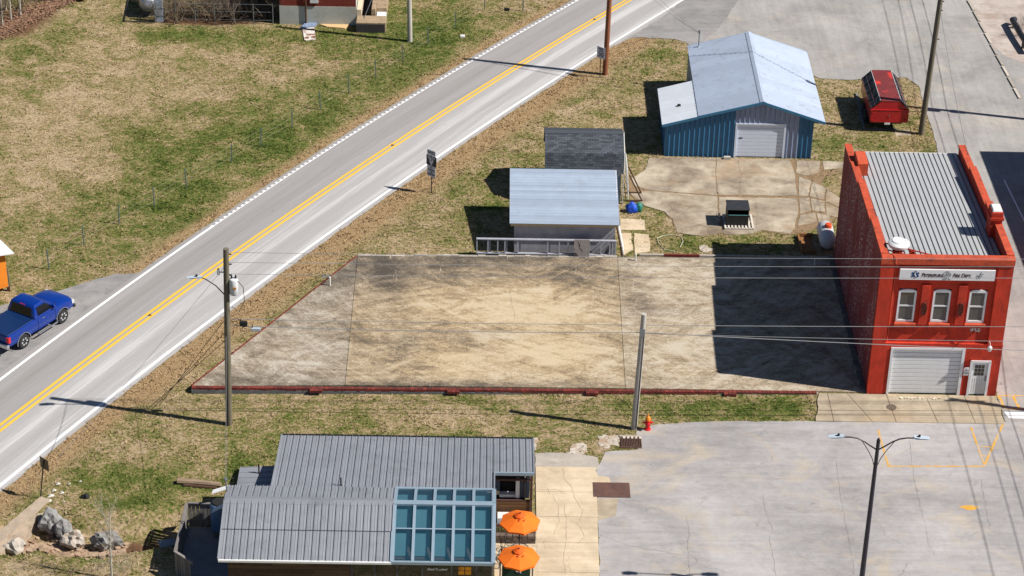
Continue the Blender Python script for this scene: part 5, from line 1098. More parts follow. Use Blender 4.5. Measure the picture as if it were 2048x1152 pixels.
S_ = [sec(-1.10, .95, .62, 1.12, 1.14, .6), sec(-1.06, .985, .55, 1.18, 1.2, .7), sec(-.9, 1.0, .5, 1.2, 1.22, .7), sec(.9, 1.0, .46, 1.2, 1.22, .7), sec(1.2, 1.0, .42, 1.18, 1.2, .7), sec(2.5, 1.0, .42, 1.17, 1.19, .7), sec(2.75, 1.0, .44, 1.15, 1.24, .62), sec(3.3, 1.0, .46, 1.1, 1.22, .62), sec(3.75, .985, .5, 1.03, 1.15, .6), sec(3.95, .95, .52, .94, 1.06, .56), sec(4.05, .86, .56, .84, .96, .5)]
body = loft(S_).build('body', m_car, pk, False, True)
cut_ = []
for xw in (0, 3.02):
    for s in (-1, 1):
        c_ = MB().lathe([(.47, -.3), (.47, .3)], (xw, s*.98, .40), 28, 'y').build('cutter', m_trim, None, False, True); cut_.append(c_)
        c_.parent = pk; md = body.modifiers.new('b', 'BOOLEAN'); md.object = c_; md.operation = 'DIFFERENCE'; md.solver = 'EXACT'
bpy.context.view_layer.update(); dg = bpy.context.evaluated_depsgraph_get(); me = bpy.data.meshes.new_from_object(body.evaluated_get(dg)); body.modifiers.clear(); body.data = me
for c_ in cut_: bpy.data.objects.remove(c_)
smooth_by_angle(body, 32)
MB().box(-.9, 3.7, -.7, .7, .35, .62).build('chassis', m_trim, pk, False, True)
# cab
def cabring(z, xr, xf, w, r=.12): return [(xr, -w+r, z), (xr+.03, -w, z), (xf-.05, -w, z), (xf+.05, -w+r*1.6, z), (xf+.08, 0, z), (xf+.05, w-r*1.6, z), (xf-.05, w, z), (xr+.03, w, z), (xr, w-r, z)]
cab = loft([cabring(1.19, .92, 2.72, .95), cabring(1.3, .94, 2.62, .94), cabring(1.78, 1.1, 1.96, .79), cabring(1.86, 1.2, 1.86, .72), cabring(1.885, 1.4, 1.7, .55)]).build('cab', m_car, pk, False, True); smooth_by_angle(cab, 38)
def lerp3(a, b_, t): return tuple(a[i]+(b_[i]-a[i])*t for i in range(3))
m_cg = glass('car_glass', (.006, .008, .012), .06, .35)
for s in (-1, 1):
    q = [(1.22, s*.945, 1.3), (2.44, s*.945, 1.3), (1.92, s*.812, 1.74), (1.26, s*.812, 1.74)]; q = q if s < 0 else q[::-1]
    MB().slab(q, .012).build('side_window', m_cg, pk, False, True)
    mr = MB(); mr.bbox(2.28, 2.42, s*1.02-.1, s*1.02+.1, 1.3, 1.48, .03); mm = mr.build('mirror', m_car, pk, False, True)
    MB().tube([(1.42, s*1.005, 1.08), (1.62, s*1.02, 1.085)], .02, 6).build('door_handle', m_chrome, pk, False, True)
    MB().tube([(.95, s*1.03, .40), (1.05, s*1.09, .37), (2.45, s*1.09, .37), (2.52, s*1.03, .40)], .045, 8).build('running_board', m_chrome, pk, False, True)
    for xw in (0, 3.02):
        MB().tube([(xw+.5*math.cos(t), s*1.0, .40+.5*math.sin(t)) for t in np.linspace(-.15, math.pi+.15, 17)], .022, 6).build('wheel_arch', m_chrome, pk, False, True)
        wheel(pk, (xw, s*.9, .395), .395, .25, 'y', 'alloy_rim', 6, True, s)
    for xx in (1.14, 2.46): MB().box(xx, xx+.012, s*1.0-.006, s*1.0+.006, .55, 1.16).build('door_seam', m_trim, pk, False, True)
    MB().box(-1.125, -.97, min(s*.82, s*1.005), max(s*.82, s*1.005), .82, 1.14).build('tail_light', m_lamp, pk, False, True)
    MB().box(3.82, 3.985, min(s*.62, s*.975), max(s*.62, s*.975), .78, .97).build('headlight', m_head, pk, False, True)
MB().slab([(.925, .74, 1.27), (.925, -.74, 1.27), (1.085, -.66, 1.74), (1.085, .66, 1.74)], .012).build('rear_window', m_cg, pk, False, True)
ws = MB(); ws.slab([(2.66, -.78, 1.27), (2.71, 0, 1.27), (2.09, 0, 1.76), (2.04, -.64, 1.76)], .012); ws.slab([(2.71, 0, 1.27), (2.66, .78, 1.27), (2.04, .64, 1.76), (2.09, 0, 1.76)], .012); ws.build('windscreen', m_cg, pk, False, True)
MB().box(2.62, 2.78, -.8, .8, 1.2, 1.235).build('cowl', m_trim, pk, False, True)
for yy in (-.1, .1): MB().box(1.10, 1.14, yy-.07, yy+.07, 1.77, 1.81).build('brake_light', m_lamp, pk, False, True)
cv = MB(); cv.bbox(-1.08, .9, -.9, .9, 1.215, 1.25, .012); cvo = cv.build('bed_cover', m_cover, pk, False, True)
for yy in (-.3, .3): MB().box(-1.06, .88, yy-.012, yy+.012, 1.25, 1.258).build('cover_rib', m_cover, cvo, False, True)
MB().bbox(-1.26, -1.09, -.98, .98, .52, .74, .03).build('bumper', m_chrome, pk, False, True); MB().bbox(3.97, 4.1, -.93, .93, .46, .66, .04).build('bumper', m_trim, pk, False, True); MB().box(4.0, 4.075, -.55, .55, .68, .88).build('grille', m_trim, pk, False, True)
MB().box(-1.28, -1.262, -.16, .16, .56, .7).build('number_plate', m_whitep, pk, False, True)

# ================================================================== POLES, LAMPS, SIGNS
m_pole = M('pole_wood', C(120, 112, 96), .9, .25, 2.5, stretch=(3, 3, .25), wear=C(84, 78, 66), wscale=3, wlo=.5, whi=.7); m_pole_b = M('pole_brown', C(150, 92, 62), .9, .2, 2.5, stretch=(3, 3, .25)); m_pole_g = M('pole_silver', C(196, 190, 182), .9, .2, 2.5, stretch=(3, 3, .25)); m_trans = M('transformer_white', C(226, 228, 232), .5, .06, 4); m_lh = M('lamp_head', C(196, 208, 220), .5, .08, 3)
def pole(name, label, base, top, r0, r1, mat, group=None):
    t = thing(name, label, 'utility pole', base, 0, group); mb = MB(); b0 = Vector(base); t0_ = Vector(top)
    mb.tube([b0-Vector((0, 0, .1))]+[b0.lerp(t0_, f) for f in (.25, .5, .75, 1)], [r0, r0*.75+r1*.25, (r0+r1)/2, r0*.25+r1*.75, r1], 12); o = mb.build('post', mat, t); smooth_by_angle(o); return t
def head(parent, p, d, L_=.7, wd=.26):
    d = Vector(d).normalized(); p = Vector(p); a = p; b_ = p+d*L_; mb = MB(); q = Vector((-d.y, d.x, 0)).normalized()*wd/2; u = Vector((0, 0, .1))
    mb.add([a-q*.7, a+q*.7, b_+q*.8, b_-q*.8, a-q*.6+u, a+q*.6+u, a.lerp(b_, .45)+q+u*.7, b_+q*.7+u*.35, b_-q*.7+u*.35, a.lerp(b_, .45)-q+u*.7], [(3, 2, 1, 0), (4, 5, 6, 9), (9, 6, 7, 8), (0, 1, 5, 4), (2, 3, 8, 7), (1, 2, 7, 6, 5), (3, 0, 4, 9, 8)])
    o = mb.build('lamp_head', m_lh, parent)
    e = MB(); e.lathe([(.05, 0), (.06, .06), (.04, .1)], a.lerp(b_, .35)+u*.85, 8); e.build('photocell', m_trim, o); return o
P1b, P1t = (-32.29, -3.66, 0), (-32.0, -3.66, 10.05)
p1 = pole('utility_pole', 'tall dark wooden utility pole with transformer and street lamp near the road', P1b, P1t, .165, .135, m_pole)
p_ = lambda z: Vector(P1b).lerp(Vector(P1t), z/10.05)
tf = MB(); c0 = p_(8.0)+Vector((.36, -.02, 0)); tf.lathe([(.2, -.45), (.23, -.4), (.23, .32), (.2, .4), (.1, .44)], c0, 14); to_ = tf.build('transformer', m_trans, p1); smooth_by_angle(to_)
MB().box(c0.x-.02, c0.x+.12, c0.y-.245, c0.y-.225, c0.z-.06, c0.z+.06).build('hazard_label', M('label_orange', C(230, 150, 50), .6, .05), to_)
for dx in (-.1, .1): MB().lathe([(.04, .4), (.05, .5), (.03, .62)], c0+Vector((dx, 0, 0)), 8).build('bushing', m_trim, to_)
MB().tube([c0+Vector((.2, -.1, .35)), c0+Vector((.45, -.1, 0)), c0+Vector((.48, -.1, -.8)), c0+Vector((.2, -.1, -1.35)), c0+Vector((-.15, -.1, -1.1))], .018, 5).build('jumper_wire', m_wire, p1)
arm = [p_(7.55)+Vector((-.12, -.05, 0)), p_(8.05)+Vector((-.5, -.1, 0)), p_(8.45)+Vector((-.95, -.2, 0)), p_(8.55)+Vector((-1.15, -.22, 0))]
MB().tube(arm, .03, 6).build('lamp_arm', m_trim, p1); head(p1, arm[-1], (-1, -.12, .05))
ca = MB(); ca.lathe([(.06, -.1), (.07, 0), (.05, .25)], p_(8.7)+Vector((-.38, 0, 0)), 8); ca.beam(p_(8.75), p_(8.75)+Vector((-.4, 0, 0)), .05, .05); ca.build('cutout_fuse', m_trans, p1)
for z in (9.75, 9.2, 8.6): MB().lathe([(.03, 0), (.045, .03), (.03, .06), (.045, .09), (.03, .12)], p_(z)+Vector((.14, 0, 0)), 8, 'x').build('insulator', m_trim, p1)
P2b, P2t = (-12.1, -3.49, 0), (-11.92, -3.49, 6.7)
p2 = pole('utility_pole', 'short weathered grey wooden pole beside the red hydrant', P2b, P2t, .16, .13, m_pole_g)
MB().box(-12.1, -11.84, -3.66, -3.6, 5.5, 5.9).build('clamp', m_steel, p2); MB().tube([(-11.86, -3.62, 5.6), (-11.93, -3.63, 3), (-12.0, -3.65, .1)], .02, 5).build('ground_wire', m_trim, p2)
p3 = pole('utility_pole', 'reddish brown utility pole standing behind the speed limit sign', (-12.1, 37.75, 0), (-11.95, 37.75, 10.0), .18, .14, m_pole_b)
P4b, P4t = (7.39, 29.85, 0), (7.6, 29.85, 10.6)
p4 = pole('utility_pole', 'tall grey utility pole beside the red trailer', P4b, P4t, .19, .15, m_pole)
for z in (9.0, 8.4, 6.5): MB().lathe([(.03, 0), (.045, .03), (.03, .06), (.045, .09), (.03, .12)], (7.67, 29.8, z), 8, 'x').build('insulator', m_trim, p4)
p5 = pole('utility_pole', 'pale grey utility pole standing in the lawn right of the brick house', (-25.02, 42.45, 0), (-25.15, 42.45, 9.5), .17, .13, m_pole_g)
PA = (14.2, -2.6, 0); PB = (16.6, 31.7, 0)
pa = pole('utility_pole', 'utility pole across the side street nearest the fire station entrance', PA, (14.2, -2.6, 10.6), .18, .14, m_pole)
MB().beam((13.2, -2.6, 9.9), (15.2, -2.6, 9.9), .1, .12).build('cross_arm', m_pole, pa)
pb_ = pole('utility_pole', 'utility pole with transformers across the side street behind the red trailer', PB, (16.6, 31.7, 10.4), .18, .14, m_pole)
MB().lathe([(.2, -.45), (.24, .3), (.1, .45)], (16.25, 31.6, 8.2), 12).build('transformer', m_trans, pb_); MB().lathe([(.2, -.45), (.24, .3), (.1, .45)], (16.95, 31.6, 7.2), 12).build('transformer', m_trans, pb_); MB().tube([(16.5, 31.7, 7.6), (15.6, 31.4, 8.3), (15.0, 31.2, 8.4)], .03, 6).build('lamp_arm', m_trim, pb_); head(pb_, (15.0, 31.2, 8.4), (-1, -.2, 0))
# double street lamp
LB = (-2.62, -17.1, 0); LH = 8.72
sl_ = thing('street_lamp', 'tall dark double armed street lamp in the parking lot', 'street lamp', LB); m_lp = M('lamp_pole_dark', (.022, .018, .028), .45, .2, 3)
mb = MB(); mb.tube([(LB[0], LB[1], -.1), (LB[0], LB[1], LH-.9), (LB[0], LB[1], LH)], [.13, .085, .08], 12); o = mb.build('post', m_lp, sl_); smooth_by_angle(o)
mb = MB(); mb.lathe([(.22, 0), (.22, .12), (.15, .25), (.13, .3)], LB, 14); mb.build('base', m_lp, sl_); mb = MB(); mb.lathe([(.05, 0), (.09, .05), (.06, .12), (.02, .18)], (LB[0], LB[1], LH), 10); mb.build('finial', m_lp, sl_)
for s in (-1, 1):
    arm = [(LB[0]+s*f, LB[1], z) for f, z in ((.05, LH-.42), (.3, LH-.25), (.6, LH-.02), (.9, LH+.14), (1.2, LH+.2), (1.5, LH+.2))]
    MB().tube(arm, .035, 6).build('arm', m_lp, sl_); MB().tube([(LB[0]+s*f, LB[1], z) for f, z in ((.06, LH-1.3), (.18, LH-.9), (.38, LH-.5), (.72, LH+.04))], .018, 5).build('brace', m_lp, sl_)
    head(sl_, (LB[0]+s*1.5, LB[1], LH+.19), (s, 0, 0), .68, .3)
# road signs
m_post = M('sign_post', (.03, .024, .026), .7, .2); m_signw = M('sign_white', C(208, 214, 230), .6, .05); m_ink = M('sign_ink', (.012, .013, .02), .6, .1); m_back = M('sign_back', C(116, 98, 70), .6, .12, 4)
def signpost(label, cat, base, h, lean=0):
    t = thing('road_sign', label, cat, base); MB().beam((base[0], base[1], -.1), (base[0]+lean, base[1], h), .055, .04, (0, 1, 0)).build('post', m_post, t); return t
def plate_(t, c, w, h, r, mat, t_=.012): 
    r = Vector(r).normalized(); u = Vector((0, 0, 1)); c = Vector(c); n_ = r.cross(u); a = r*w/2; b_ = u*h/2
    return MB().slab([c-a-b_, c+a-b_, c+a+b_, c-a+b_], t_).build('sign_plate', mat, t), r, n_
rdir = Vector((.78, -.62, 0)); s1 = (-22.94, 21.04, 0)
t1 = signpost('grey route sign stack reading east 129 beside the road', 'road sign', s1, 2.75)
def on(c, n_, k=.02): return Vector(c)+n_*k
# the faces look along the road towards traffic
def face(t, c, w, h, mat): return plate_(t, c, w, h, rdir, mat)
c = Vector((-22.95, 21.0, 2.62)); pl0, r_, n_ = face(t1, c+Vector((0, -.03, .04)), .62, .34, m_signw); text('EAST', .26, m_ink, pl0, on(c+Vector((0, -.03, .04)), n_, .01), r_, (0, 0, 1))
c = Vector((-22.95, 20.97, 2.14)); pl1, r_, n_ = face(t1, c, .76, .66, m_ink)
tri = [c+r_*-.3+Vector((0, 0, .27)), c+r_*-.04+Vector((0, 0, -.27)), c+r_*.04+Vector((0, 0, -.27)), c+r_*.3+Vector((0, 0, .27))]; MB().slab([p+n_*.012 for p in tri], .008).build('shield', m_signw, pl1); text('129', .33, m_ink, pl1, on(c+Vector((0, 0, .10)), n_, .018), r_, (0, 0, 1), xs=.95)
c = Vector((-22.96, 20.99, 1.45)); pl2, r_, n_ = face(t1, c, .62, .74, m_signw)
for s_, z in (('NO', .22), ('PARKING', .07), ('ON', -.08), ('PAVEMENT', -.22)): text(s_, .145, m_ink, pl2, on(c+Vector((0, 0, z)), n_, .01), r_, (0, 0, 1), xs=.85)
s2 = (-12.45, 37.26, 0); t2 = signpost('white speed limit 30 sign in front of the brown utility pole', 'road sign', s2, 2.15)
c = Vector((-12.45, 37.2, 1.8)); pl3, r_, n_ = face(t2, c, .64, .8, m_signw)
for s_, z, k in (('SPEED', .26, .13), ('LIMIT', .11, .13), ('30', -.15, .44)): text(s_, k, m_ink, pl3, on(c+Vector((0, 0, z)), n_, .01), r_, (0, 0, 1))
s3 = (-40.53, -10.19, 0); t3 = signpost('road sign seen from its plain brown back at the lower left roadside', 'road sign', s3, 2.25, .36)
plate_(t3, (-40.17, -10.16, 1.98), .62, .62, (.75, -.66, 0), m_back)
# hydrant
hy = thing('fire_hydrant', 'red fire hydrant with orange bonnet beside the grey pole', 'hydrant', (-11.43, -3.56, 0)); m_hr = M('hydrant_red', C(220, 30, 36, .8), .45, .12, 6); m_ho = M('hydrant_orange', C(236, 140, 40), .5, .1, 6)
mb = MB(); mb.lathe([(.17, -.05), (.17, .05), (.12, .07), (.115, .5), (.15, .52), (.15, .57), (.12, .58)], (-11.43, -3.56, 0), 14); o = mb.build('barrel', m_hr, hy); smooth_by_angle(o)
mb = MB(); mb.lathe([(.145, .57), (.145, .62), (.12, .72), (.06, .8), (.04, .81), (.04, .88), (.01, .89)], (-11.43, -3.56, 0), 14); o = mb.build('bonnet', m_ho, hy); smooth_by_angle(o)
for ax, s in (('x', 1), ('x', -1), ('y', -1)):
    k = .08 if ax == 'y' else .06; mb = MB(); mb.lathe([(k*.8, .1*s), (k*.8, .17*s), (k*1.1, .18*s), (k*1.1, .22*s), (k*.4, .24*s), (k*.4, .27*s)], (-11.43, -3.56, .42), 10, ax); mb.build('outlet_cap', m_hr, hy)
# drain grate, steel plate
m_rust = M('rusty_steel', C(104, 76, 68), .7, .25, 1.4, wear=C(128, 86, 66), wscale=1.5, bmp=.2)
tag(MB().bbox(-14.32, -12.54, -9.42, -8.22, .0, .05, .008).build('steel_plate', m_rust), 'flat rusty steel plate covering a hole at the path edge', 'steel plate')
dr = thing('storm_drain', 'rusty storm drain grate at the corner of the parking lot', 'drain', (-12.3, -4.7, 0)); MB().box(-12.84, -11.82, -5.18, -4.26, -.03, .022).build('pit', m_dark, dr)
for i in range(13): x = -12.82+i*.082; MB().box(x, x+.05, -5.15, -4.3, .024, .05).build('bar', M('rust_bar', C(92, 66, 56), .8, .3, 6), dr)
MB().box(-12.86, -11.8, -4.3, -4.16, -.02, .055).build('frame', M('drain_concrete', C(178, 166, 156), .9, .15, 4), dr); MB().box(-12.86, -11.8, -5.26, -5.16, -.02, .055).build('frame', MATS['rust_bar'], dr)
for i in range(5): MB().bbox(-12.7+i*.2, -12.58+i*.2, -4.46, -4.3, .05, .075, .01).build('grit_clump', m_rub, dr)
# ================================================================== WIRES
m_alu = M('wire_aluminium', C(140, 140, 142), .6, .1)
def wire(label, a, b_, sag=.3, r=.016, n=14, group='overhead wires', name='overhead_wire'):
    a, b_ = Vector(a), Vector(b_); pts = [a.lerp(b_, t)-Vector((0, 0, 4*sag*t*(1-t))) for t in np.linspace(0, 1, n)]
    return tag(MB().tube(pts, r, 4).build(name, m_alu if name == 'overhead_wire' else m_wire), label, 'wire', group)
ya = -2.6
for lab, z0, z1 in (('topmost', 9.85, 9.75), ('middle', 9.3, 9.35), ('lowest', 8.66, 8.72)):
    wire(lab+' of three high wires running from the lamp pole to the fire station front', (-31.9, -3.66, z0), (14.2, ya, z1), .12, .013)
wire('slack telephone wire passing just behind the short grey pole top', (-31.95, -3.6, 6.1), (14.2, ya, 5.95), .18, .017)
w_ = wire('thick cable strung from the lamp pole to the short grey pole', (-31.95, -3.66, 5.75), (-11.95, -3.55, 5.68), .12, .022)
wire('cable running from the short grey pole past the garage door', (-11.95, -3.55, 5.68), (14.2, ya, 4.25), .1, .02); wire('thin wire from the short grey pole across the station front', (-11.95, -3.55, 5.62), (14.2, ya, 5.0), .1, .013)
for lab, px, py, w, h, mt_ in (('black splice box hanging on the telephone wire by the lamp pole', 487, 647, .36, .26, m_trim), ('grey splice case hanging on the cable by the lamp pole', 512, 658, .44, .16, MATS['lamp_head'])):
    k = (-3.7-CAM[1]); r0 = ray(px, py); p = CAM+r0*(k/r0[1]); sb_ = thing('splice_box', lab, 'splice box', tuple(p)); MB().bbox(p[0]-w/2, p[0]+w/2, p[1]-.08, p[1]+.08, p[2]-h/2, p[2]+h/2, .02).build('case', mt_, sb_); MB().box(p[0]-w/2+.04, p[0]-w/2+.07, p[1]-.02, p[1]+.02, p[2]+h/2, p[2]+h/2+.12).build('hanger', m_wire, sb_)
    MB().tube([(p[0]-w/2, p[1], p[2]), (p[0]-w/2-.3, p[1], p[2]-.12), (p[0]-w/2-.55, p[1], p[2]), (p[0]-w/2-.35, p[1], p[2]+.12), (p[0]-w/2-.1, p[1], p[2]+.12)], .014, 4).build('cable_loop', m_wire, sb_)
gx, gy = G(318, 812)
for lab, z, dx in (('topmost', 6.2, 0), ('middle', 5.5, -.25), ('lowest', 5.0, -.55)): wire(lab+' of three guy wires anchored in the grass left of the lamp pole', (-32.15, -3.66, z), (gx+dx, gy+dx*.6, 0), 0, .014, 3, 'guy wires of the lamp pole', 'guy_wire')
wire('long thin guy wire descending from the lamp pole top toward the road edge', (-32.0, -3.66, 9.2), (-40.0, -8.4, 1.0), .2, .012)
for i, (lab, dx, z) in enumerate((('outermost', 0.75, 10.0), ('inner', -.75, 10.0), ('lower', .1, 8.6), ('lowest', .0, 7.6))):
    wire(lab+' street wire between the two poles across the side street', (14.2+dx, -2.6, z), (16.6+dx*.5, 31.7, z-.1), .5, .022); wire(lab+' street wire leaving over the parking lot', (14.2+dx, -2.6, z), (12.3+dx, -42, z), .5, .022)
    wire(lab+' street wire leaving beyond the red trailer', (16.6+dx*.5, 31.7, z-.1), (18+dx, 66, z), .5, .022)
wire('service wire from the trailer pole down to the fire station roof', (7.55, 29.8, 8.8), (6.55, 12.8, 7.3), .4, .012); wire('thin wire from the trailer pole to the pole across the street', (7.55, 29.8, 9.4), (16.6, 31.7, 9.0), .2, .014)
wire('power wire from the trailer pole to the brown pole', (7.57, 29.8, 10.2), (-11.95, 37.75, 9.6), .7, .016); wire('lower power wire from the trailer pole to the brown pole', (7.57, 29.8, 9.7), (-11.95, 37.75, 9.0), .7, .016); wire('service wire from the brown pole to the blue shed mast', (-11.95, 37.75, 8.6), (-6.3, 35.7, roofz(-6.3)+1.0), .25, .014); wire('second service wire from the brown pole to the blue shed mast', (-11.95, 37.75, 8.3), (-6.3, 35.7, roofz(-6.3)+.95), .45, .012)
# ================================================================== ORANGE HUT at the left edge
oh = thing('orange_hut', 'bright orange hut with pale metal roof at the left roadside', 'hut', (-46.8, 9.0, 0)); m_or = M('orange_wall', C(240, 140, 36, .8), .75, .08, 2, wear=C(226, 120, 40), wscale=1.5)
q = 0.62; hx, hy_ = -45.6, 8.95
u = Vector((-math.cos(q), -math.sin(q)*.9, 0)); v = Vector((-math.sin(q), math.cos(q), 0)); u.normalize()
cn = [Vector((hx, hy_, 0)), Vector((hx, hy_, 0))+v*3.2, Vector((hx, hy_, 0))+v*3.2+u*3.5, Vector((hx, hy_, 0))+u*3.5]
MB().prism([tuple(c[:2]) for c in cn], .25, 2.2).build('wall', m_or, oh); MB().prism([tuple((c*1.0)[:2]) for c in cn], 2.202, 2.34).build('frieze', m_red, oh)
for c in cn: MB().box(c.x-.08, c.x+.08, c.y-.08, c.y+.08, -.1, .26).build('foot', m_wood_dark, oh)
e = .38; rf = [cn[0]-u*e-v*e, cn[1]-u*e+v*e, cn[2]+u*e+v*e, cn[3]+u*e-v*e]; zz = lambda f: 2.36+.5*f
for i in range(10):
    f0, f1 = i/10, (i+1)/10-.006; a, b_, c, d = rf[0].lerp(rf[1], f0), rf[0].lerp(rf[1], f1), rf[3].lerp(rf[2], f1), rf[3].lerp(rf[2], f0)
    MB().slab([(a.x, a.y, 2.42), (b_.x, b_.y, 2.42), (c.x, c.y, 2.95), (d.x, d.y, 2.95)], .05+.02*(i % 2)).build('roof_panel', m_whited, oh)
# ================================================================== BRICK HOUSE at the top edge
bh = thing('brick_house', 'red brick house on a pale concrete foundation at the upper lawn edge', 'house', (-31, 47, 0)); m_fnd = M('house_foundation', C(196, 198, 190), .9, .08, 1.2, wear=C(176, 170, 156), wscale=.8)
hx0, hx1, hy0 = -33.95, -28.75, 44.85
MB().box(hx0, hx1, hy0, hy0+9, -.1, 1.34).build('foundation', m_fnd, bh); MB().box(hx0+.06, hx1-.06, hy0+.11, hy0+9, 1.34, 3.9).build('wall', MATS['mortar'], bh)
hb = MB(); k = 0                                            # brick courses: real bricks joined into one part
for r in range(30):
    z = 1.35+r*.085; x = hx0+(.0 if r % 2 else .115)
    while x < hx1-.05:
        x2 = min(x+.22, hx1); hb.box(x, x2-.012, hy0+.02+random.uniform(0, .008), hy0+.11, z, z+.073); x += .232
o = hb.build('brick_course', M('house_brick', C(150, 66, 52), .9, .25, 7, wear=C(108, 44, 40), wscale=9), bh); o['kind'] = 'stuff'
MB().lathe([(.05, 0), (.05, 3.5)], (-32.15, hy0-.06, .1), 8).build('downpipe', m_wood_dark, bh); MB().bbox(-31.85, -31.3, hy0-.1, hy0+.02, 1.62, 2.1, .02).build('meter_box', m_whited, bh)
gb = MB(); gb.extr([(hy0-.4, 3.9), (hy0+4.5, 6.2), (hy0+9.4, 3.9)], 'x', hx0-.3, hx1+.3); gb.build('roof', m_shing, bh)
# cellar entrance right of the house
ce = thing('cellar_entrance', 'concrete cellar steps with an open black hatch beside the brick house', 'steps', (-27.7, 44.6, 0)); m_cellar = M('cellar_concrete', C(172, 150, 122), .9, .2, 2.5, wear=C(120, 104, 90), wscale=2)
MB().bbox(-28.7, -26.72, 43.7, 44.9, -.1, .72, .02).build('landing', m_cellar, ce); MB().box(-28.66, -26.78, 43.675, 43.698, .02, .62).build('front_face', M('dark_streaked_concrete', C(70, 66, 66), .95, .3, 3, stretch=(3, 1, .5)), ce)  # darker concrete with upright streaks on the landing's front
MB().bbox(-28.72, -28.42, 44.9, 49.5, -.1, 1.15, .02).build('side_wall', M('pale_render', C(222, 206, 180), .9, .1, 2), ce); MB().bbox(-27.72, -27.45, 44.9, 49.5, -.1, 1.2, .02).build('side_wall', m_cellar, ce); MB().box(-28.42, -27.72, 44.9, 49.5, -.1, .05).build('pit', m_dark, ce)
MB().bbox(-27.45, -26.75, 45.8, 50, -.1, .9, .02).build('side_wall', m_cellar, ce); MB().bbox(-27.4, -26.76, 45.0, 45.8, .0, .62, .02).build('step', m_whitep, ce)
MB().beam((-28.2, 44.4, .74), (-27.75, 46.5, 1.3), .03, .03).build('cable', m_steel, ce)
cs = [G(632, 47), G(655, 55), G(690, 58), G(700, 50), G(697, 46), G(660, 47)]; mb = MB(); mb.prism(jitter(cs, .05, .3), -.02, .06); tag(mb.build('plywood_sheet', M('curled_ply', C(226, 190, 140), .9, .14, 2)), 'curved tan plywood sheet lying against the house foundation', 'board')
pp = [G(604, 56), G(628, 54), G(632, 80), G(609, 82)]; mb = MB(); mb.prism(pp, .0, .06); tag(mb.build('rusted_sheet', M('rusted_white', C(232, 226, 220), .8, .06, 3, wear=C(140, 92, 66), wscale=1.6, wlo=.5, whi=.54)), 'white painted metal sheet with rust patches lying on the lawn', 'metal sheet')
mb = MB(); mb.prism(jitter([(-32.5, 44.0), (-31.6, 44.3), (-31.4, 44.9), (-32.2, 45.1)], .1, .2), .0, .14); tag(mb.build('crumpled_tarp', M('blue_grey_tarp', C(140, 156, 186), .6, .3, 6)), 'crumpled blue grey tarp beside the rusted white sheet', 'tarp')
# silver tank and its fence, brush row
st = thing('silver_tank', 'big round ended silver tank at the upper left of the lawn', 'tank', (-43, 46.5, 0)); mb = MB(); mb.lathe([(.02, 0), (.3, .06), (.52, .2), (.62, .42), (.64, .7), (.64, 3.6)], (-42.95, 45.3, .95), 20, 'y'); o = mb.build('vessel', M('dull_silver', C(176, 182, 194), .35, .12, 1.5, metal=.5), st); smooth_by_angle(o, 50)
mb = MB(); mb.tube([(-42.95+.64*math.cos(t), 45.75, .95+.64*math.sin(t)) for t in np.linspace(0, 6.2, 20)], .02, 5); mb.build('strap', m_trim, st)
for y in (45.9, 48): MB().box(-43.4, -42.5, y, y+.15, 0, .36).build('foot', m_conc, st)
fg = thing('pipe_fence', 'low dark pipe rail round the silver tank', 'fence', (-43.5, 45, 0))
for a, b_ in (((-44.5, 44.75, .08), (-42.4, 44.6, .08)), ((-44.5, 44.75, .08), (-44.75, 48.5, .08)), ((-44.75, 48.5, .1), (-42.6, 48.4, .1))): MB().tube([a, b_], .04, 6).build('rail', m_trim, fg)
for x, y in ((-44.5, 44.75), (-43.4, 44.68)): MB().tube([(x, y, 0), (x, y, .45)], .035, 6).build('post', m_trim, fg)
mb = MB(); mb.prism([(-42.4, 44.85), (-41.85, 44.85), (-41.85, 45.0), (-42.4, 45.0)], 0, 1.9); tag(mb.build('zinc_sheet', M('zinc_panel', C(180, 190, 206), .5, .2, 3)), 'tall grey zinc panel standing right of the silver tank', 'panel')
wf = thing('wire_fence', 'wire mesh fence along the brush beside the silver tank', 'fence', (-38, 44.7, 0))
for x in np.linspace(-42.3, -34.4, 7): MB().tube([(x, 44.75, 0), (x, 44.75, 1.5)], .03, 6).build('post', m_steel, wf)
for z in (.3, .9, 1.45): MB().tube([(-42.3, 44.75, z), (-34.4, 44.75, z)], .012, 4).build('strand', m_steel, wf)
# ================================================================== VEGETATION: bare shrubs, sapling
m_twig = M('twig_grey', C(128, 114, 100), .95, .3, 3); m_twig2 = M('twig_dark', C(74, 62, 54), .95, .3, 3); m_twig3 = M('twig_tan', C(138, 122, 98), .95, .25, 3); m_bark = M('pale_bark', C(190, 184, 172), .9, .2, 6)
def branch(mb, p, d, ln, r, depth, spread, rs):
    pts = [p]; k = 4
    for i in range(k):
        d = (d+Vector((rs.uniform(-1, 1), rs.uniform(-1, 1), rs.uniform(-.5, .8)))*.22).normalized(); pts.append(pts[-1]+d*ln/k)
    mb.tube(pts, [r*(1-.16*i) for i in range(k+1)], 3, False)
    if depth:
        for i in range(rs.randint(2, 4)):
            j = rs.randint(1, k); dd = (d+Vector((rs.uniform(-1, 1), rs.uniform(-1, 1), rs.uniform(-.4, .8)))*spread).normalized(); branch(mb, pts[j], dd, ln*rs.uniform(.5, .75), r*.55, depth-1, spread, rs)
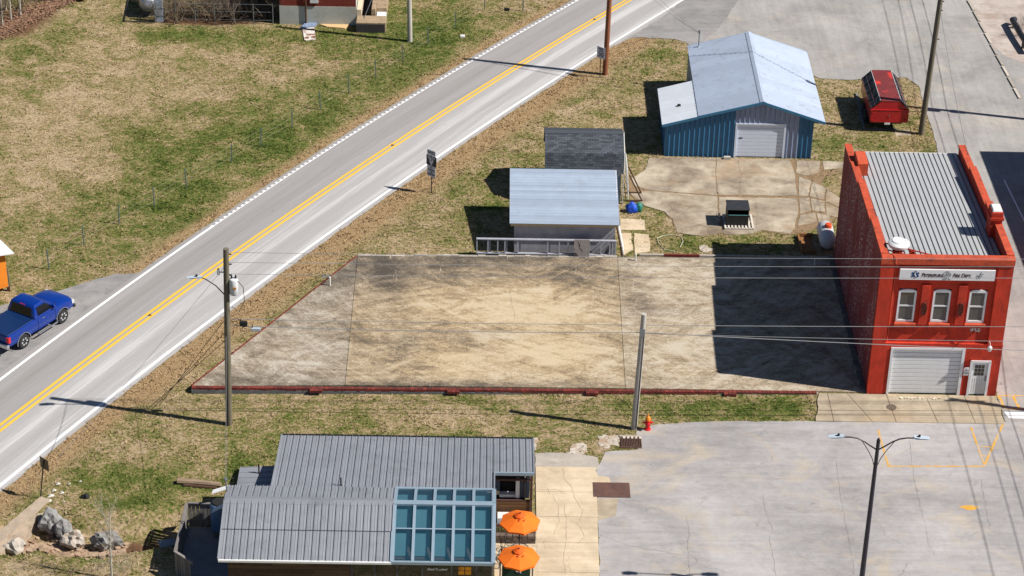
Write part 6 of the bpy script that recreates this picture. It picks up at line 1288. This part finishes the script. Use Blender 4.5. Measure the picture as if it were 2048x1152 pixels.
def shrub(c, h, n, mat, seed, label, group, r=.016, depth=2, lean=.8):
    rs = random.Random(seed); mb = MB()
    for i in range(n):
        a = rs.uniform(0, 6.28); d = Vector((math.cos(a)*lean*rs.random(), math.sin(a)*lean*rs.random(), 1)).normalized()
        branch(mb, Vector((c[0]+rs.uniform(-.25, .25), c[1]+rs.uniform(-.25, .25), -.03)), d, h*rs.uniform(.5, .8), r, depth, .9, rs)
    return tag(mb.build('bare_shrub', mat), label, 'shrub', group)
cl_ = {'twig_tan': 'straw coloured', 'twig_dark': 'dark brown', 'twig_grey': 'grey'}
for i in range(13):
    x = -42.0+i*.62; shrub((x, 45.3+.5*math.sin(i*2.1)+.5*(i % 2), 0), 1.9+.5*math.sin(i*1.7), 9, (m_twig3 if i < 6 else m_twig2 if i % 2 else m_twig), 40+i, cl_[(m_twig3 if i < 6 else m_twig2 if i % 2 else m_twig).name]+' bare shrub in the row just behind the wire fence', 'bare shrubs behind the wire fence', .026, 3, 1.1)
for i in range(7):
    x = -41.0+i*1.05; shrub((x, 47.1+.4*(i % 2), 0), 2.3, 8, (m_twig2 if i % 2 else m_twig), 140+i, ('dark brown' if i % 2 else 'grey')+' taller bare shrub in the back row by the brick house', 'bare shrubs behind the wire fence', .026, 3, 1.1)
for i in range(12):
    a, b_ = Vector((-53.5, 40.6)), Vector((-48.4, 49.5)); p = a.lerp(b_, i/11)+Vector((-.9-.7*(i % 3), .3)); shrub((p.x, p.y), 2.3+.6*(i % 3), 8, m_twig2 if i % 2 else m_twig3, 70+i, ('dark' if i % 2 else 'tan')+' bare woodland shrub among fallen leaves at the upper left corner', 'woodland shrubs', .022, 3, .9)
for i, (px, py, h) in enumerate(((5, 52, 3.6), (22, 40, 4.2), (41, 32, 3.8), (12, 20, 4.5))):
    x, y = G(px, py); rs = random.Random(200+i); mb = MB(); t = thing('young_tree', ('first', 'second', 'third', 'fourth')[(0, 2, 3, 1)[i]]+' slender pale young tree from the left in the upper left woodland', 'tree', (x, y, 0), 0, 'young trees at the woodland edge'); mb.tube([(x, y, -.1), (x+.05, y, h*.5), (x+.1, y+.1, h)], [.07, .05, .03], 6); mb.build('trunk', m_bark, t)
    cb_ = MB()
    for k in range(10): branch(cb_, Vector((x+.05, y, h*rs.uniform(.3, 1))), Vector((rs.uniform(-1, 1), rs.uniform(-1, 1), .7)).normalized(), 1.1, .018, 2, .8, rs)
    cb_.build('crown', m_bark, t)
sp = thing('bare_sapling', 'slim bare sapling with whitish stem at the lower left', 'tree', (-36.25, -16.2, 0)); rs = random.Random(5); mb = MB(); mb.tube([(-36.25, -16.2, -.1), (-36.2, -16.2, 1.6), (-36.15, -16.15, 2.6), (-36.1, -16.1, 3.6)], [.055, .045, .035, .015], 6); mb.build('trunk', m_bark, sp); cb_ = MB()
for k in range(26): branch(cb_, Vector((-36.2+.02*k/26, -16.18, .9+2.5*k/26)), Vector((rs.uniform(-.55, .55), rs.uniform(-.55, .55), 1)).normalized(), 1.0, .011, 2, .5, rs)
cb_.build('crown', M('twig_pale', C(186, 174, 158), .95, .2, 4), sp)
for i, (px, py) in enumerate(((232, 1152), (250, 1135), (205, 1140))):
    x, y = G(px, py); shrub((x, y), .9, 12, M('twig_pale', C(186, 174, 158), .95, .2, 4), 90+i, ('low weed stems directly at the foot of the bare sapling', 'thin pale weed stems right of the bare sapling', 'thin pale weed stems left of the bare sapling')[i], 'weed stems by the sapling', .006, 2, .8)
x, y = G(2046, 72); shrub((x, y), 1.5, 12, m_twig2, 99, 'brown twiggy shrub at the upper right verge', None, .014, 3, .5)
x, y = G(866, 386); shrub((x, y), .35, 10, m_twig, 98, 'low tuft of dry weeds at the foot of the route sign', None, .006, 1, .9)
bf = MB(); rs_ = random.Random(31)
for i in range(1500):
    x, y = rs_.uniform(-42.2, -34.1), rs_.uniform(44.9, 49.5); a = rs_.uniform(0, 3.14); l = rs_.uniform(.2, .6); z = rs_.uniform(.0, .5); dz = rs_.uniform(-.2, .3)
    bf.tube([(x, y, z), (x+l*.5*math.cos(a), y+l*.5*math.sin(a), z+dz+.06), (x+l*math.cos(a), y+l*math.sin(a), z+dz)], rs_.uniform(.008, .02), 3, False)
tag(bf.build('brushwood', m_twig2), 'dark tangle of fallen brushwood under the shrubs beside the brick house', 'brush', None, 'stuff')  # dark clutter added so the thicket reads as lying in the house's shade
lt = MB(); rs = np.random.default_rng(3)
for i in range(4200):
    t = rs.random(); a = np.array([-54, 39.2])*(1-t)+np.array([-48.2, 49])*t; x, y = a[0]-abs(rs.normal(0, 1.2))+.5*rs.random(), a[1]+rs.normal(0, .4); s = rs.uniform(.04, .1); an = rs.uniform(0, 6.28); z = rs.uniform(.0, .09)
    lt.add([(x+s*math.cos(an), y+s*math.sin(an), z), (x-s*math.sin(an), y+s*math.cos(an), z+.04), (x-s*math.cos(an), y-s*math.sin(an), z+rs.uniform(-.01, .05)), (x+s*math.sin(an), y-s*math.cos(an), z)], [(0, 1, 2, 3)])
tag(lt.build('leaf_litter', M('dead_leaf', C(156, 122, 98), .95, .35, 22, wear=C(120, 78, 58), wscale=9, wlo=.5, whi=.6)), 'brown fallen leaves along the woodland edge', 'leaves', None, 'stuff')
lg = MB(); lg.tube([(-49.2, 48.6, .3), (-47.75, 48.15, .3)], .26, 10); tag(lg.build('log', m_wood_dark), 'dark fallen log at the upper left lawn edge', 'log')
# ================================================================== PASTURE FENCE
FP = [(20, 575), (98, 538), (168, 490), (238, 448), (309, 413), (373, 375), (463, 325), (522, 292), (584, 256), (641, 219), (698, 186), (752, 155), (806, 123), (857, 90), (911, 57), (969, 20), (1046, 22)]
pf = thing('pasture_fence', 'line of green steel posts with thin wires along the lawn', 'fence', (-33, 28, 0)); m_tp = M('t_post', C(112, 128, 126), .7, .2, 4); gpts = GP(FP[:-1]); tops = []
for i, (x, y) in enumerate(gpts):
    lx = random.uniform(-.06, .06); mb = MB(); mb.beam((x, y, -.1), (x+lx, y, 1.22), .06, .06, (0, 1, 0)); mb.box(x+lx-.02, x+lx+.02, y-.02, y+.02, 1.22, 1.26); mb.build('post', m_tp, pf); tops.append((x, y, lx))
m_fw = M('fence_wire', C(150, 146, 120), .6, .1)
for z in (.35, .72, 1.12): MB().tube([(x+lx*z/1.2, y, z) for x, y, lx in tops], .006, 4).build('wire', m_fw, pf)
x, y = G(1046, 22); mb = thing('mailbox', 'dark mailbox on a post by the far side of the road', 'mailbox', (x, y, 0)); MB().beam((x, y, 0), (x, y, 1.1), .08, .08).build('post', m_tp, mb); MB().extr([(x-.11, 1.1), (x+.11, 1.1), (x+.11, 1.25), (x+.06, 1.32), (x-.06, 1.32), (x-.11, 1.25)], 'y', y-.28, y+.28).build('box', m_trim, mb)
x, y = G(925, 74); tag(MB().bbox(x-.16, x+.16, y-.13, y+.13, -.02, .14, .04).build('marker_block', m_whited), 'small white marker block in the grass near the far road edge', 'block')
# ================================================================== STONE WALL, BOULDERS, RUBBLE
wl_ = thing('retaining_wall', 'worn concrete retaining wall running to the lower left frame edge', 'wall', (-41.5, -12, 0)); m_old = M('old_concrete', C(186, 168, 148), .95, .2, 2.5, bmp=.6, bscale=10, wear=C(150, 124, 104), wscale=1.5); 
a, b_ = Vector((-42.6, -14.9)), Vector((-40.25, -10.3)); d = (b_-a).normalized(); n = Vector((d.y, -d.x)); mb = MB()
mb.prism(jitter([tuple(a-n*.28), tuple(a+n*.28), tuple(b_+n*.28), tuple(b_-n*.28)], .03, .4), -.75, .12); mb.build('coping', m_old, wl_)
mb = MB(); mb.prism(jitter([tuple(a+n*.285), tuple(a+n*.62), tuple(b_+n*.5), tuple(b_+n*.285)], .08, .3), -.8, -.02); mb.build('face', m_old, wl_)
m_bo = M('limestone', C(152, 150, 148), .9, .22, 2, bmp=1, bscale=6, wear=C(140, 136, 136), wscale=2.4); m_bo2 = M('pale_limestone', C(196, 186, 174), .9, .12, 2, bmp=.8, bscale=6, wear=C(180, 150, 120), wscale=2)
blob('boulder', m_bo, (-39.75, -11.9, -.1), (.5, .45, .62), 'large rounded grey boulder beside the concrete retaining wall', 'boulder', 1, .5, None, 3, True); blob('boulder', m_bo, (-39.1, -12.3, -.15), (.4, .36, .46), 'grey boulder right of the largest boulder', 'boulder', 2, .5, None, 3, True)
blob('boulder', m_bo2, (-38.5, -13.0, -.25), (.5, .38, .45), 'pale whitish boulder with a sloping face in the ditch', 'boulder', 3, .6, None, 3, True); blob('boulder', m_bo, (-37.0, -13.1, -.2), (.62, .36, .4), 'jagged light grey boulder behind the bare sapling', 'boulder', 4, .9, None, 3, True); blob('boulder', m_bo2, (-41.05, -13.8, -.1), (.5, .35, .3), 'flat pale boulder at the wall foot near the frame edge', 'boulder', 6, .5, None, 3, True)
m_rb = M('rubble_tan', C(206, 176, 148), .95, .25, 5, rnd=.3, wear=C(150, 96, 70), wscale=2); rbm = MB(); rs = random.Random(8)
for i in range(420):
    t = rs.random(); x = -40.9+t*4.8; y = -13.45+.25*math.sin(t*7)+rs.gauss(0, .42); r = rs.uniform(.06, .2); pts = []
    h0 = float(ground_h(np.array([x]), np.array([y]))[0])
    for k in range(5): pts.append((x+r*math.cos(k*1.256+i)*rs.uniform(.7, 1.2), y+r*math.sin(k*1.256+i)*rs.uniform(.6, 1.1)))
    rbm.prism(pts, h0-.05, (lambda p, q=h0+r*rs.uniform(.5, 1.2), s=rs.uniform(-.3, .3), x=x: q+s*(p[0]-x)))
tag(rbm.build('rubble', m_rb), 'tan and reddish broken stones filling the ditch', 'rubble', None, 'stuff')
lw = thing('edging_log', 'old split log edging above a green strip left of the restaurant', 'log', (-33, -8.7, 0)); mb = MB(); mb.tube([(-34.2, -8.75, .1), (-33.2, -8.85, .12), (-32.1, -9.0, .1)], [.16, .15, .12], 9); mb.build('trunk', M('grey_log', C(156, 134, 112), .95, .3, 4, stretch=(.4, 3, 3)), lw)
mb = MB(); mb.tube([(-33.9, -8.95, .02), (-32.3, -9.15, .03)], [.09, .07], 7); mb.build('branch', m_wood_dark, lw)
m_pap = M('litter_white', C(224, 218, 208), .8, .08)
for i, (px, py) in enumerate(((161, 965), (116, 970), (102, 994), (128, 1006), (124, 988), (97, 1004), (139, 970), (108, 983))):
    x, y = G(px, py); s = .07+.045*(i % 3); mb = MB(); mb.add([(x-s, y-s*.6, .03), (x+s*.8, y-s*.4, .07), (x+s, y+s*.7, .05), (x-s*.4, y+s, .09), (x, y, .12)], [(0, 1, 4), (1, 2, 4), (2, 3, 4), (3, 0, 4)]); tag(mb.build('stone', m_pap), 'small chalky white stone scattered in the grass by the brown backed sign', 'stone', 'white stones near the brown backed sign')
x, y = G(171, 996); blob('stone', m_trim, (x, y, .06), (.2, .16, .18), 'single black lump in the grass right of the white stones', 'stone', 9, .5, None, 2, True)
# ================================================================== DECK beside the restaurant
m_fb = M('fence_board', C(136, 130, 128), .9, .2, 3, rnd=.2, stretch=(1, 1, .3)); df = thing('deck_fence', 'weathered timber board fence round the yard left of the restaurant', 'fence', (-32.6, -14, 0))
def boards(a, b_, h, w=.15, gap=.03):
    a, b_ = Vector(a), Vector(b_); d = (b_-a); ln = d.length; d.normalize(); k = int(ln/(w+gap))
    for i in range(k):
        p = a+d*(i*(w+gap)); MB().beam((p.x+d.x*w/2, p.y+d.y*w/2, -.05), (p.x+d.x*w/2, p.y+d.y*w/2, h+random.uniform(-.01, .01)), .025, w, (d.x, d.y, 0)).build('board', m_fb, df)
    n = Vector((-d.y, d.x, 0))*.04
    for z in (.3, h-.12): MB().beam((a.x+n.x, a.y+n.y, z), (b_.x+n.x, b_.y+n.y, z), .04, .09).build('rail', m_fb, df)
    MB().beam((a.x, a.y, h+.03), (b_.x, b_.y, h+.03), .12, .04).build('cap_rail', m_fb, df)
boards((-33.25, -12.1, 0), (-31.85, -12.15, 0), 1.25); boards((-33.3, -12.15, 0), (-33.38, -15.75, 0), 1.25); boards((-33.4, -15.85, 0), (-32.5, -16.65, 0), 1.3)
sheet_poly('yard_pad', [(-33.3, -12.3), (-31.0, -12.3), (-31.0, -18.5), (-33.3, -18.5)], .02, M('pad_grey', C(150, 154, 160), .9, .25, .9), jit=0, thick=.1)
sh = MB(); sh.prism(jitter(GP([(316, 1083), (348, 1077), (352, 1090), (322, 1096)]), .04, .2), -.05, .05); tag(sh.build('paving_stone', M('flag_grey', C(150, 156, 164), .9, .1, 3)), 'loose grey flagstone in the shade left of the board fence', 'paving stone')
ac = thing('air_conditioner', 'blue grey cooling unit with white lid at the left end of the restaurant', 'cooling unit', (-31.7, -12.6, 0)); mb = MB(); mb.lathe([(.42, .35), (.42, 1.7), (.36, 1.78)], (-31.72, -12.75, 0), 20); o = mb.build('body', M('unit_blue', C(96, 130, 168), .5, .1, 3), ac); smooth_by_angle(o)
MB().lathe([(.34, 1.78), (.3, 1.86)], (-31.72, -12.75, 0), 18).build('fan_grille', m_trim, ac)
MB().slab([(-32.08, -12.35, 2.0), (-31.35, -12.2, 2.2), (-31.3, -11.9, 2.2), (-32.06, -12.05, 2.0)], .03).build('lid', m_whitep, ac); MB().box(-32.0, -31.5, -13.1, -12.4, .0, .35).build('stand', m_conc, ac); MB().slab([(-31.95, -13.75, 1.95), (-31.3, -13.4, 2.1), (-31.25, -13.1, 2.1), (-31.9, -13.45, 1.95)], .04).build('cover_plate', m_whitep, ac)
ms = thing('weatherhead', 'grey service mast with cable loop on the restaurant roof corner', 'mast', (-31.1, -14.3, 3.3)); MB().tube([(-31.1, -14.2, 3.2), (-31.15, -14.2, 4.1)], .035, 8).build('mast', m_steel, ms); MB().lathe([(.05, 0), (.09, .05), (.06, .13)], (-31.15, -14.2, 4.08), 8).build('cap', m_steel, ms)
MB().tube([(-31.12, -14.2, 4.05), (-30.95, -14.1, 4.2), (-30.8, -14.1, 4.1), (-30.85, -14.1, 3.85), (-31.05, -14.15, 3.8)], .016, 5).build('cable_loop', m_wire, ms); wire('service drop from the lamp pole down to the restaurant mast', (-32.2, -3.75, 5.2), (-31.15, -14.2, 4.1), .15, .013)
# ================================================================== PATIO: umbrellas, tables, chairs, planter, garland sign
m_umb = M('umbrella_orange', C(246, 118, 22, .85), .8, .06, 2); m_iron = M('patio_iron', (.014, .014, .016), .5, .2); m_umb2 = M('umbrella_vent', C(236, 96, 18, .85), .8, .06, 2)
def umbrella(cx, cy, label, z=2.28, rot=.2):
    t = thing('patio_umbrella', label, 'umbrella', (cx, cy, 0), 0, 'orange patio umbrellas'); R = .93; pts = [(cx+R*math.cos(rot+k*math.pi/4), cy+R*math.sin(rot+k*math.pi/4)) for k in range(8)]
    MB().tube([(cx, cy, 0), (cx, cy, z+.42)], .025, 8).build('pole', m_iron, t)
    for k in range(8):
        a, b_ = pts[k], pts[(k+1) % 8]; mb = MB(); mid = ((a[0]+b_[0])/2*.985+cx*.015, (a[1]+b_[1])/2*.985+cy*.015)
        top = (cx, cy, z+.42); mb.add([(*a, z), (*mid, z+.015), (*b_, z), top, (*a, z-.09), (*mid, z-.075), (*b_, z-.09)], [(0, 1, 3), (1, 2, 3), (0, 4, 5, 1), (1, 5, 6, 2)]); mb.build('canopy_panel', m_umb, t)
        MB().tube([(cx, cy, z+.38), (*a, z-.03)], .01, 4).build('rib', m_iron, t)
    mb = MB(); mb.lathe([(.26, z+.36), (.12, z+.44), (.02, z+.47)], (cx, cy, 0), 8); mb.build('vent_cap', m_umb2, t); MB().lathe([(.03, z+.46), (.03, z+.53), (.01, z+.55)], (cx, cy, 0), 8).build('finial', m_iron, t)
    for k in (1, 3): MB().slab([(cx-.2+.22*k*.5, cy-.32, z+.335), (cx-.12+.22*k*.5, cy-.36, z+.31), (cx-.08+.22*k*.5, cy-.26, z+.345)], .006).build('tie_strap', m_red, t)
sheet_poly('patio', patio_poly, .034, m_path, jit=0, thick=.1)
umbrella(-17.88, -14.55, 'orange patio umbrella nearer the service window'); umbrella(-17.94, -17.15, 'orange patio umbrella behind the flower garland', 2.25, .05)
def ptable(cx, cy, label, r=.42):
    t = thing('patio_table', label, 'table', (cx, cy, .034)); mb = MB(); mb.tube([(cx+r*math.cos(a), cy+r*math.sin(a), .73) for a in np.linspace(0, 6.283, 25)], .018, 5)
    for k in range(-5, 6):
        h = math.sqrt(max(0, r*r-(k*r/6)**2)); mb.tube([(cx+k*r/6, cy-h, .73), (cx+k*r/6, cy+h, .73)], .006, 4); mb.tube([(cx-h, cy+k*r/6, .73), (cx+h, cy+k*r/6, .73)], .006, 4)
    mb.build('table_top', m_iron, t)
    for a in (.5, 2.07, 3.64, 5.21): MB().tube([(cx+.07*math.cos(a), cy+.07*math.sin(a), .7), (cx+.1*math.cos(a), cy+.1*math.sin(a), .35), (cx+.3*math.cos(a), cy+.3*math.sin(a), .05)], .015, 5).build('leg', m_iron, t)
def pchair(cx, cy, rz, label):
    t = thing('patio_chair', label, 'chair', (cx, cy, .034), rz, 'black wire patio chairs'); mb = MB(); mb.tube([(.21*math.cos(a), .21*math.sin(a), .44) for a in np.linspace(0, 6.283, 19)], .014, 5)
    for k in range(-3, 4): h = math.sqrt(.21**2-(k*.055)**2); mb.tube([(k*.055, -h, .44), (k*.055, h, .44)], .006, 4)
    mb.build('seat', m_iron, t, False, True); mb = MB(); mb.tube([(-.2, .12, .44), (-.21, .2, .75), (-.1, .24, .9), (.1, .24, .9), (.21, .2, .75), (.2, .12, .44)], .014, 5)
    for k in (-.1, 0, .1): mb.tube([(k, .2, .46), (k, .235, .89)], .007, 4)
    mb.build('backrest', m_iron, t, False, True)
    for x, y in ((-.15, -.15), (.15, -.15), (-.16, .16), (.16, .16)): MB().tube([(x, y, .44), (x*1.3, y*1.3, 0)], .012, 5).build('leg', m_iron, t, False, True)
ptable(-17.86, -14.5, 'round black mesh patio table under the umbrella by the service window'); ptable(-17.94, -17.1, 'round black mesh patio table under the umbrella by the garland')
pchair(-18.5, -14.3, 1.6, 'black wire patio chair between the umbrellas and the glass bay'); pchair(-18.55, -15.0, 1.2, 'black wire patio chair nearest the glazed bay corner'); pchair(-18.3, -13.75, .4, 'black wire patio chair beside the stone planter')
pn = thing('stone_planter', 'long stone planter with small plants below the service window', 'planter', (-18.0, -12.9, 0)); m_st = M('ledge_stone', C(112, 96, 86), .95, .3, 5, rnd=.35)
for j in range(3):
    x = -18.95
    while x < -17.12:
        w = random.uniform(.14, .34); MB().bbox(x, min(x+w, -17.1)-.012, -13.18-random.uniform(0, .03), -12.95, .03+j*.15, .172+j*.15, .015).build('stone', m_st, pn); x += w
MB().box(-18.95, -17.1, -12.95, -12.4, .03, .44).build('soil', M('planter_soil', C(74, 58, 48), .95, .3, 8), pn); MB().box(-18.95, -17.1, -12.4, -12.28, .03, .5).build('rim', MATS['brown_frame'], pn)
pl_ = MB(); rs = random.Random(4)
for i in range(170):
    c0 = Vector((rs.uniform(-18.9, -17.15), rs.uniform(-12.9, -12.45), .46)); d = Vector((rs.uniform(-1, 1), rs.uniform(-1, 1), rs.uniform(.6, 1.6))).normalized()*rs.uniform(.08, .2); q = Vector((rs.uniform(-1, 1), rs.uniform(-1, 1), 0)).normalized()*.025; pl_.add([c0-q, c0+q, c0+d], [(0, 1, 2)])
pl_.build('foliage', M('planter_leaf', C(112, 118, 44), .9, .4, 12, wear=C(176, 130, 60), wscale=9), pn)
MB().bbox(-18.9, -18.35, -12.2, -11.7, .03, .75, .02).build('crate', m_whited, thing('white_cooler', 'white cooler box standing by the plank wall under the umbrella', 'cooler', (-18.6, -12, 0)))
ga = thing('garland_sign', 'dark green chalkboard on a post frame under a white and purple flower garland', 'sign', (-18.1, -16.6, 0))
gx0_, gx1_, gy_ = -18.75, -17.3, -16.5; zt_ = 1.62
for x in (gx0_, gx1_): MB().box(x-.03, x+.03, gy_-.03, gy_+.03, 0, zt_).build('post', MATS['front_frame'], ga)
cbd = MB().box(gx0_+.08, gx1_-.1, gy_-.04, gy_, .35, 1.28).build('board', M('chalkboard', C(20, 62, 44), .8, .2, 3), ga)
mb = MB(); mb.tube([(-18.05, gy_-.05, 1.2), (-18.03, gy_-.05, 1.0), (-17.9, gy_-.05, .95), (-17.8, gy_-.05, 1.03), (-17.85, gy_-.05, 1.12), (-18.0, gy_-.05, 1.08), (-17.95, gy_-.05, .98)], .012, 4); mb.tube([(-17.85, gy_-.05, 1.05), (-17.82, gy_-.05, .9)], .01, 4); mb.build('chalk_drawing', m_whitep, cbd)
for nm, cc, k0 in (('white_flower', C(238, 234, 236), 0), ('purple_flower', C(110, 96, 130), 1), ('red_flower', C(214, 60, 70), 2)):
    mb = MB(); rs = random.Random(k0)
    for i in range(90 if k0 < 2 else 24):
        c0 = Vector((rs.uniform(gx0_-.08, gx1_+.1), gy_+rs.uniform(-.09, .09), zt_+rs.uniform(-.05, .13))); 
        for j in range(3):
            d = Vector((rs.uniform(-1, 1), rs.uniform(-1, 1), rs.uniform(-.3, 1))).normalized()*.06; q = Vector((rs.uniform(-1, 1), rs.uniform(-1, 1), rs.uniform(-1, 1))).normalized()*.03; mb.add([c0-q, c0+q, c0+d], [(0, 1, 2)])
    mb.build(nm, M('petal_'+nm, cc, .8, .15, 10), ga)
# ================================================================== right hand side: bench kerb, out of frame building across the street
bn = thing('black_pipe_rail', 'black padded rail standing on posts at the upper right verge', 'rail', (16.2, 44, 0)); MB().tube([(16.45, 47.0, .35), (16.2, 46.6, .5), (16.3, 44.4, .5), (16.5, 41.9, .5)], .2, 10).build('rail', M('rail_black', (.012, .013, .02), .5, .2), bn)
for y in (46.3, 43.0): MB().box(16.2, 16.4, y-.1, y+.1, 0, .5).build('post', m_conc, bn)
sheet_poly('gravel_verge', GP([(1938, 0), (1965, 50), (1985, 90), (2005, 110), (2040, 125), (2120, 150), (2200, -40), (1940, -60)]), .016, asphalt('verge_gravel', C(176, 160, 150), C(214, 202, 194), C(180, 140, 110), scale=.8), jit=.2)
kb = thing('kerb', 'broken pale kerb along the far side of the street at upper right', 'kerb', (14, 45, 0))
for i in range(9): 
    a = Vector(G(1936+i*11.5, 2+i*22)); b_ = Vector(G(1936+(i+1)*11.5, 2+(i+1)*22-2)); MB().beam((a.x, a.y, .04), (b_.x, b_.y, .04), .16, .1).build('kerb_stone', m_kerb, kb)
sb2 = thing('brick_shop', 'two storey brick shop across the side street from the fire station', 'building', (22, 16, 0)); MB().box(17.6, 28, 4, 26.0, -.1, 7.1).build('wall', MATS['house_brick'], sb2); MB().box(17.5, 28.1, 3.9, 26.1, 7.1, 7.3).build('parapet', m_kerb, sb2)
for y in (6, 10, 14, 18, 22):
    f = MB().box(17.55, 17.62, y, y+1.1, 4, 5.8).build('window', m_whited, sb2); MB().box(17.53, 17.56, y+.1, y+1.0, 4.1, 5.7).build('pane', m_glass_dk, f)
# ================================================================== GRASS: blades standing on the lawn, coloured by the same fields
def tufts():
    n0 = 230000
    cn = GP([(-60, -40), (2110, -40), (2110, 1200), (-60, 1200)])
    x0 = min(c[0] for c in cn); x1 = max(c[0] for c in cn); y0 = min(c[1] for c in cn); y1 = max(c[1] for c in cn)
    x = RNG.uniform(x0, x1, n0); y = RNG.uniform(y0, y1, n0); ok = inpoly(x, y, cn)
    for p in (north_poly, lot_poly, slab_poly, pull_poly, path_poly, path2_poly, walk_poly, patio_poly, [(-.3, -.1), (6.7, -.1), (6.7, 14.1), (-.3, 14.1)], [(-8.9, 26.2), (.1, 26.2), (.1, 36.2), (-8.9, 36.2)], [(-18.2, 14), (-12.4, 14), (-12.4, 18.8), (-18.2, 18.8)], [(-16.3, 20), (-11.7, 20), (-11.7, 23.8), (-16.3, 23.8)],
              [(-31, -18.5), (-19, -18.5), (-19, -11.6), (-17.2, -11.6), (-17.2, -8.3), (-31, -8.3)], [(-33.4, -18.5), (-31, -18.5), (-31, -12.2), (-33.4, -12.2)], [(-34, 44.8), (-28.7, 44.8), (-28.7, 54), (-34, 54)], [(-28.75, 43.7), (-26.7, 43.7), (-26.7, 50), (-28.75, 50)], [(-47, 8.6), (-45.5, 9), (-46.5, 12), (-50, 12)]):
        ok &= ~inpoly(x, y, p)
    for c_ in ycells: ok &= ~inpoly(x, y, GP(c_))
    rl = np.polyval(np.polyfit(YS, [fL(t) for t in YS], 2), y)-.36; rr = np.polyval(np.polyfit(YS, [fR(t) for t in YS], 2), y)+.36
    ok &= ~((x > rl) & (x < rr))
    g, d, s = grass_fields(x, y); ok &= RNG.random(n0) > d*1.1
    x, y, g, d, s = (a[ok] for a in (x, y, g, d, s)); n = len(x); z = ground_h(x, y)-.01
    hgt = RNG.uniform(.035, .085, n)*(1+.35*s+.35*np.clip(g, 0, 1))*(.6+.8*vnoise(x*1.7, y*1.7, 44)); B = 3
    shade = RNG.uniform(.72, 1.12, n)
    V = np.zeros((n, B, 3, 3), np.float32)
    for b in range(B):
        a = RNG.uniform(0, 2*np.pi, n); w = RNG.uniform(.02, .045, n); l = RNG.uniform(.4, 1.7, n)*hgt; ox = RNG.uniform(-.05, .05, n); oy = RNG.uniform(-.05, .05, n); a2 = RNG.uniform(0, 2*np.pi, n)
        bx, by = x+ox, y+oy
        V[:, b, 0] = np.stack([bx-w*np.sin(a), by+w*np.cos(a), z], -1); V[:, b, 1] = np.stack([bx+w*np.sin(a), by-w*np.cos(a), z], -1); V[:, b, 2] = np.stack([bx+l*np.cos(a2), by+l*np.sin(a2), z+hgt], -1)
    nv = n*B*3; me = bpy.data.meshes.new('grass'); me.vertices.add(nv); me.vertices.foreach_set('co', V.reshape(-1)); k = n*B
    me.loops.add(nv); me.loops.foreach_set('vertex_index', np.arange(nv, dtype=np.int32)); me.polygons.add(k); me.polygons.foreach_set('loop_start', np.arange(0, nv, 3, dtype=np.int32)); me.update(calc_edges=True)
    for nm, arr in (('green', g), ('dirt', d), ('straw', s), ('shade', shade)):
        at = me.attributes.new(nm, 'FLOAT', 'POINT'); at.data.foreach_set('value', np.repeat(arr, B*3).astype(np.float32))
    me.materials.append(m_tuft); tag(link('grass', me), 'short winter grass mixed of straw and green blades', 'grass', None, 'stuff')
tufts()
